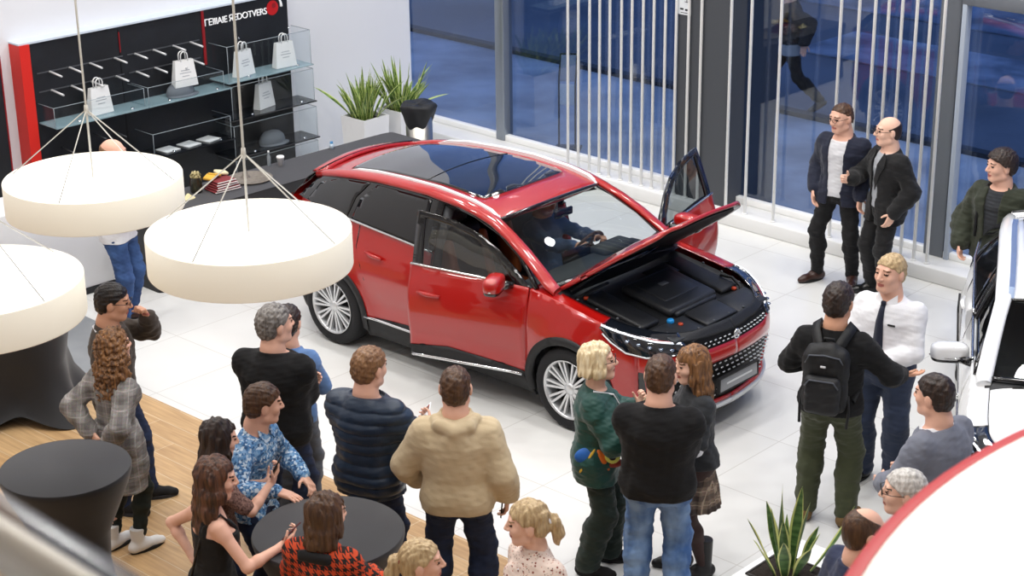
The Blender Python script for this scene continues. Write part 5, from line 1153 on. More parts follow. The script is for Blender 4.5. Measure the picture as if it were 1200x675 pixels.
def build_body(c, name, skin, lips, eye, brow, parent=None, bare_legs=False, hand_sc=1.0):
    s = SDF(c.lo, c.hi, 0.0062)
    s.loft(torso_secs(c), c.pel, c.Rc, 0.03)
    if c.sex == 'f':
        for q in (1, -1): s.ell(c.T((q*0.068, 0.078, 0.30)), (0.056, 0.05, 0.056), c.Rc, 0.04)
    for sd, A in c.arms.items():
        add_arm(s, A, 0.0, 2.0, slim=1.0 if c.sex == 'm' else 0.86); add_hand(s, A, sd, (1.0 if c.sex == 'm' else 0.88)*hand_sc)
    for sd, L in c.legs.items():
        add_leg(s, L, 0.0, 2.0, slim=1.0 if c.sex == 'm' else 0.93); add_feet(s, L)
    s.plane((0, 0, 0.004), (0, 0, -1))
    add_head(s, c)
    def pick(P):
        q = ((P-c.hc) @ c.Rh)/HS; x, y, z = np.abs(q[:, 0]), q[:, 1], q[:, 2]; m = np.zeros(len(P), int)
        m[(x < 0.024) & (np.abs(z+0.0535) < 0.0115-0.2*x) & (y > 0.07)] = 1
        m[(np.abs(x-0.032) < 0.0125) & (np.abs(z-0.0145) < 0.0062) & (y > 0.06)] = 2
        m[(np.abs(x-0.034) < 0.019) & (np.abs(z-0.0365+0.12*(x-0.034)) < 0.0038) & (y > 0.06)] = 3
        return m
    return s.build(name, [skin, lips, eye, brow], parent, pick)
def top(c, name, mt, parent, off=0.016, hem=-0.10, sleeve=1.95, neck=0.485, flare=0.0, loose=0.006, wr=0.006, collar=0.0, vopen=None, puff=0.0, hood=False, h=0.009, seed=1, scoop=None, bust=True, slim=None, turtle=False, cut=None, extra=None, straps=False):
    s = SDF(c.lo-0.03, c.hi+0.03, h)
    secs = torso_secs(c, hem, 9, flare); s.loft(secs, c.pel, c.Rc, 0.03, off=off)
    if c.sex == 'f' and bust:
        for q in (1, -1): s.ell(c.T((q*0.066, 0.078, 0.30)), (0.060+off, 0.05+off, 0.060+off), c.Rc, 0.05)
    if sleeve > 0:
        for sd, A in c.arms.items(): add_arm(s, A, off, sleeve, 0.05, loose, slim=slim or (1.0 if c.sex == 'm' else 0.9))
    if hem < 0.0:
        for sd, L in c.legs.items():
            s.ell(L['H']+np.array([0, -0.045, -0.01]), (0.088+off, 0.08+off, 0.10+off), None, 0.05); s.cap(L['H'], L['H']+(L['K']-L['H'])*0.5, 0.090+off, 0.078+off, 0.05)
    if hood:
        s.chain([c.T(p) for p in ((-0.075, 0.05, 0.475), (-0.118, -0.03, 0.485), (-0.085, -0.105, 0.475), (0, -0.135, 0.455), (0.085, -0.105, 0.475), (0.118, -0.03, 0.485), (0.075, 0.05, 0.475))], [0.024, 0.034, 0.042, 0.050, 0.042, 0.034, 0.024], 0.012)
        s.ell(c.T((0, -0.145, 0.385)), (0.085, 0.035, 0.06), c.Rc, 0.02); s.ell(c.T((0, -0.015, 0.545)), (0.088, 0.092, 0.055), c.Rc, 0.015, 's')
    if extra: extra(s, c)
    if wr: s.noise(wr*0.75, 0.15, seed, (1, 1, 1.4)); s.noise(wr*0.36, 0.055, seed+7, (1, 1, 1.8))
    if puff:
        def fn(X, Y, Z):
            q = (X-c.pel[0])*c.Rc[0, 2]+(Y-c.pel[1])*c.Rc[1, 2]+(Z-c.pel[2])*c.Rc[2, 2]
            return puff*(0.35-np.abs(np.sin(math.pi*q/0.072))**0.6)
        s.func(fn)
    s.plane(c.T((0, 0, hem)), c.Rc @ np.array([0, 0, -1.0]))
    if not turtle:
        n_ = c.Rc @ unit(np.array([0, 0.25, 1.0])); p_ = c.T((0, 0, neck)); a_ = c.Rc[:, 2]
        Q = [s.ax[0][:, None, None]-p_[0], s.ax[1][None, :, None]-p_[1], s.ax[2][None, None, :]-p_[2]]
        dn_ = Q[0]*n_[0]+Q[1]*n_[1]+Q[2]*n_[2]; ax_ = Q[0]*a_[0]+Q[1]*a_[1]+Q[2]*a_[2]
        rr = np.sqrt(np.maximum(Q[0]**2+Q[1]**2+Q[2]**2-ax_**2, 0))
        s.d = np.maximum(s.d, np.minimum(dn_, 0.115-rr).astype(np.float32))
    if collar:
        s.loft([(0.44, 0.078, 0.078), (0.50+collar*0.3, 0.070, 0.072), (0.50+collar, 0.066, 0.070)], c.T((0, 0, 0)), c.Rc, 0.012)
    X = [s.ax[0][:, None, None]-c.pel[0], s.ax[1][None, :, None]-c.pel[1], s.ax[2][None, None, :]-c.pel[2]]
    if vopen or scoop or cut:
        P = [X[0]*c.Rc[0, j]+X[1]*c.Rc[1, j]+X[2]*c.Rc[2, j] for j in range(3)]
        if vopen:      # (z of the closing point, half width at the neck, open below?)
            z0, wid, below = vopen
            wz = np.interp(P[2], [hem-0.02, z0-0.02, z0, 0.50], [below, 0.0 if below <= 0 else min(below, wid)*0.7, 0.002 if below <= 0 else below*0.6+0.02, wid])
            s.d = np.maximum(s.d, np.where(P[1] > 0.02, wz-np.abs(P[0]), -1).astype(np.float32))
        if scoop:
            s.d = np.maximum(s.d, (scoop[1]-np.sqrt(P[0]**2+(P[2]-scoop[0])**2*scoop[2]+0*P[1])).astype(np.float32))
        if cut: s.d = np.maximum(s.d, cut(P).astype(np.float32))
    return s.build(name, mt, parent)
def trousers(c, name, mt, parent, off=0.012, loose=0.014, rise=0.06, t=1.97, wr=0.005, seed=3, h=0.009, slim=None):
    lo = c.lo-0.02; hi = c.hi.copy(); hi[2] = c.pel[2]+0.2
    s = SDF(lo, hi, h); s.loft(torso_secs(c, -9, rise), c.pel, c.Rp if rise < 0.1 else c.Rc, 0.03, off=off)
    for sd, L in c.legs.items():
        s.ell(L['H']+np.array([0, -0.045, -0.01]), (0.088, 0.08, 0.10), None, 0.05)
        add_leg(s, L, off, t, loose, slim=slim or (1.0 if c.sex == 'm' else 0.95))
    s.noise(wr, 0.15, seed, (1, 1, 1.4)); s.noise(wr*0.5, 0.055, seed+5, (1, 1, 1.6))
    s.plane((0, 0, 0.045), (0, 0, -1)); s.plane(c.pel+np.array([0, 0, rise+0.02]), (0, 0, 1))
    return s.build(name, mt, parent)
def skirt(c, name, mt, parent, z0=0.05, z1=-0.42, spread=0.10, off=0.014, wr=0.006, seed=4, pleat=0.0):
    lo = c.lo-0.08; hi = c.hi+0.08; s = SDF(lo, hi, 0.009)
    secs = [(z1, 0.165+spread, 0.13+spread)]+[q for q in torso_secs(c, -0.08, z0)]
    s.loft(secs, c.pel, c.Rp, 0.0, off=off); s.noise(wr, 0.14, seed, (1, 1, 0.5))
    if pleat: s.func(lambda X, Y, Z: pleat*np.sin(22*np.arctan2(Y-c.pel[1], X-c.pel[0]))*np.clip((c.pel[2]-Z)/0.3, 0, 1))
    s.plane(c.pel+np.array([0, 0, z1+0.01]), (0, 0, -1))
    return s.build(name, mt, parent)
def shoes(c, mt, parent, kind='shoe', high=0.0, sole=None, off=0.006, heel=0.0):
    for sd, L in c.legs.items():
        A, f = L['A'], unit(L['fw']*math.cos(rad(L['pitch']))-np.array([0, 0, math.sin(rad(L['pitch']))])); g0 = A[2]-0.085; z = np.array([0, 0, 1.0])
        s = SDF(np.minimum(A, A+f*0.2)-0.12, np.maximum(A, A+f*0.2)+0.12+np.array([0, 0, high]), 0.006)
        b = A-z*0.085
        s.cap(b-f*0.045+z*0.045, b+f*0.03+z*0.055, 0.040+off, 0.042+off, 0.02); s.cap(b+f*0.02+z*0.05, b+f*0.14+z*0.032, 0.042+off, 0.032+off, 0.03)
        s.cap(b+f*0.14+z*0.032, b+f*0.185+z*0.026, 0.034+off, 0.026+off, 0.02)
        s.cap(b-f*0.012+z*0.06, b-f*0.008+z*(0.085+high), 0.040+off, (0.042 if not high else 0.050)+off, 0.02)
        tp = L['pitch'] != 0
        if not tp: s.plane((0, 0, g0+0.012), (0, 0, -1))
        s.plane((0, 0, g0+0.085+high+0.012), (0, 0, 1))
        o = s.build(kind, mt, parent)
        m = MB(); n = 20; side = np.array([f[1], -f[0], 0]); ring = []
        for q in range(n):
            a = 2*math.pi*q/n; u, v = math.cos(a), math.sin(a)
            ln = 0.137 if u > 0 else 0.137; wd = 0.046+off+0.004*u
            ring.append(b+f*(0.066+u*(ln+off))+side*v*wd*(1-0.25*max(u, 0)**3))
        if not tp: m.prism([tuple(p+np.array([0, 0, 0.001])) for p in ring], (0, 0, 0.024)); m.build('sole', sole or M['sole'], o)
def hair(c, name, mt, parent, style='short', length=0.3, thick=0.010, seed=2, wave=0.0, fringe=False, off_face=0.0, tie=None, crown=0.040):
    H, R = c.H, c.Rh; lo = c.hc-0.2; hi = c.hc+0.2
    if style in ('long', 'curly', 'bob', 'pony'): lo = lo - np.array([0.1, 0.1, length+0.05]); hi = hi+0.1
    s = SDF(lo, hi, 0.0065)
    K_ = HS; s.ell(H((0, -0.013, 0.030)), (0.077*K_+thick, 0.097*K_+thick, 0.089*K_+thick), R, 0.02)
    if style in ('short', 'ring', 'pony', 'tidy'):
        s.ell(H((0, -0.045, -0.015)), (0.070*K_+thick*0.5, 0.062*K_+thick*0.7, 0.07*K_), R, 0.02)
    if style in ('short', 'tidy'): s.noise(0.003, 0.03, seed, (1, 1, 1))
    X = [s.ax[0][:, None, None]-c.hc[0], s.ax[1][None, :, None]-c.hc[1], s.ax[2][None, None, :]-c.hc[2]]
    P = [(X[0]*R[0, j]+X[1]*R[1, j]+X[2]*R[2, j])/K_ for j in range(3)]
    if style in ('short', 'ring', 'pony', 'tidy'):
        line = np.where(np.abs(P[0]) < 0.055, 0.80, 0.95)*P[1]+0.004+off_face
        line = np.where(P[1] < -0.03, np.maximum(-0.085, line*1.6), line)
        s.d = np.maximum(s.d, (line-P[2]).astype(np.float32))
        for q in (1, -1): s.ell(H((q*0.084, -0.008, -0.012)), (0.024*K_, 0.026*K_, 0.036*K_), R, 0.004, 's')
    if style == 'ring': s.d = np.maximum(s.d, (np.minimum(P[2]-crown+(0.35+6*max(0, crown-0.04))*P[1], 1)).astype(np.float32))
    dn = np.array([0, 0, -1.0]); Y = rz(c.yaw); B = lambda x, y, z: c.hc + Y @ np.array([x, y, z])
    if style == 'pony':
        s.ell(B(0, -0.105, 0.03), (0.03, 0.03, 0.03), None, 0.02)
        s.chain([B(0, -0.10, 0.03), B(0, -0.15, 0.015), B(0.0, -0.175, -0.06), B(0, -0.17, -0.04-length)], [0.022, 0.034, 0.036, 0.012], 0.02)
        s.noise(0.004, 0.022, seed, (1, 1, 0.25))
    if style in ('long', 'curly', 'bob'):
        for j in range(11):
            a = rad(-115+23*j*1.0+(0)); sx = math.sin(a); cy = -math.cos(a); fr = abs(sx)
            ln = length*(1.0-0.12*fr)
            p0 = B(0.076*sx, 0.083*cy-0.01, 0.03); p1 = B((0.094+0.012*wave)*sx, 0.102*cy-0.012, max(-0.07, -ln*0.6))
            tz = -0.17; p2 = B((0.100+0.03*wave)*sx, 0.106*cy-0.022, max(tz, -ln)); pts = [p0, p1, p2]; rs = [0.024, 0.024, 0.026 if style != 'bob' else 0.022]
            if ln > 0.2: pts.append(B((0.082+0.05*wave)*sx, 0.075*cy-0.07, -ln)); rs.append(0.014)
            s.chain(pts, rs, 0.025)
        cut = np.maximum.reduce([0.048-P[1]+0*P[2], np.abs(P[0])-0.068+0*P[2], P[2]-(0.066 if not fringe else 0.046)])
        cut = np.minimum(cut, np.maximum(0.02-P[1]+0*P[2], P[2]+0.10+0*P[0]))
        s.d = np.maximum(s.d, -cut.astype(np.float32))
        if style == 'curly': s.noise(0.009, 0.045, seed, (1, 1, 0.8), n=8); s.noise(0.005, 0.022, seed+3, (1, 1, 0.7), n=8)
        else: s.noise(0.005, 0.06, seed+2, (1, 1, 0.4)); s.noise(0.0035, 0.024, seed, (1, 1, 0.12))
    o = s.build(name, mt, parent)
    if style == 'pony' and tie:
        m = MB(); m.tube([B(0.034*math.cos(2*math.pi*k/12), -0.128+0.012*math.sin(2*math.pi*k/12), 0.026+0.034*math.sin(2*math.pi*k/12)) for k in range(13)], 0.008, 8); m.build('hair_tie', tie, o)
    return o
def glasses(c, parent, mt, big=1.0):
    m = MB(); H = c.H
    for q in (1, -1):
        m.tube([H((q*0.032+0.023*big*math.cos(a), 0.104-0.010*abs(math.cos(a))*q*0, 0.013+0.016*big*math.sin(a))) for a in (2*math.pi*k/14 for k in range(15))], 0.0022, 6)
        m.tube([H((q*0.055, 0.102, 0.016)), H((q*0.078, 0.06, 0.016)), H((q*0.083, -0.01, 0.014))], 0.0022, 6)
    m.tube([H((-0.010, 0.106, 0.016)), H((0.010, 0.106, 0.016))], 0.0022, 6)
    return m.build('glasses', mt, parent)
def front(c, x, z, off):   # point on the chest at height z of the torso
    o = torso_secs(c); zz = [q[0] for q in o]; a, b, cy = (float(np.interp(z, zz, [q[i] for q in o])) for i in (1, 2, 3))
    return c.T((x, cy+(b+off)*math.sqrt(max(0.05, 1-(x/(a+off))**2)), z))
def finish_person(o, loc, face, h):
    """scales the canonical 1.75 m figure, turns it and sets its feet on the ground"""
    k = h/1.75
    def sc(ob):
        n = len(ob.data.vertices); a = np.empty(n*3, np.float32); ob.data.vertices.foreach_get('co', a); ob.data.vertices.foreach_set('co', a*k); ob.data.update()
    for ob in [o]+children(o):
        sc(ob)
        if ob is not o:
            for q in children(ob): sc(q)
    o.location = (loc[0], loc[1], loc[2] if len(loc) > 2 else 0.0); o.rotation_euler = (0, 0, rad(face-90))
    return o

def _mm():
    M['skin'] = mat('skin', 'e6b49c', 0.55, bump=(60, 0.03)); M['skin_tan'] = mat('skin_tan', 'd6a082', 0.55); M['skin_pale'] = mat('skin_pale', 'eec0a8', 0.5)
    M['lips'] = mat('lips', 'b86a60', 0.45); M['eye'] = mat('eye', '3a2a24', 0.25)
    for k, a, b in (('brown', '3a2519', '5c4029'), ('dark', '1f1613', '38281f'), ('black', '120e0d', '241c18'), ('grey', '55504c', '8a8580'), ('blond', 'cdb68c', 'eadbb8'), ('ash', 'a0855f', 'cdb48a'), ('auburn', '2b1a13', '6b4632'), ('ginger', '523724', '966a40'), ('silver', 'a8a49e', 'd6d2cc'), ('lightbrown', '6b4a30', '8f6a48')):
        M['hair_'+k] = mat('hair_'+k, a, 0.42, var=(55, b, (1, 1, 0.12)), bump=(90, 0.35, (1, 1, 0.1)))
        M['brow_'+k] = mat('brow_'+k, a, 0.6)
    M['sole'] = mat('sole', '1a1a1a', 0.7)
    M['black_cloth'] = mat('black_cloth', '0a0a0c', 0.85, sheen=0.05, bump=(120, 0.12)); M['black_knit'] = mat('black_knit', '070709', 0.9, sheen=0.04, bump=(200, 0.2))
_mm()
def m_hound(name, a, b_, f):
    m, nt, b, N, L, mth, mix = graph(name, 0.85); tc = N('TexCoord'); sp = N('SeparateXYZ'); L(tc.outputs['Object'], sp.inputs[0])
    x = mth('ADD', sp.outputs[0], mth('MULTIPLY', sp.outputs[1], 0.6)); u = mth('MULTIPLY', x, f); v = mth('MULTIPLY', sp.outputs[2], f)
    A = mth('LESS_THAN', mth('FRACT', u), 0.5); B = mth('LESS_THAN', mth('FRACT', v), 0.5); D = mth('LESS_THAN', mth('FRACT', mth('MULTIPLY', mth('ADD', u, v), 2.0)), 0.5)
    same = mth('COMPARE', A, B, 0.1); r = mth('ADD', mth('MULTIPLY', same, A), mth('MULTIPLY', mth('SUBTRACT', 1.0, same), D))
    L(mix(r, srgb(a), srgb(b_)), b.inputs['Base Color']); return m
def m_plaid(name, base, dark, light, f):
    m, nt, b, N, L, mth, mix = graph(name, 0.85); tc = N('TexCoord'); sp = N('SeparateXYZ'); L(tc.outputs['Object'], sp.inputs[0])
    x = mth('ADD', sp.outputs[0], mth('MULTIPLY', sp.outputs[1], 0.7)); u = mth('FRACT', mth('MULTIPLY', x, f)); v = mth('FRACT', mth('MULTIPLY', sp.outputs[2], f))
    s = mth('ADD', mth('LESS_THAN', u, 0.4), mth('LESS_THAN', v, 0.4)); c1 = mix(mth('MULTIPLY', s, 0.5), srgb(base), srgb(dark))
    t = mth('MAXIMUM', mth('COMPARE', u, 0.7, 0.035), mth('COMPARE', v, 0.7, 0.035)); c2 = mix(mth('MULTIPLY', t, 0.7), c1, srgb(light))
    no = N('TexNoise'); no.inputs['Scale'].default_value = 140; L(tc.outputs['Object'], no.inputs['Vector']); mm = N('Mix', data_type='RGBA', blend_type='OVERLAY'); mm.inputs[0].default_value = 0.55; L(c2, mm.inputs[6]); L(no.outputs['Color'], mm.inputs[7])
    hs = N('HueSaturation'); hs.inputs['Saturation'].default_value = 0.85; L(mm.outputs[2], hs.inputs['Color']); L(hs.outputs[0], b.inputs['Base Color']); return m
def m_spots(name, base, cols, sc, th):
    m, nt, b, N, L, mth, mix = graph(name, 0.8); tc = N('TexCoord'); c = srgb(base)
    for i, q in enumerate(cols):
        mp = N('Mapping'); mp.inputs['Location'].default_value = (i*3.7, i*1.3, i*2.1); L(tc.outputs['Object'], mp.inputs[0])
        v = N('TexVoronoi'); v.inputs['Scale'].default_value = sc*(1+0.25*i); L(mp.outputs[0], v.inputs['Vector']); r = mth('LESS_THAN', v.outputs['Distance'], th*(1-0.1*i)); c = mix(r, c, srgb(q))
    L(c, b.inputs['Base Color']); return m
def m_mosaic(name, cols, sc):
    m, nt, b, N, L, mth, mix = graph(name, 0.75); tc = N('TexCoord'); v = N('TexVoronoi'); v.inputs['Scale'].default_value = sc; L(tc.outputs['Object'], v.inputs['Vector'])
    rp = N('ValToRGB'); rp.color_ramp.interpolation = 'CONSTANT'; e = rp.color_ramp.elements; e[0].color = srgb(cols[0]); e[1].position = 1/len(cols); e[1].color = srgb(cols[1])
    for i, q in enumerate(cols[2:]): k = e.new((i+2)/len(cols)); k.color = srgb(q)
    sp = N('SeparateColor'); L(v.outputs['Color'], sp.inputs[0]); L(sp.outputs[0], rp.inputs[0]); L(rp.outputs[0], b.inputs['Base Color']); return m
M['hound'] = m_hound('houndstooth_orange', '17100e', 'c8451c', 21.0); M['plaid'] = m_plaid('plaid_brown', '7a6552', '3c2f28', 'b09a80', 11.0); M['tweed'] = m_plaid('tweed_grey', '8f8a86', '6c6764', 'aaa5a0', 9.0)
M['floral'] = m_spots('floral_print', 'ecd9cc', ('8d4a3a', 'c98c76', '5a3a34'), 34, 0.22); M['mosaic'] = m_mosaic('blue_print', ('2c5684', '7fa6cc', '3f74a8', 'c4d6e6', '5f90bf'), 70)
M['lace'] = mat('lace_brown', '4a2f2a', 0.8, var=(70, '8a6a60'), bump=(90, 0.5))
for k, hx in dict(c_navy='161c30', c_suit='0b0b0d', c_white='e9eaee', c_tshirt='d9dadd', c_beige='c9b694', c_brown='3b3128', c_olive='2b3022', c_greysuit='6f7380', c_navysuit='1d2745', c_green='12433c', c_dkgreen='1a2a24', c_shirtblue='5d7fb0', c_grey='4c5058', c_puffer='14283e', c_vest='23262a', c_tights='3a2622', c_stripe='2a2d30', c_drv='4a5f80', c_olivepants='3b4028', c_slate='2f3a52').items(): M[k] = mat(k, hx, 0.82, sheen=0.12, bump=(150, 0.12))
M['c_puffer'].node_tree.nodes['Principled BSDF'].inputs['Roughness'].default_value = 0.38; M['c_green'].node_tree.nodes['Principled BSDF'].inputs['Roughness'].default_value = 0.55
for k, a, b_ in (('jeans_blue', '27406c', '3d5c8f'), ('jeans_dark', '121c33', '1e2c4a'), ('jeans_light', '3b5f95', '7d9cc4')): M[k] = mat(k, a, 0.85, var=(7, b_, (1, 1, 0.5)), bump=(200, 0.15))
M['shoe_black'] = mat('shoe_black', '0d0d0e', 0.3, coat=0.2); M['shoe_brown'] = mat('shoe_brown', '3a2119', 0.35, coat=0.2); M['shoe_suede'] = mat('shoe_suede', '1b1a1b', 0.9); M['boot_white'] = mat('boot_white', 'e6e4e0', 0.5); M['boot_tan'] = mat('boot_tan', '6f5636', 0.85)
M['leather'] = mat('leather_black', '121214', 0.4); M['nylon'] = mat('nylon_black', '0f1012', 0.6, bump=(180, 0.2)); M['glasses'] = mat('glasses_frame', '1a1614', 0.3); M['phone_glass'] = mat('phone_glass', '0b0c10', 0.08, coat=0.5); M['phone_case'] = mat('phone_case', '5a2024', 0.4)
# ---------------------------------------------------------------- the visitors
CLASP_R = arm((0.035, 0.27, 1.06), (1, -0.5, -0.5), (-0.92, 0.3, 0.1), (0, -0.9, 0.3), 35); CLASP_L = arm((-0.05, 0.25, 1.03), (-1, -0.5, -0.5), (0.92, 0.3, 0.15), (0, -0.9, 0.3), 35)
POCKET = arm((0.235, 0.07, 0.90), (0.6, -1, 0), (-0.15, 0.35, -0.9), (-1, 0, 0), 20); FOLD_R = arm((-0.06, 0.24, 1.17), (1, -0.3, -0.6), (-0.95, 0.15, 0.15), (0, -1, 0), 25); FOLD_L = arm((0.06, 0.27, 1.14), (-1, -0.3, -0.6), (0.95, 0.1, 0.1), (0, -1, 0), 25)
PHONE_R = arm((0.12, 0.33, 1.14), (0.7, -0.6, -0.7), (-0.25, 0.80, 0.45), (-0.35, -0.35, 0.85), 38); FOLD_L_, FOLD_R_ = FOLD_L, FOLD_R
REST_R = arm((0.27, 0.07, 0.87)); REST_L = mirror(REST_R)
def visitor(label, loc, face, h, dress, group=None, skin='skin', brow='brown', **kw):
    c = pose(**kw); o = build_body(c, 'person', M[skin], M['lips'], M['eye'], M['brow_'+brow]); dress(c, o); finish_person(o, loc, face, h)
    c.k = h/1.75; c.loc = np.array([loc[0], loc[1], loc[2] if len(loc) > 2 else 0.0]); c.face = face
    setp(o, label, 'person', group or 'visitors in the showroom'); return c, o
def world(c, p): return c.loc + rz(c.face-90) @ (np.array(p, float)*c.k)
def wdir(c, v): return rz(c.face-90) @ np.array(v, float)
def orient_m(d, n):
    d = unit(d); n = unit(np.array(n)-np.array(n)@d*d); l = np.cross(d, n); return Matrix(((l[0], d[0], n[0]), (l[1], d[1], n[1]), (l[2], d[2], n[2])))
def phone(c, sd, label, tilt=0.0, case='phone_case', off=0.022, along=0.10, name='phone', size=(0.072, 0.148, 0.009)):
    A = c.arms[sd]; d = wdir(c, A['d']); n = wdir(c, A['n']); n = unit(n-(n@d)*d); p = world(c, A['W'])+d*along+n*off
    o = empty(name, tuple(p), 0, label, 'phone'); o.rotation_euler = orient_m(d, n).to_euler()
    q = MB(); q.rbox((0, 0, 0), size, 0.004); q.build('case', M[case], o); q = MB(); q.rbox((0, 0, size[2]/2), (size[0]*0.92, size[1]*0.94, 0.002), 0.001); q.build('screen', M['phone_glass'], o); return o
def tie_collar(c, o, mt, collar_mt, zb=0.10):
    q = MB(); T = c.T; zs = [0.462, 0.42, 0.35, 0.28, 0.18, zb]; wd = [0.018, 0.021, 0.028, 0.033, 0.038, 0.041]; vs = []
    for z, w_ in zip(zs, wd): vs += [tuple(front(c, -w_, z, 0.030)), tuple(front(c, 0, z, 0.038)), tuple(front(c, w_, z, 0.030))]
    vs.append(tuple(front(c, 0, zb-0.045, 0.034))); fs = [t for i in range(5) for t in ((i*3, i*3+1, i*3+4, i*3+3), (i*3+1, i*3+2, i*3+5, i*3+4))]+[(15, 16, 18), (16, 17, 18)]
    q.add(vs, fs, True); t = q.build('tie', mt, o); md = t.modifiers.new('thickness', 'SOLIDIFY'); md.thickness = 0.006
    q = MB(); kk = front(c, 0, 0.468, 0.030); q.rbox(tuple(kk), (0.036, 0.03, 0.04), 0.010); q.build('tie_knot', mt, t)
def collar_pts(c, o, mt, y=0.085, z=0.485, nm='collar'):
    q = MB(); T = c.T
    for s in (1, -1): q.add([tuple(T(p)) for p in ((s*0.012, y+0.012, z-0.012), (s*0.07, y-0.045, z+0.035), (s*0.082, y-0.02, z-0.012), (s*0.05, y+0.022, z-0.055))], [(0, 1, 2, 3)])
    t = q.build(nm, mt, o); md = t.modifiers.new('thickness', 'SOLIDIFY'); md.thickness = 0.006; return t
def lapels(c, o, mt, z0=0.10):
    for s in (1, -1):
        q = MB(); q.add([tuple(front(c, x*s, z, 0.040)) for x, z in ((0.070, 0.485), (0.115, 0.44), (0.13, 0.36), (0.09, 0.28), (0.035, z0+0.03), (0.030, 0.24), (0.052, 0.38))], [(0, 1, 2, 6), (6, 2, 3, 5), (5, 3, 4)])
        t = q.build('lapel', mt, o); md = t.modifiers.new('thickness', 'SOLIDIFY'); md.thickness = 0.01
def reach(loc, face, h, w_):   # a place in the room in a visitor's own frame
    l = rz(-(face-90)) @ (np.array(w_, float)-np.array([loc[0], loc[1], 0.0])); return tuple(l/(h/1.75))
def worn(name, c, label, cat):
    e = empty(name, tuple(c.loc), rad(c.face-90), label, cat); e.scale = (c.k,)*3; return e

# man behind the far lamp, by the buffet
def d(c, o):
    top(c, 'shirt', M['c_white'], o, hem=-0.12, off=0.020); trousers(c, 'trousers', M['jeans_blue'], o, rise=-0.04, loose=0.018); shoes(c, M['shoe_brown'], o); hair(c, 'hair', M['hair_lightbrown'], o, 'ring', thick=0.004)
visitor('man in blue jeans half hidden behind the hanging lamps by the buffet', (-13.50, 8.42), 30, 1.78, d, brow='lightbrown', girth=1.1, right=CLASP_R, left=CLASP_L, feet=((0.13, 0.03, 25), (-0.12, -0.02, -5)))
# man in brown jacket with his hand at his mouth
def d(c, o):
    top(c, 'jacket', M['c_brown'], o, off=0.030, hem=-0.14, collar=0.03, wr=0.007); trousers(c, 'trousers', M['jeans_dark'], o, rise=-0.06); shoes(c, M['shoe_suede'], o, 'sneaker', sole=mat('sole_grey', '2f3238', 0.7)); hair(c, 'hair', M['hair_black'], o, 'short'); glasses(c, o, M['glasses'])
    q = MB(); q.tube([tuple(c.T(p)) for p in ((-0.105, -0.02, 0.46), (-0.085, -0.085, 0.475), (0.0, -0.112, 0.485), (0.085, -0.085, 0.475), (0.105, -0.01, 0.46))], 0.007, 6); q.build('collar_piping', M['c_white'], o)
visitor('man in a dark brown jacket and glasses holding his hand to his mouth', (-10.44, 6.36), 52, 1.76, d, brow='dark', skin='skin_tan', girth=1.12, head=(0, 8, 0), left=arm((-0.03, 0.27, 1.47), (-0.7, 0.6, -0.7), (0.35, -0.3, 0.85), (0.6, -0.7, 0), 80), right=arm((0.27, 0.05, 0.86)), feet=((0.12, -0.02, 20), (-0.1, 0.16, -5)))
# woman in grey coat
def d(c, o):
    top(c, 'coat', M['tweed'], o, off=0.026, hem=-0.42, loose=0.012, wr=0.006, extra=lambda s, c: s.loft([(-0.44, 0.185, 0.165), (-0.2, 0.172, 0.14), (0.05, 0.14, 0.11)], c.pel, c.Rp, 0.05, off=0.02), collar=0.012)
    trousers(c, 'trousers', mat('leggings', '1c241f', 0.8), o, off=0.006, loose=0.003, rise=0.0, t=1.85); shoes(c, M['boot_white'], o, 'boot', high=0.10); hair(c, 'hair', M['hair_ginger'], o, 'curly', length=0.36, wave=1.0, seed=5)
visitor('woman with long curly hair in a grey checked coat, hands behind her back', (-9.88, 6.0), 98, 1.68, d, brow='brown', sex='f', side=3, head=(-12, -4, 0), right=arm((0.07, -0.17, 0.93), (1, -0.6, 0), (-0.85, -0.1, -0.45), (0, 1, 0), 40), left=arm((-0.06, -0.19, 1.0), (-1, -0.6, 0), (0.85, -0.1, -0.4), (0, 1, 0), 40), feet=((0.10, 0.02, 10), (-0.09, -0.06, -5)))
# man in black sweater, grey hair
def d(c, o):
    top(c, 'sweater', M['black_knit'], o, off=0.028, hem=-0.13, collar=0.02, loose=0.012); trousers(c, 'trousers', M['jeans_dark'], o, rise=-0.05, loose=0.018); shoes(c, M['shoe_black'], o); hair(c, 'hair', M['hair_grey'], o, 'short')
visitor('grey-haired man in a black sweater and dark jeans seen from behind', (-9.08, 6.78), 118, 1.84, d, brow='grey', girth=1.34, head=(-38, 0, 0), right=FOLD_R, left=FOLD_L, feet=((0.13, 0, 15), (-0.13, 0, -10)))
# the man hidden behind him
def d(c, o):
    top(c, 'shirt', M['c_shirtblue'], o, hem=-0.1, collar=0.03); trousers(c, 'trousers', M['c_grey'], o, rise=-0.04); shoes(c, M['shoe_black'], o); hair(c, 'hair', M['hair_dark'], o, 'short')
visitor('man in a blue collar and grey trousers almost hidden behind the black sweater', (-9.36, 7.12), 120, 1.66, d, right=CLASP_R, left=CLASP_L)
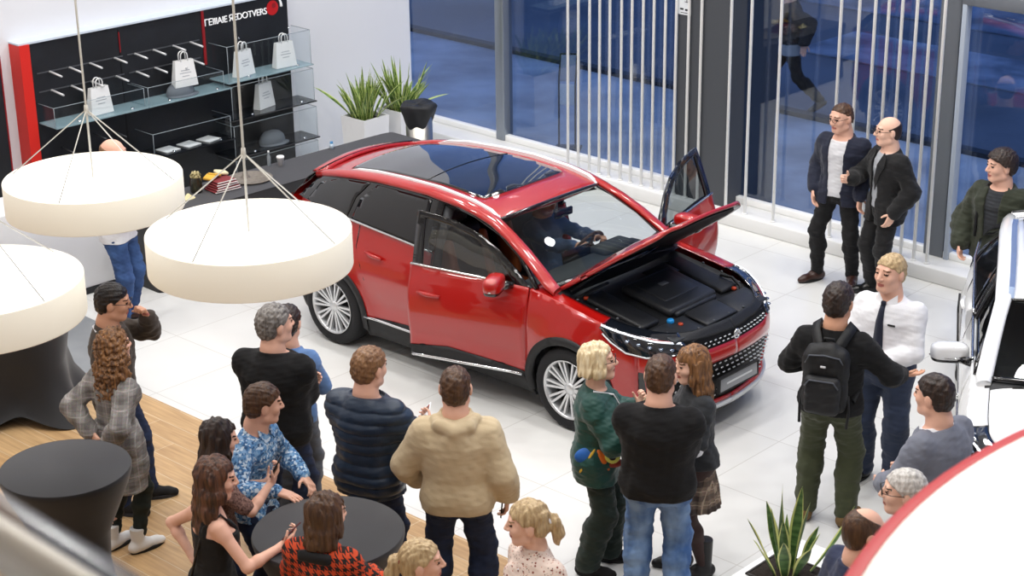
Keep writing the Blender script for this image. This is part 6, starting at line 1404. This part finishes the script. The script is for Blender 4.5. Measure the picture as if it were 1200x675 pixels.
# puffer jacket
def d(c, o):
    top(c, 'puffer_jacket', M['c_puffer'], o, off=0.040, hem=-0.17, puff=0.014, wr=0.004, collar=0.05, loose=0.014); trousers(c, 'trousers', M['jeans_dark'], o, rise=-0.08); shoes(c, M['shoe_black'], o); hair(c, 'hair', M['hair_lightbrown'], o, 'short')
    q = MB(); q.tube([tuple(c.arms[1]['W']-c.arms[1]['d']*0.06), tuple(c.arms[1]['W']-c.arms[1]['d']*0.015)], [0.05, 0.046], 14); q.build('shirt_cuff', M['mosaic'], o)
c6, _ = visitor('man in a quilted navy puffer jacket seen from behind', (-8.12, 6.78), 108, 1.80, d, brow='lightbrown', girth=1.16, head=(-14, 6, 0), right=arm((0.21, 0.36, 1.10), (0.8, -0.6, -0.6), (-0.35, 0.85, 0.25), (-0.7, -0.2, 0.65), 40), left=arm((-0.1, 0.34, 1.05), (-0.8, -0.6, -0.6), (0.7, 0.6, 0.2), (0.2, -0.6, 0.75), 40), feet=((0.12, 0, 12), (-0.12, 0, -10)))
A = c6.arms[1]; p = world(c6, A['W']+A['d']*0.12+A['n']*0.02); o = empty('leaflet', tuple(p), 0, 'small colourful leaflet held by the man in the puffer jacket', 'leaflet'); o.rotation_euler = orient_m(wdir(c6, A['d']), wdir(c6, A['n'])).to_euler()
q = MB(); q.rbox((0, 0, 0), (0.11, 0.15, 0.004), 0.0015); q.build('sheet', M['c_white'], o); q = MB(); q.box((0, 0.03, 0.003), (0.09, 0.06, 0.001)); q.build('picture', mat('leaflet_red', '9a3a34', 0.5, var=(30, '3f5a3c')), o)
# beige hoodie
def d(c, o):
    top(c, 'hoodie', M['c_beige'], o, off=0.034, hem=-0.11, hood=True, loose=0.014, wr=0.004, neck=0.54, seed=11); trousers(c, 'trousers', M['jeans_dark'], o, rise=-0.04, loose=0.02, off=0.016); shoes(c, M['shoe_black'], o); hair(c, 'hair', M['hair_brown'], o, 'short', thick=0.003)
c7, _ = visitor('broad man in a beige hooded sweatshirt and dark blue jeans from behind', (-7.44, 6.93), 132, 1.82, d, girth=1.22, right=arm((0.30, 0.08, 0.87), d=(-0.1, 0.15, -1)), left=arm((-0.26, 0.20, 0.92), (-1, -0.8, 0), (0.4, 0.5, -0.7), (1, 0, 0), 35), feet=((0.16, 0, 12), (-0.15, 0, -12)))
phone(c7, 1, 'black phone in the lowered right hand of the man in the hooded sweatshirt', case='phone_glass', off=0.03, along=0.09)
# brown-haired woman behind
def d(c, o):
    top(c, 'blouse', M['lace'], o, hem=-0.1, off=0.014, sleeve=0.85, slim=0.88); trousers(c, 'trousers', M['jeans_dark'], o, rise=-0.03); shoes(c, M['shoe_black'], o); hair(c, 'hair', M['hair_dark'], o, 'long', length=0.30, seed=8)
c8, _ = visitor('woman with wavy dark brown hair and a brown lace top raising a phone', (-8.26, 5.66), 62, 1.64, d, sex='f', brow='dark', head=(4, 10, 0), right=arm((0.06, 0.36, 1.27), (0.8, -0.3, -0.8), (-0.2, 0.55, 0.8), (-0.3, -0.75, 0.55), 40), left=arm((-0.05, 0.34, 1.22), (-0.8, -0.3, -0.8), (0.4, 0.6, 0.6), (0.2, -0.6, 0.6), 40))
phone(c8, 1, 'dark phone held up by the woman in the brown lace top', case='phone_glass')
# blue patterned shirt
def d(c, o):
    top(c, 'shirt', M['mosaic'], o, hem=-0.11, collar=0.025, off=0.018); trousers(c, 'trousers', M['jeans_dark'], o, rise=-0.03); shoes(c, M['shoe_black'], o); hair(c, 'hair', M['hair_brown'], o, 'short'); collar_pts(c, o, M['mosaic'])
visitor('man in a blue patterned shirt leaning one hand on the round bar table', (-8.40, 6.10), 26, 1.72, d, brow='brown', lean=10, pelvis=(0, -0.08, -0.02), head=(40, 8, 0), right=arm(reach((-8.40, 6.10), 26, 1.72, (-8.02, 5.95, 1.135)), (0.8, -0.2, -0.6), (0.1, 0.98, -0.12), (0, -0.15, -1), 10), left=arm((-0.2, 0.22, 1.0), (-0.8, -0.6, -0.2), (0.5, 0.7, -0.3), (0.4, -0.2, -0.8), 30))
# black tank top
def d(c, o):
    top(c, 'tank_top', M['black_cloth'], o, hem=-0.12, off=0.010, sleeve=0, neck=0.42, wr=0.004, cut=lambda P: np.minimum(P[2]-0.33, np.maximum(0.052-np.abs(P[0]), np.abs(P[0])-0.098)))
    trousers(c, 'trousers', M['jeans_dark'], o, rise=-0.04, loose=0.006); shoes(c, M['shoe_black'], o); hair(c, 'hair', M['hair_auburn'], o, 'long', length=0.44, seed=3)
    q = MB(); q.tube([tuple(c.T(p)) for p in ((0.10, 0.10, 0.36), (0.105, 0.02, 0.462), (0.085, -0.085, 0.40), (0.03, -0.125, 0.20), (-0.05, -0.135, 0.02), (-0.09, -0.14, -0.08))], 0.008, 6); q.build('bag_strap', M['leather'], o)
c10, _ = visitor('long-haired woman in a black tank top, hand on hip, holding a red phone', (-7.76, 5.27), 78, 1.70, d, sex='f', skin='skin', brow='dark', head=(-22, 10, 0), left=arm((-0.19, -0.06, 1.02), (-1, -0.35, 0), (0.75, 0.25, -0.5), (0.8, 0.3, 0.3), 30), right=arm((0.25, 0.33, 1.17), (0.6, -0.6, -0.9), (-0.1, 0.85, 0.45), (-0.6, -0.3, 0.7), 38))
phone(c10, 1, 'dark red phone in the hand of the woman in the black tank top')
b = worn('handbag', c10, 'small black leather handbag at the back of the woman in the tank top', 'bag')
q = MB(); q.rbox(tuple(c10.T((-0.10, -0.20, -0.16))), (0.24, 0.08, 0.17), 0.03); q.build('body', M['leather'], b); q = MB(); q.rbox(tuple(c10.T((-0.10, -0.245, -0.11))), (0.23, 0.015, 0.09), 0.006); q.build('flap', M['leather'], b)
# houndstooth
def d(c, o):
    top(c, 'jacket', M['hound'], o, off=0.026, hem=-0.16, loose=0.022, wr=0.005, extra=lambda s, c: [s.ell(c.arms[q]['S']+np.array([q*0.02, 0, 0.01]), (0.085, 0.08, 0.075), None, 0.04) for q in (1, -1)]); trousers(c, 'trousers', M['black_cloth'], o, rise=-0.06); shoes(c, M['shoe_black'], o); hair(c, 'hair', M['hair_brown'], o, 'bob', length=0.20, seed=9)
    q = MB(); q.rbox(tuple(c.T((0, -0.10, 0.44))), (0.22, 0.06, 0.07), 0.025); q.build('collar', M['black_cloth'], o)
visitor('brown-haired woman in an orange and black houndstooth jacket at the bar table', (-6.99, 5.47), 112, 1.66, d, sex='f', brow='dark', head=(-30, 6, 0), girth=1.06, right=arm((0.12, 0.33, 1.08), (1, -0.5, -0.3), (-0.7, 0.6, 0.1), (0, -0.3, -1), 25), left=arm((-0.14, 0.33, 1.08), (-1, -0.5, -0.3), (0.7, 0.6, 0.1), (0, -0.3, -1), 25))
o = empty('phone', (-7.26, 5.63, 1.106), rad(70), 'white phone lying on the round bar table beside the houndstooth jacket', 'phone'); q = MB(); q.rbox((0, 0, 0.005), (0.072, 0.148, 0.009), 0.004); q.build('case', M['c_white'], o); q = MB(); q.rbox((0, -0.045, 0.010), (0.05, 0.035, 0.003), 0.001); q.build('camera_island', mat('phone_grey', 'b8babd', 0.3), o)
# fair ponytail, bottom edge
def d(c, o):
    top(c, 'shirt', M['c_white'], o, hem=-0.1, collar=0.02); trousers(c, 'trousers', M['black_cloth'], o, rise=-0.03); shoes(c, M['shoe_black'], o); hair(c, 'hair', M['hair_ash'], o, 'pony', length=0.10, thick=0.006, tie=mat('tie_red', '8e1f2c', 0.6))
visitor('fair woman with a red hair tie cut by the bottom edge of the picture', (-6.25, 5.51), 48, 1.64, d, sex='f', brow='ash')
# floral blouse
def d(c, o):
    top(c, 'blouse', M['floral'], o, hem=-0.12, collar=0.015, off=0.020, wr=0.006); trousers(c, 'trousers', M['black_cloth'], o, rise=-0.03); shoes(c, M['shoe_black'], o); hair(c, 'hair', M['hair_ash'], o, 'pony', length=0.10, thick=0.008, tie=M['c_white']); collar_pts(c, o, M['floral'], 0.072, 0.478)
    q = MB()
    for z in (0.40, 0.33, 0.26): q.lathe([(0, 0.004), (0.007, 0.003), (0.007, 0)], 8, tuple(front(c, 0, z, 0.024)))
    q.build('buttons', M['c_white'], o)
visitor('fair woman with a ponytail in a blouse with small dark flowers', (-6.06, 6.21), 262, 1.68, d, sex='f', brow='ash', skin='skin_pale', head=(-38, 6, 0), girth=1.08)
# woman in green
def d(c, o):
    top(c, 'sweater', M['c_green'], o, off=0.034, hem=-0.20, loose=0.022, wr=0.007, sleeve=1.72); trousers(c, 'trousers', M['c_dkgreen'], o, rise=-0.10, loose=0.030, off=0.022); shoes(c, M['shoe_suede'], o, 'ankle_boot', high=0.06); hair(c, 'hair', M['hair_blond'], o, 'bob', length=0.075, thick=0.018, seed=4); glasses(c, o, M['glasses'])
    q = MB(); q.tube([tuple(c.T(p)) for p in ((0.105, -0.02, 0.49),)]+[tuple(front(c, x, z, 0.040)) for x, z in ((0.06, 0.45), (0.03, 0.36), (0.02, 0.15))], 0.007, 6); q.build('zip_piping', M['c_white'], o)
    def patch(nm, cc, r, mt, R=None):
        s = SDF(c.lo, c.hi, 0.012) if False else SDF(np.array(c.T(cc))-0.2, np.array(c.T(cc))+0.2, 0.007); s.ell(c.T(cc), r, c.Rc if R is None else c.Rc @ R, 0.0); s.build(nm, mt, o)
    patch('print_patch', (0.165, -0.03, 0.02), (0.045, 0.12, 0.075), mat('print_blue', '1f5fb0', 0.6)); patch('print_patch', (0.185, 0.05, 0.0), (0.030, 0.035, 0.10), mat('print_orange', 'd2691e', 0.6), rx(25)); patch('print_patch', (0.190, -0.06, 0.00), (0.028, 0.02, 0.11), mat('print_yellow', 'd9b23c', 0.6), rx(-30)); patch('print_patch', (0.17, 0.12, -0.02), (0.04, 0.07, 0.035), mat('print_rust', '8f2f1c', 0.6))
    patch('print_ring', (0.208, 0.115, 0.045), (0.018, 0.055, 0.055), mat('print_lime', 'd6dc6a', 0.6)); patch('print_centre', (0.222, 0.115, 0.045), (0.012, 0.026, 0.026), M['black_cloth'])
c14, _ = visitor('short-haired blonde woman in a dark green outfit with glasses', (-7.30, 8.08), 42, 1.67, d, sex='f', brow='ash', skin='skin_pale', girth=1.22, head=(0, -8, 0), right=arm((0.12, 0.29, 1.22), (0.8, -0.4, -0.8), (-0.15, 0.5, 0.85), (-0.6, -0.5, 0.4), 55), left=arm((-0.02, 0.30, 1.28), (-0.8, -0.4, -0.8), (0.15, 0.35, 0.92), (0.7, -0.5, 0.3), 55), feet=((0.11, -0.06, 12), (-0.10, 0.10, -5)))
phone(c14, 1, 'phone in a pale case clasped in the hands of the blonde woman in green', case='c_beige', off=0.03)
# man in denim
def d(c, o):
    top(c, 'sweater', M['black_knit'], o, off=0.028, hem=-0.10, collar=0.018, loose=0.012); trousers(c, 'trousers', M['jeans_light'], o, rise=-0.03, loose=0.022, off=0.016); shoes(c, M['shoe_black'], o); hair(c, 'hair', M['hair_brown'], o, 'short', thick=0.004)
visitor('man in a black sweater and light blue jeans between the two women', (-6.63, 7.93), 124, 1.82, d, brow='brown', girth=1.34, head=(-6, 6, 0), right=FOLD_R, left=FOLD_L, feet=((0.13, 0, 10), (-0.13, 0, -10)))
# girl in plaid skirt
def d(c, o):
    top(c, 'shirt', M['c_white'], o, hem=0.0, off=0.012); top(c, 'vest', M['c_vest'], o, off=0.028, hem=-0.06, sleeve=0.9, loose=0.008, collar=0.02); skirt(c, 'skirt', M['plaid'], o, z0=0.06, z1=-0.40, spread=0.05, pleat=0.006); trousers(c, 'tights', M['c_tights'], o, off=0.004, loose=0.002, rise=-0.06, wr=0.001); shoes(c, M['leather'], o, 'boot', high=0.20); hair(c, 'hair', M['hair_ginger'], o, 'long', length=0.42, fringe=True, seed=6)
visitor('long-haired young woman in a plaid skirt, dark vest and black boots', (-6.79, 8.50), 236, 1.68, d, sex='f', brow='lightbrown', skin='skin_pale', head=(6, 4, 0), right=arm((0.16, 0.24, 1.04), (1, -0.4, -0.4), (-0.7, 0.5, 0), (0, -0.8, 0.3), 35), left=arm((-0.14, 0.26, 1.02), (-1, -0.4, -0.4), (0.7, 0.5, 0), (0, -0.8, 0.3), 35), feet=((0.09, 0.05, 8), (-0.09, -0.06, -8)))
# backpack man
def d(c, o):
    top(c, 'sweater', M['black_knit'], o, off=0.026, hem=-0.09, collar=0.03, loose=0.012); trousers(c, 'trousers', M['c_olivepants'], o, rise=-0.02, loose=0.018, off=0.018); shoes(c, M['boot_tan'], o, 'boot', high=0.03, sole=mat('sole_brown', '33291c', 0.8)); hair(c, 'hair', M['hair_dark'], o, 'short')
c17, _ = visitor('man in a black sweater and olive trousers gesturing beside the white shirt', (-6.55, 9.72), 112, 1.83, d, brow='dark', skin='skin_tan', girth=1.18, head=(-10, 4, 0), right=arm((0.40, 0.26, 1.06), (0.9, -0.5, -0.7), (0.80, 0.55, -0.1), (-0.2, 0.25, 0.9), 14), left=arm((-0.14, 0.26, 1.10), (-1, -0.4, -0.5), (0.8, 0.4, 0.1), (0, -0.9, 0.3), 30), feet=((0.14, 0, 14), (-0.14, 0, -14)))
b = worn('backpack', c17, 'black backpack with side straps worn by the man in olive trousers', 'backpack')
def bp(nm, fn, mt, par=None, h=0.009):
    s = SDF(c17.T((-0.3, -0.5, -0.25)), c17.T((0.3, 0.15, 0.6)), h); fn(s); return s.build(nm, mt, par or b)
TT = c17.T
body_ = bp('body', lambda s: (s.box(TT((0, -0.215, 0.21)), (0.150, 0.075, 0.225), 0.065, c17.Rc, 0.02), s.ell(TT((0, -0.21, 0.30)), (0.155, 0.10, 0.17), c17.Rc, 0.03), s.noise(0.004, 0.1, 3)), M['nylon'])
bp('front_pocket', lambda s: (s.box(TT((0, -0.305, 0.13)), (0.118, 0.045, 0.135), 0.04, c17.Rc, 0.02), s.noise(0.003, 0.08, 4)), mat('nylon_dark', '17181b', 0.55, bump=(180, 0.2)))
q = MB(); q.tube([tuple(TT(p)) for p in ((-0.112, -0.345, 0.20), (-0.08, -0.352, 0.245), (0.08, -0.352, 0.245), (0.112, -0.345, 0.20))], 0.006, 6); q.build('zip', M['c_grey'], b)
q = MB(); q.tube([tuple(TT(p)) for p in ((-0.13, -0.27, 0.33), (-0.10, -0.295, 0.395), (0.0, -0.305, 0.41), (0.10, -0.295, 0.395), (0.13, -0.27, 0.33))], 0.006, 6); q.build('zip', M['c_grey'], b)
q = MB(); q.rbox(tuple(TT((0, -0.318, 0.335))), (0.035, 0.006, 0.014), 0.002); q.build('badge', M['c_white'], b)
q = MB(); q.tube([tuple(TT(p)) for p in ((-0.035, -0.16, 0.43), (-0.03, -0.165, 0.475), (0.03, -0.165, 0.475), (0.035, -0.16, 0.43))], 0.010, 8); q.build('grab_handle', M['nylon'], b)
for s_ in (1, -1):
    q = MB(); pts = [(s_*0.06, -0.15, 0.42), (s_*0.095, -0.09, 0.485), (s_*0.105, 0.0, 0.505), (s_*0.115, 0.09, 0.44), (s_*0.12, 0.145, 0.32), (s_*0.14, 0.13, 0.18), (s_*0.175, 0.02, 0.10), (s_*0.15, -0.12, 0.03)]
    vs = []; P_ = [TT(p) for p in pts]
    for i, p in enumerate(P_):
        t = unit(P_[min(i+1, 7)]-P_[max(i-1, 0)]); n_ = unit(p-TT((0, 0, min(pts[i][2], 0.36)))); n_ = unit(n_-(n_@t)*t); sd = np.cross(t, n_); w_ = 0.034 if i < 6 else 0.018
        vs += [tuple(p-sd*w_+n_*0.016), tuple(p+sd*w_+n_*0.016), tuple(p+sd*w_+n_*0.030), tuple(p-sd*w_+n_*0.030)]
    fs = [(i*4+k, i*4+(k+1) % 4, i*4+4+(k+1) % 4, i*4+4+k) for i in range(7) for k in range(4)]; q.add(vs, fs, True); q.build('shoulder_strap', M['nylon'], b)
    q = MB(); q.tube([tuple(TT(p)) for p in ((s_*0.15, -0.20, 0.10), (s_*0.165, -0.22, 0.0), (s_*0.158, -0.235, -0.12))], [0.011, 0.009, 0.011], 6); q.build('side_strap', M['nylon'], b)
# white shirt and tie
def d(c, o):
    top(c, 'shirt', M['c_white'], o, hem=0.02, off=0.020, collar=0.0, loose=0.012, wr=0.004); trousers(c, 'trousers', M['c_slate'], o, rise=0.07, off=0.022, loose=0.018); shoes(c, M['shoe_black'], o); hair(c, 'hair', M['hair_ash'], o, 'short', thick=0.005); collar_pts(c, o, M['c_white']); tie_collar(c, o, M['c_navy'], None)
    s = SDF(c.lo, c.hi, 0.009); s.loft(torso_secs(c, 0.045, 0.085), c.pel, c.Rc, 0.0, off=0.030); s.plane(c.T((0, 0, 0.045)), c.Rc @ np.array([0, 0, -1.0])); s.plane(c.T((0, 0, 0.078)), c.Rc[:, 2]); s.build('belt', M['leather'], o)
    q = MB(); q.rbox(tuple(front(c, -0.085, 0.335, 0.026)), (0.055, 0.008, 0.014), 0.002); q.build('name_badge', M['c_suit'], o)
visitor('fair-haired man in a white shirt with a dark tie and navy trousers', (-6.63, 10.52), 280, 1.82, d, brow='lightbrown', girth=1.22, belly=0.03, head=(-14, -2, 0), right=CLASP_R, left=CLASP_L, feet=((0.12, 0.0, 12), (-0.12, 0.02, -25)))
# two men by the glass
def d(c, o):
    top(c, 'tshirt', M['c_tshirt'], o, hem=-0.08, off=0.014, neck=0.475); top(c, 'blazer', M['c_navy'], o, off=0.030, hem=-0.16, vopen=(0.0, 0.085, 0.085), loose=0.010); trousers(c, 'trousers', M['black_cloth'], o, rise=-0.01, off=0.010, loose=0.012); shoes(c, M['shoe_brown'], o); hair(c, 'hair', M['hair_brown'], o, 'short', thick=0.0015, off_face=0.022); glasses(c, o, M['glasses'])
visitor('man in a navy blazer over a white T-shirt standing by the glass', (-9.33, 13.80), 278, 1.80, d, brow='brown', girth=1.12, head=(-18, 8, 0), right=POCKET, left=arm((-0.26, 0.12, 0.92)), feet=((0.17, 0.06, 25), (-0.15, -0.04, -25)))
def d(c, o):
    top(c, 'shirt', mat('shirt_grey', 'a9adb2', 0.8), o, hem=-0.05, off=0.014, collar=0.025); top(c, 'suit_jacket', M['c_suit'], o, off=0.030, hem=-0.20, vopen=(0.06, 0.06, 0.04), loose=0.012); trousers(c, 'trousers', M['c_suit'], o, rise=-0.02, loose=0.016); shoes(c, M['shoe_black'], o); hair(c, 'hair', M['hair_dark'], o, 'ring', thick=0.0015); glasses(c, o, M['glasses']); lapels(c, o, M['c_suit'])
visitor('bald man in a black suit and glasses turned towards the navy blazer', (-8.80, 13.78), 246, 1.76, d, brow='dark', skin='skin_pale', girth=1.10, head=(-12, 0, 0), right=arm((0.12, 0.33, 1.16), (0.9, -0.4, -0.6), (-0.1, 0.95, 0.2), (-0.9, 0, 0.2), 60), left=mirror(POCKET), feet=((0.12, 0.02, 12), (-0.11, -0.02, -8)))
# olive jacket
def d(c, o):
    top(c, 'knit_shirt', mat('stripe_knit', '1d1f22', 0.85, var=(40, '3a3d42', (0.01, 0.01, 1))), o, hem=-0.1, off=0.014); top(c, 'jacket', M['c_olive'], o, off=0.036, hem=-0.15, vopen=(-0.05, 0.075, 0.06), loose=0.022, wr=0.008, collar=0.02); trousers(c, 'trousers', M['jeans_dark'], o, rise=-0.04); shoes(c, M['shoe_black'], o); hair(c, 'hair', M['hair_dark'], o, 'short', thick=0.026, seed=14)
    q = MB(); q.tube([tuple(c.T(p)) for p in ((0.105, -0.08, 0.49), (0.112, 0.03, 0.49), (0.125, 0.13, 0.38), (0.135, 0.15, 0.22), (0.14, 0.14, 0.05))], 0.014, 6); q.build('bag_strap', M['nylon'], o)
visitor('dark-haired man in an olive jacket at the right edge behind the white car', (-7.42, 13.42), 272, 1.80, d, brow='dark', girth=1.24, head=(-34, 2, 0), right=arm((0.26, 0.16, 0.92), (0.8, -0.8, 0), (-0.2, 0.3, -0.9)), left=arm((-0.27, 0.10, 0.90)))
# grey suit
def d(c, o):
    top(c, 'shirt', M['c_white'], o, hem=0, off=0.012, collar=0.03); top(c, 'suit_jacket', M['c_greysuit'], o, off=0.030, hem=-0.22, neck=0.465, vopen=(0.08, 0.05, 0.03), loose=0.012, collar=0.0); trousers(c, 'trousers', M['c_greysuit'], o, rise=-0.05); shoes(c, M['shoe_black'], o); hair(c, 'hair', M['hair_dark'], o, 'short', thick=0.006)
visitor('dark-haired man in a grey suit jacket in front of the white car', (-5.17, 8.92), 176, 1.80, d, brow='dark', girth=1.22, head=(6, 4, 0), lean=6, left=arm((-0.16, 0.30, 1.0), (-1, -0.5, -0.3), (0.3, 0.8, -0.3), (0.8, 0, -0.3), 30), right=CLASP_R)
def d(c, o):
    top(c, 'shirt', M['c_grey'], o, hem=-0.1, collar=0.02); trousers(c, 'trousers', M['black_cloth'], o, rise=-0.03); shoes(c, M['shoe_black'], o); hair(c, 'hair', M['hair_silver'], o, 'short', thick=0.010); glasses(c, o, M['glasses'])
visitor('silver-haired man with glasses looking left above the red rim', (-4.74, 7.84), 218, 1.72, d, brow='grey', skin='skin_pale')
def d(c, o):
    top(c, 'shirt', M['c_white'], o, hem=0, off=0.012, collar=0.035); top(c, 'suit_jacket', M['c_navysuit'], o, off=0.030, hem=-0.22, neck=0.465, vopen=(0.08, 0.05, 0.03), loose=0.012); trousers(c, 'trousers', M['c_navysuit'], o, rise=-0.05); shoes(c, M['shoe_black'], o); hair(c, 'hair', M['hair_brown'], o, 'ring', thick=0.005, crown=0.085)
visitor('balding man in a navy suit jacket beside the white desk', (-4.67, 7.27), 62, 1.72, d, brow='dark')
# driver in the red car
def d(c, o):
    top(c, 'shirt', M['c_drv'], o, hem=-0.06, off=0.016, collar=0.02); trousers(c, 'trousers', M['jeans_dark'], o, rise=0.0, off=0.008, loose=0.006, t=1.9); shoes(c, M['shoe_black'], o); hair(c, 'hair', M['hair_dark'], o, 'short', thick=0.005)
ca, sa = math.cos(rad(2.5)), math.sin(rad(2.5)); lx, ly = 0.14, 0.37
visitor('man in a blue shirt sitting at the steering wheel of the red SUV', (-10.359+ca*lx-sa*ly, 10.411+sa*lx+ca*ly, 0.0), 2.5, 1.68, d, brow='dark', skin='skin_tan', lean=-12, pelvis=(0, -0.06, -0.19), head=(-10, 16, 0), right=arm((0.15, 0.36, 1.10), (0.8, -0.3, -0.8), (-0.2, 0.9, 0.3), (-0.3, 0, -1), 60), left=arm((-0.15, 0.36, 1.10), (-0.8, -0.3, -0.8), (0.2, 0.9, 0.3), (0.3, 0, -1), 60), feet=((0.10, 0.56, 4, 0.33), (-0.10, 0.56, -4, 0.33)))
# passer-by outside
def d(c, o):
    top(c, 'jacket', mat('coat_dark', '15171c', 0.85), o, off=0.034, hem=-0.02, loose=0.016); top(c, 'shirt_tail', mat('tail_grey', '9aa0a4', 0.8), o, off=0.028, hem=-0.17, sleeve=0, neck=0.2); trousers(c, 'trousers', M['black_cloth'], o, rise=-0.10, loose=0.010); shoes(c, M['shoe_black'], o); hair(c, 'hair', M['hair_dark'], o, 'short')
visitor('dark figure striding along the street outside the windows', (-13.47, 18.62, -0.01), 212, 1.80, d, group='passers-by', brow='dark', lean=4, right=arm((0.24, 0.22, 0.92)), left=arm((-0.26, -0.18, 0.92)), feet=((0.06, 0.36, 4, 0.0, -10), (-0.06, -0.40, -4, 0.06, 35)), pelvis=(0, 0, -0.05))
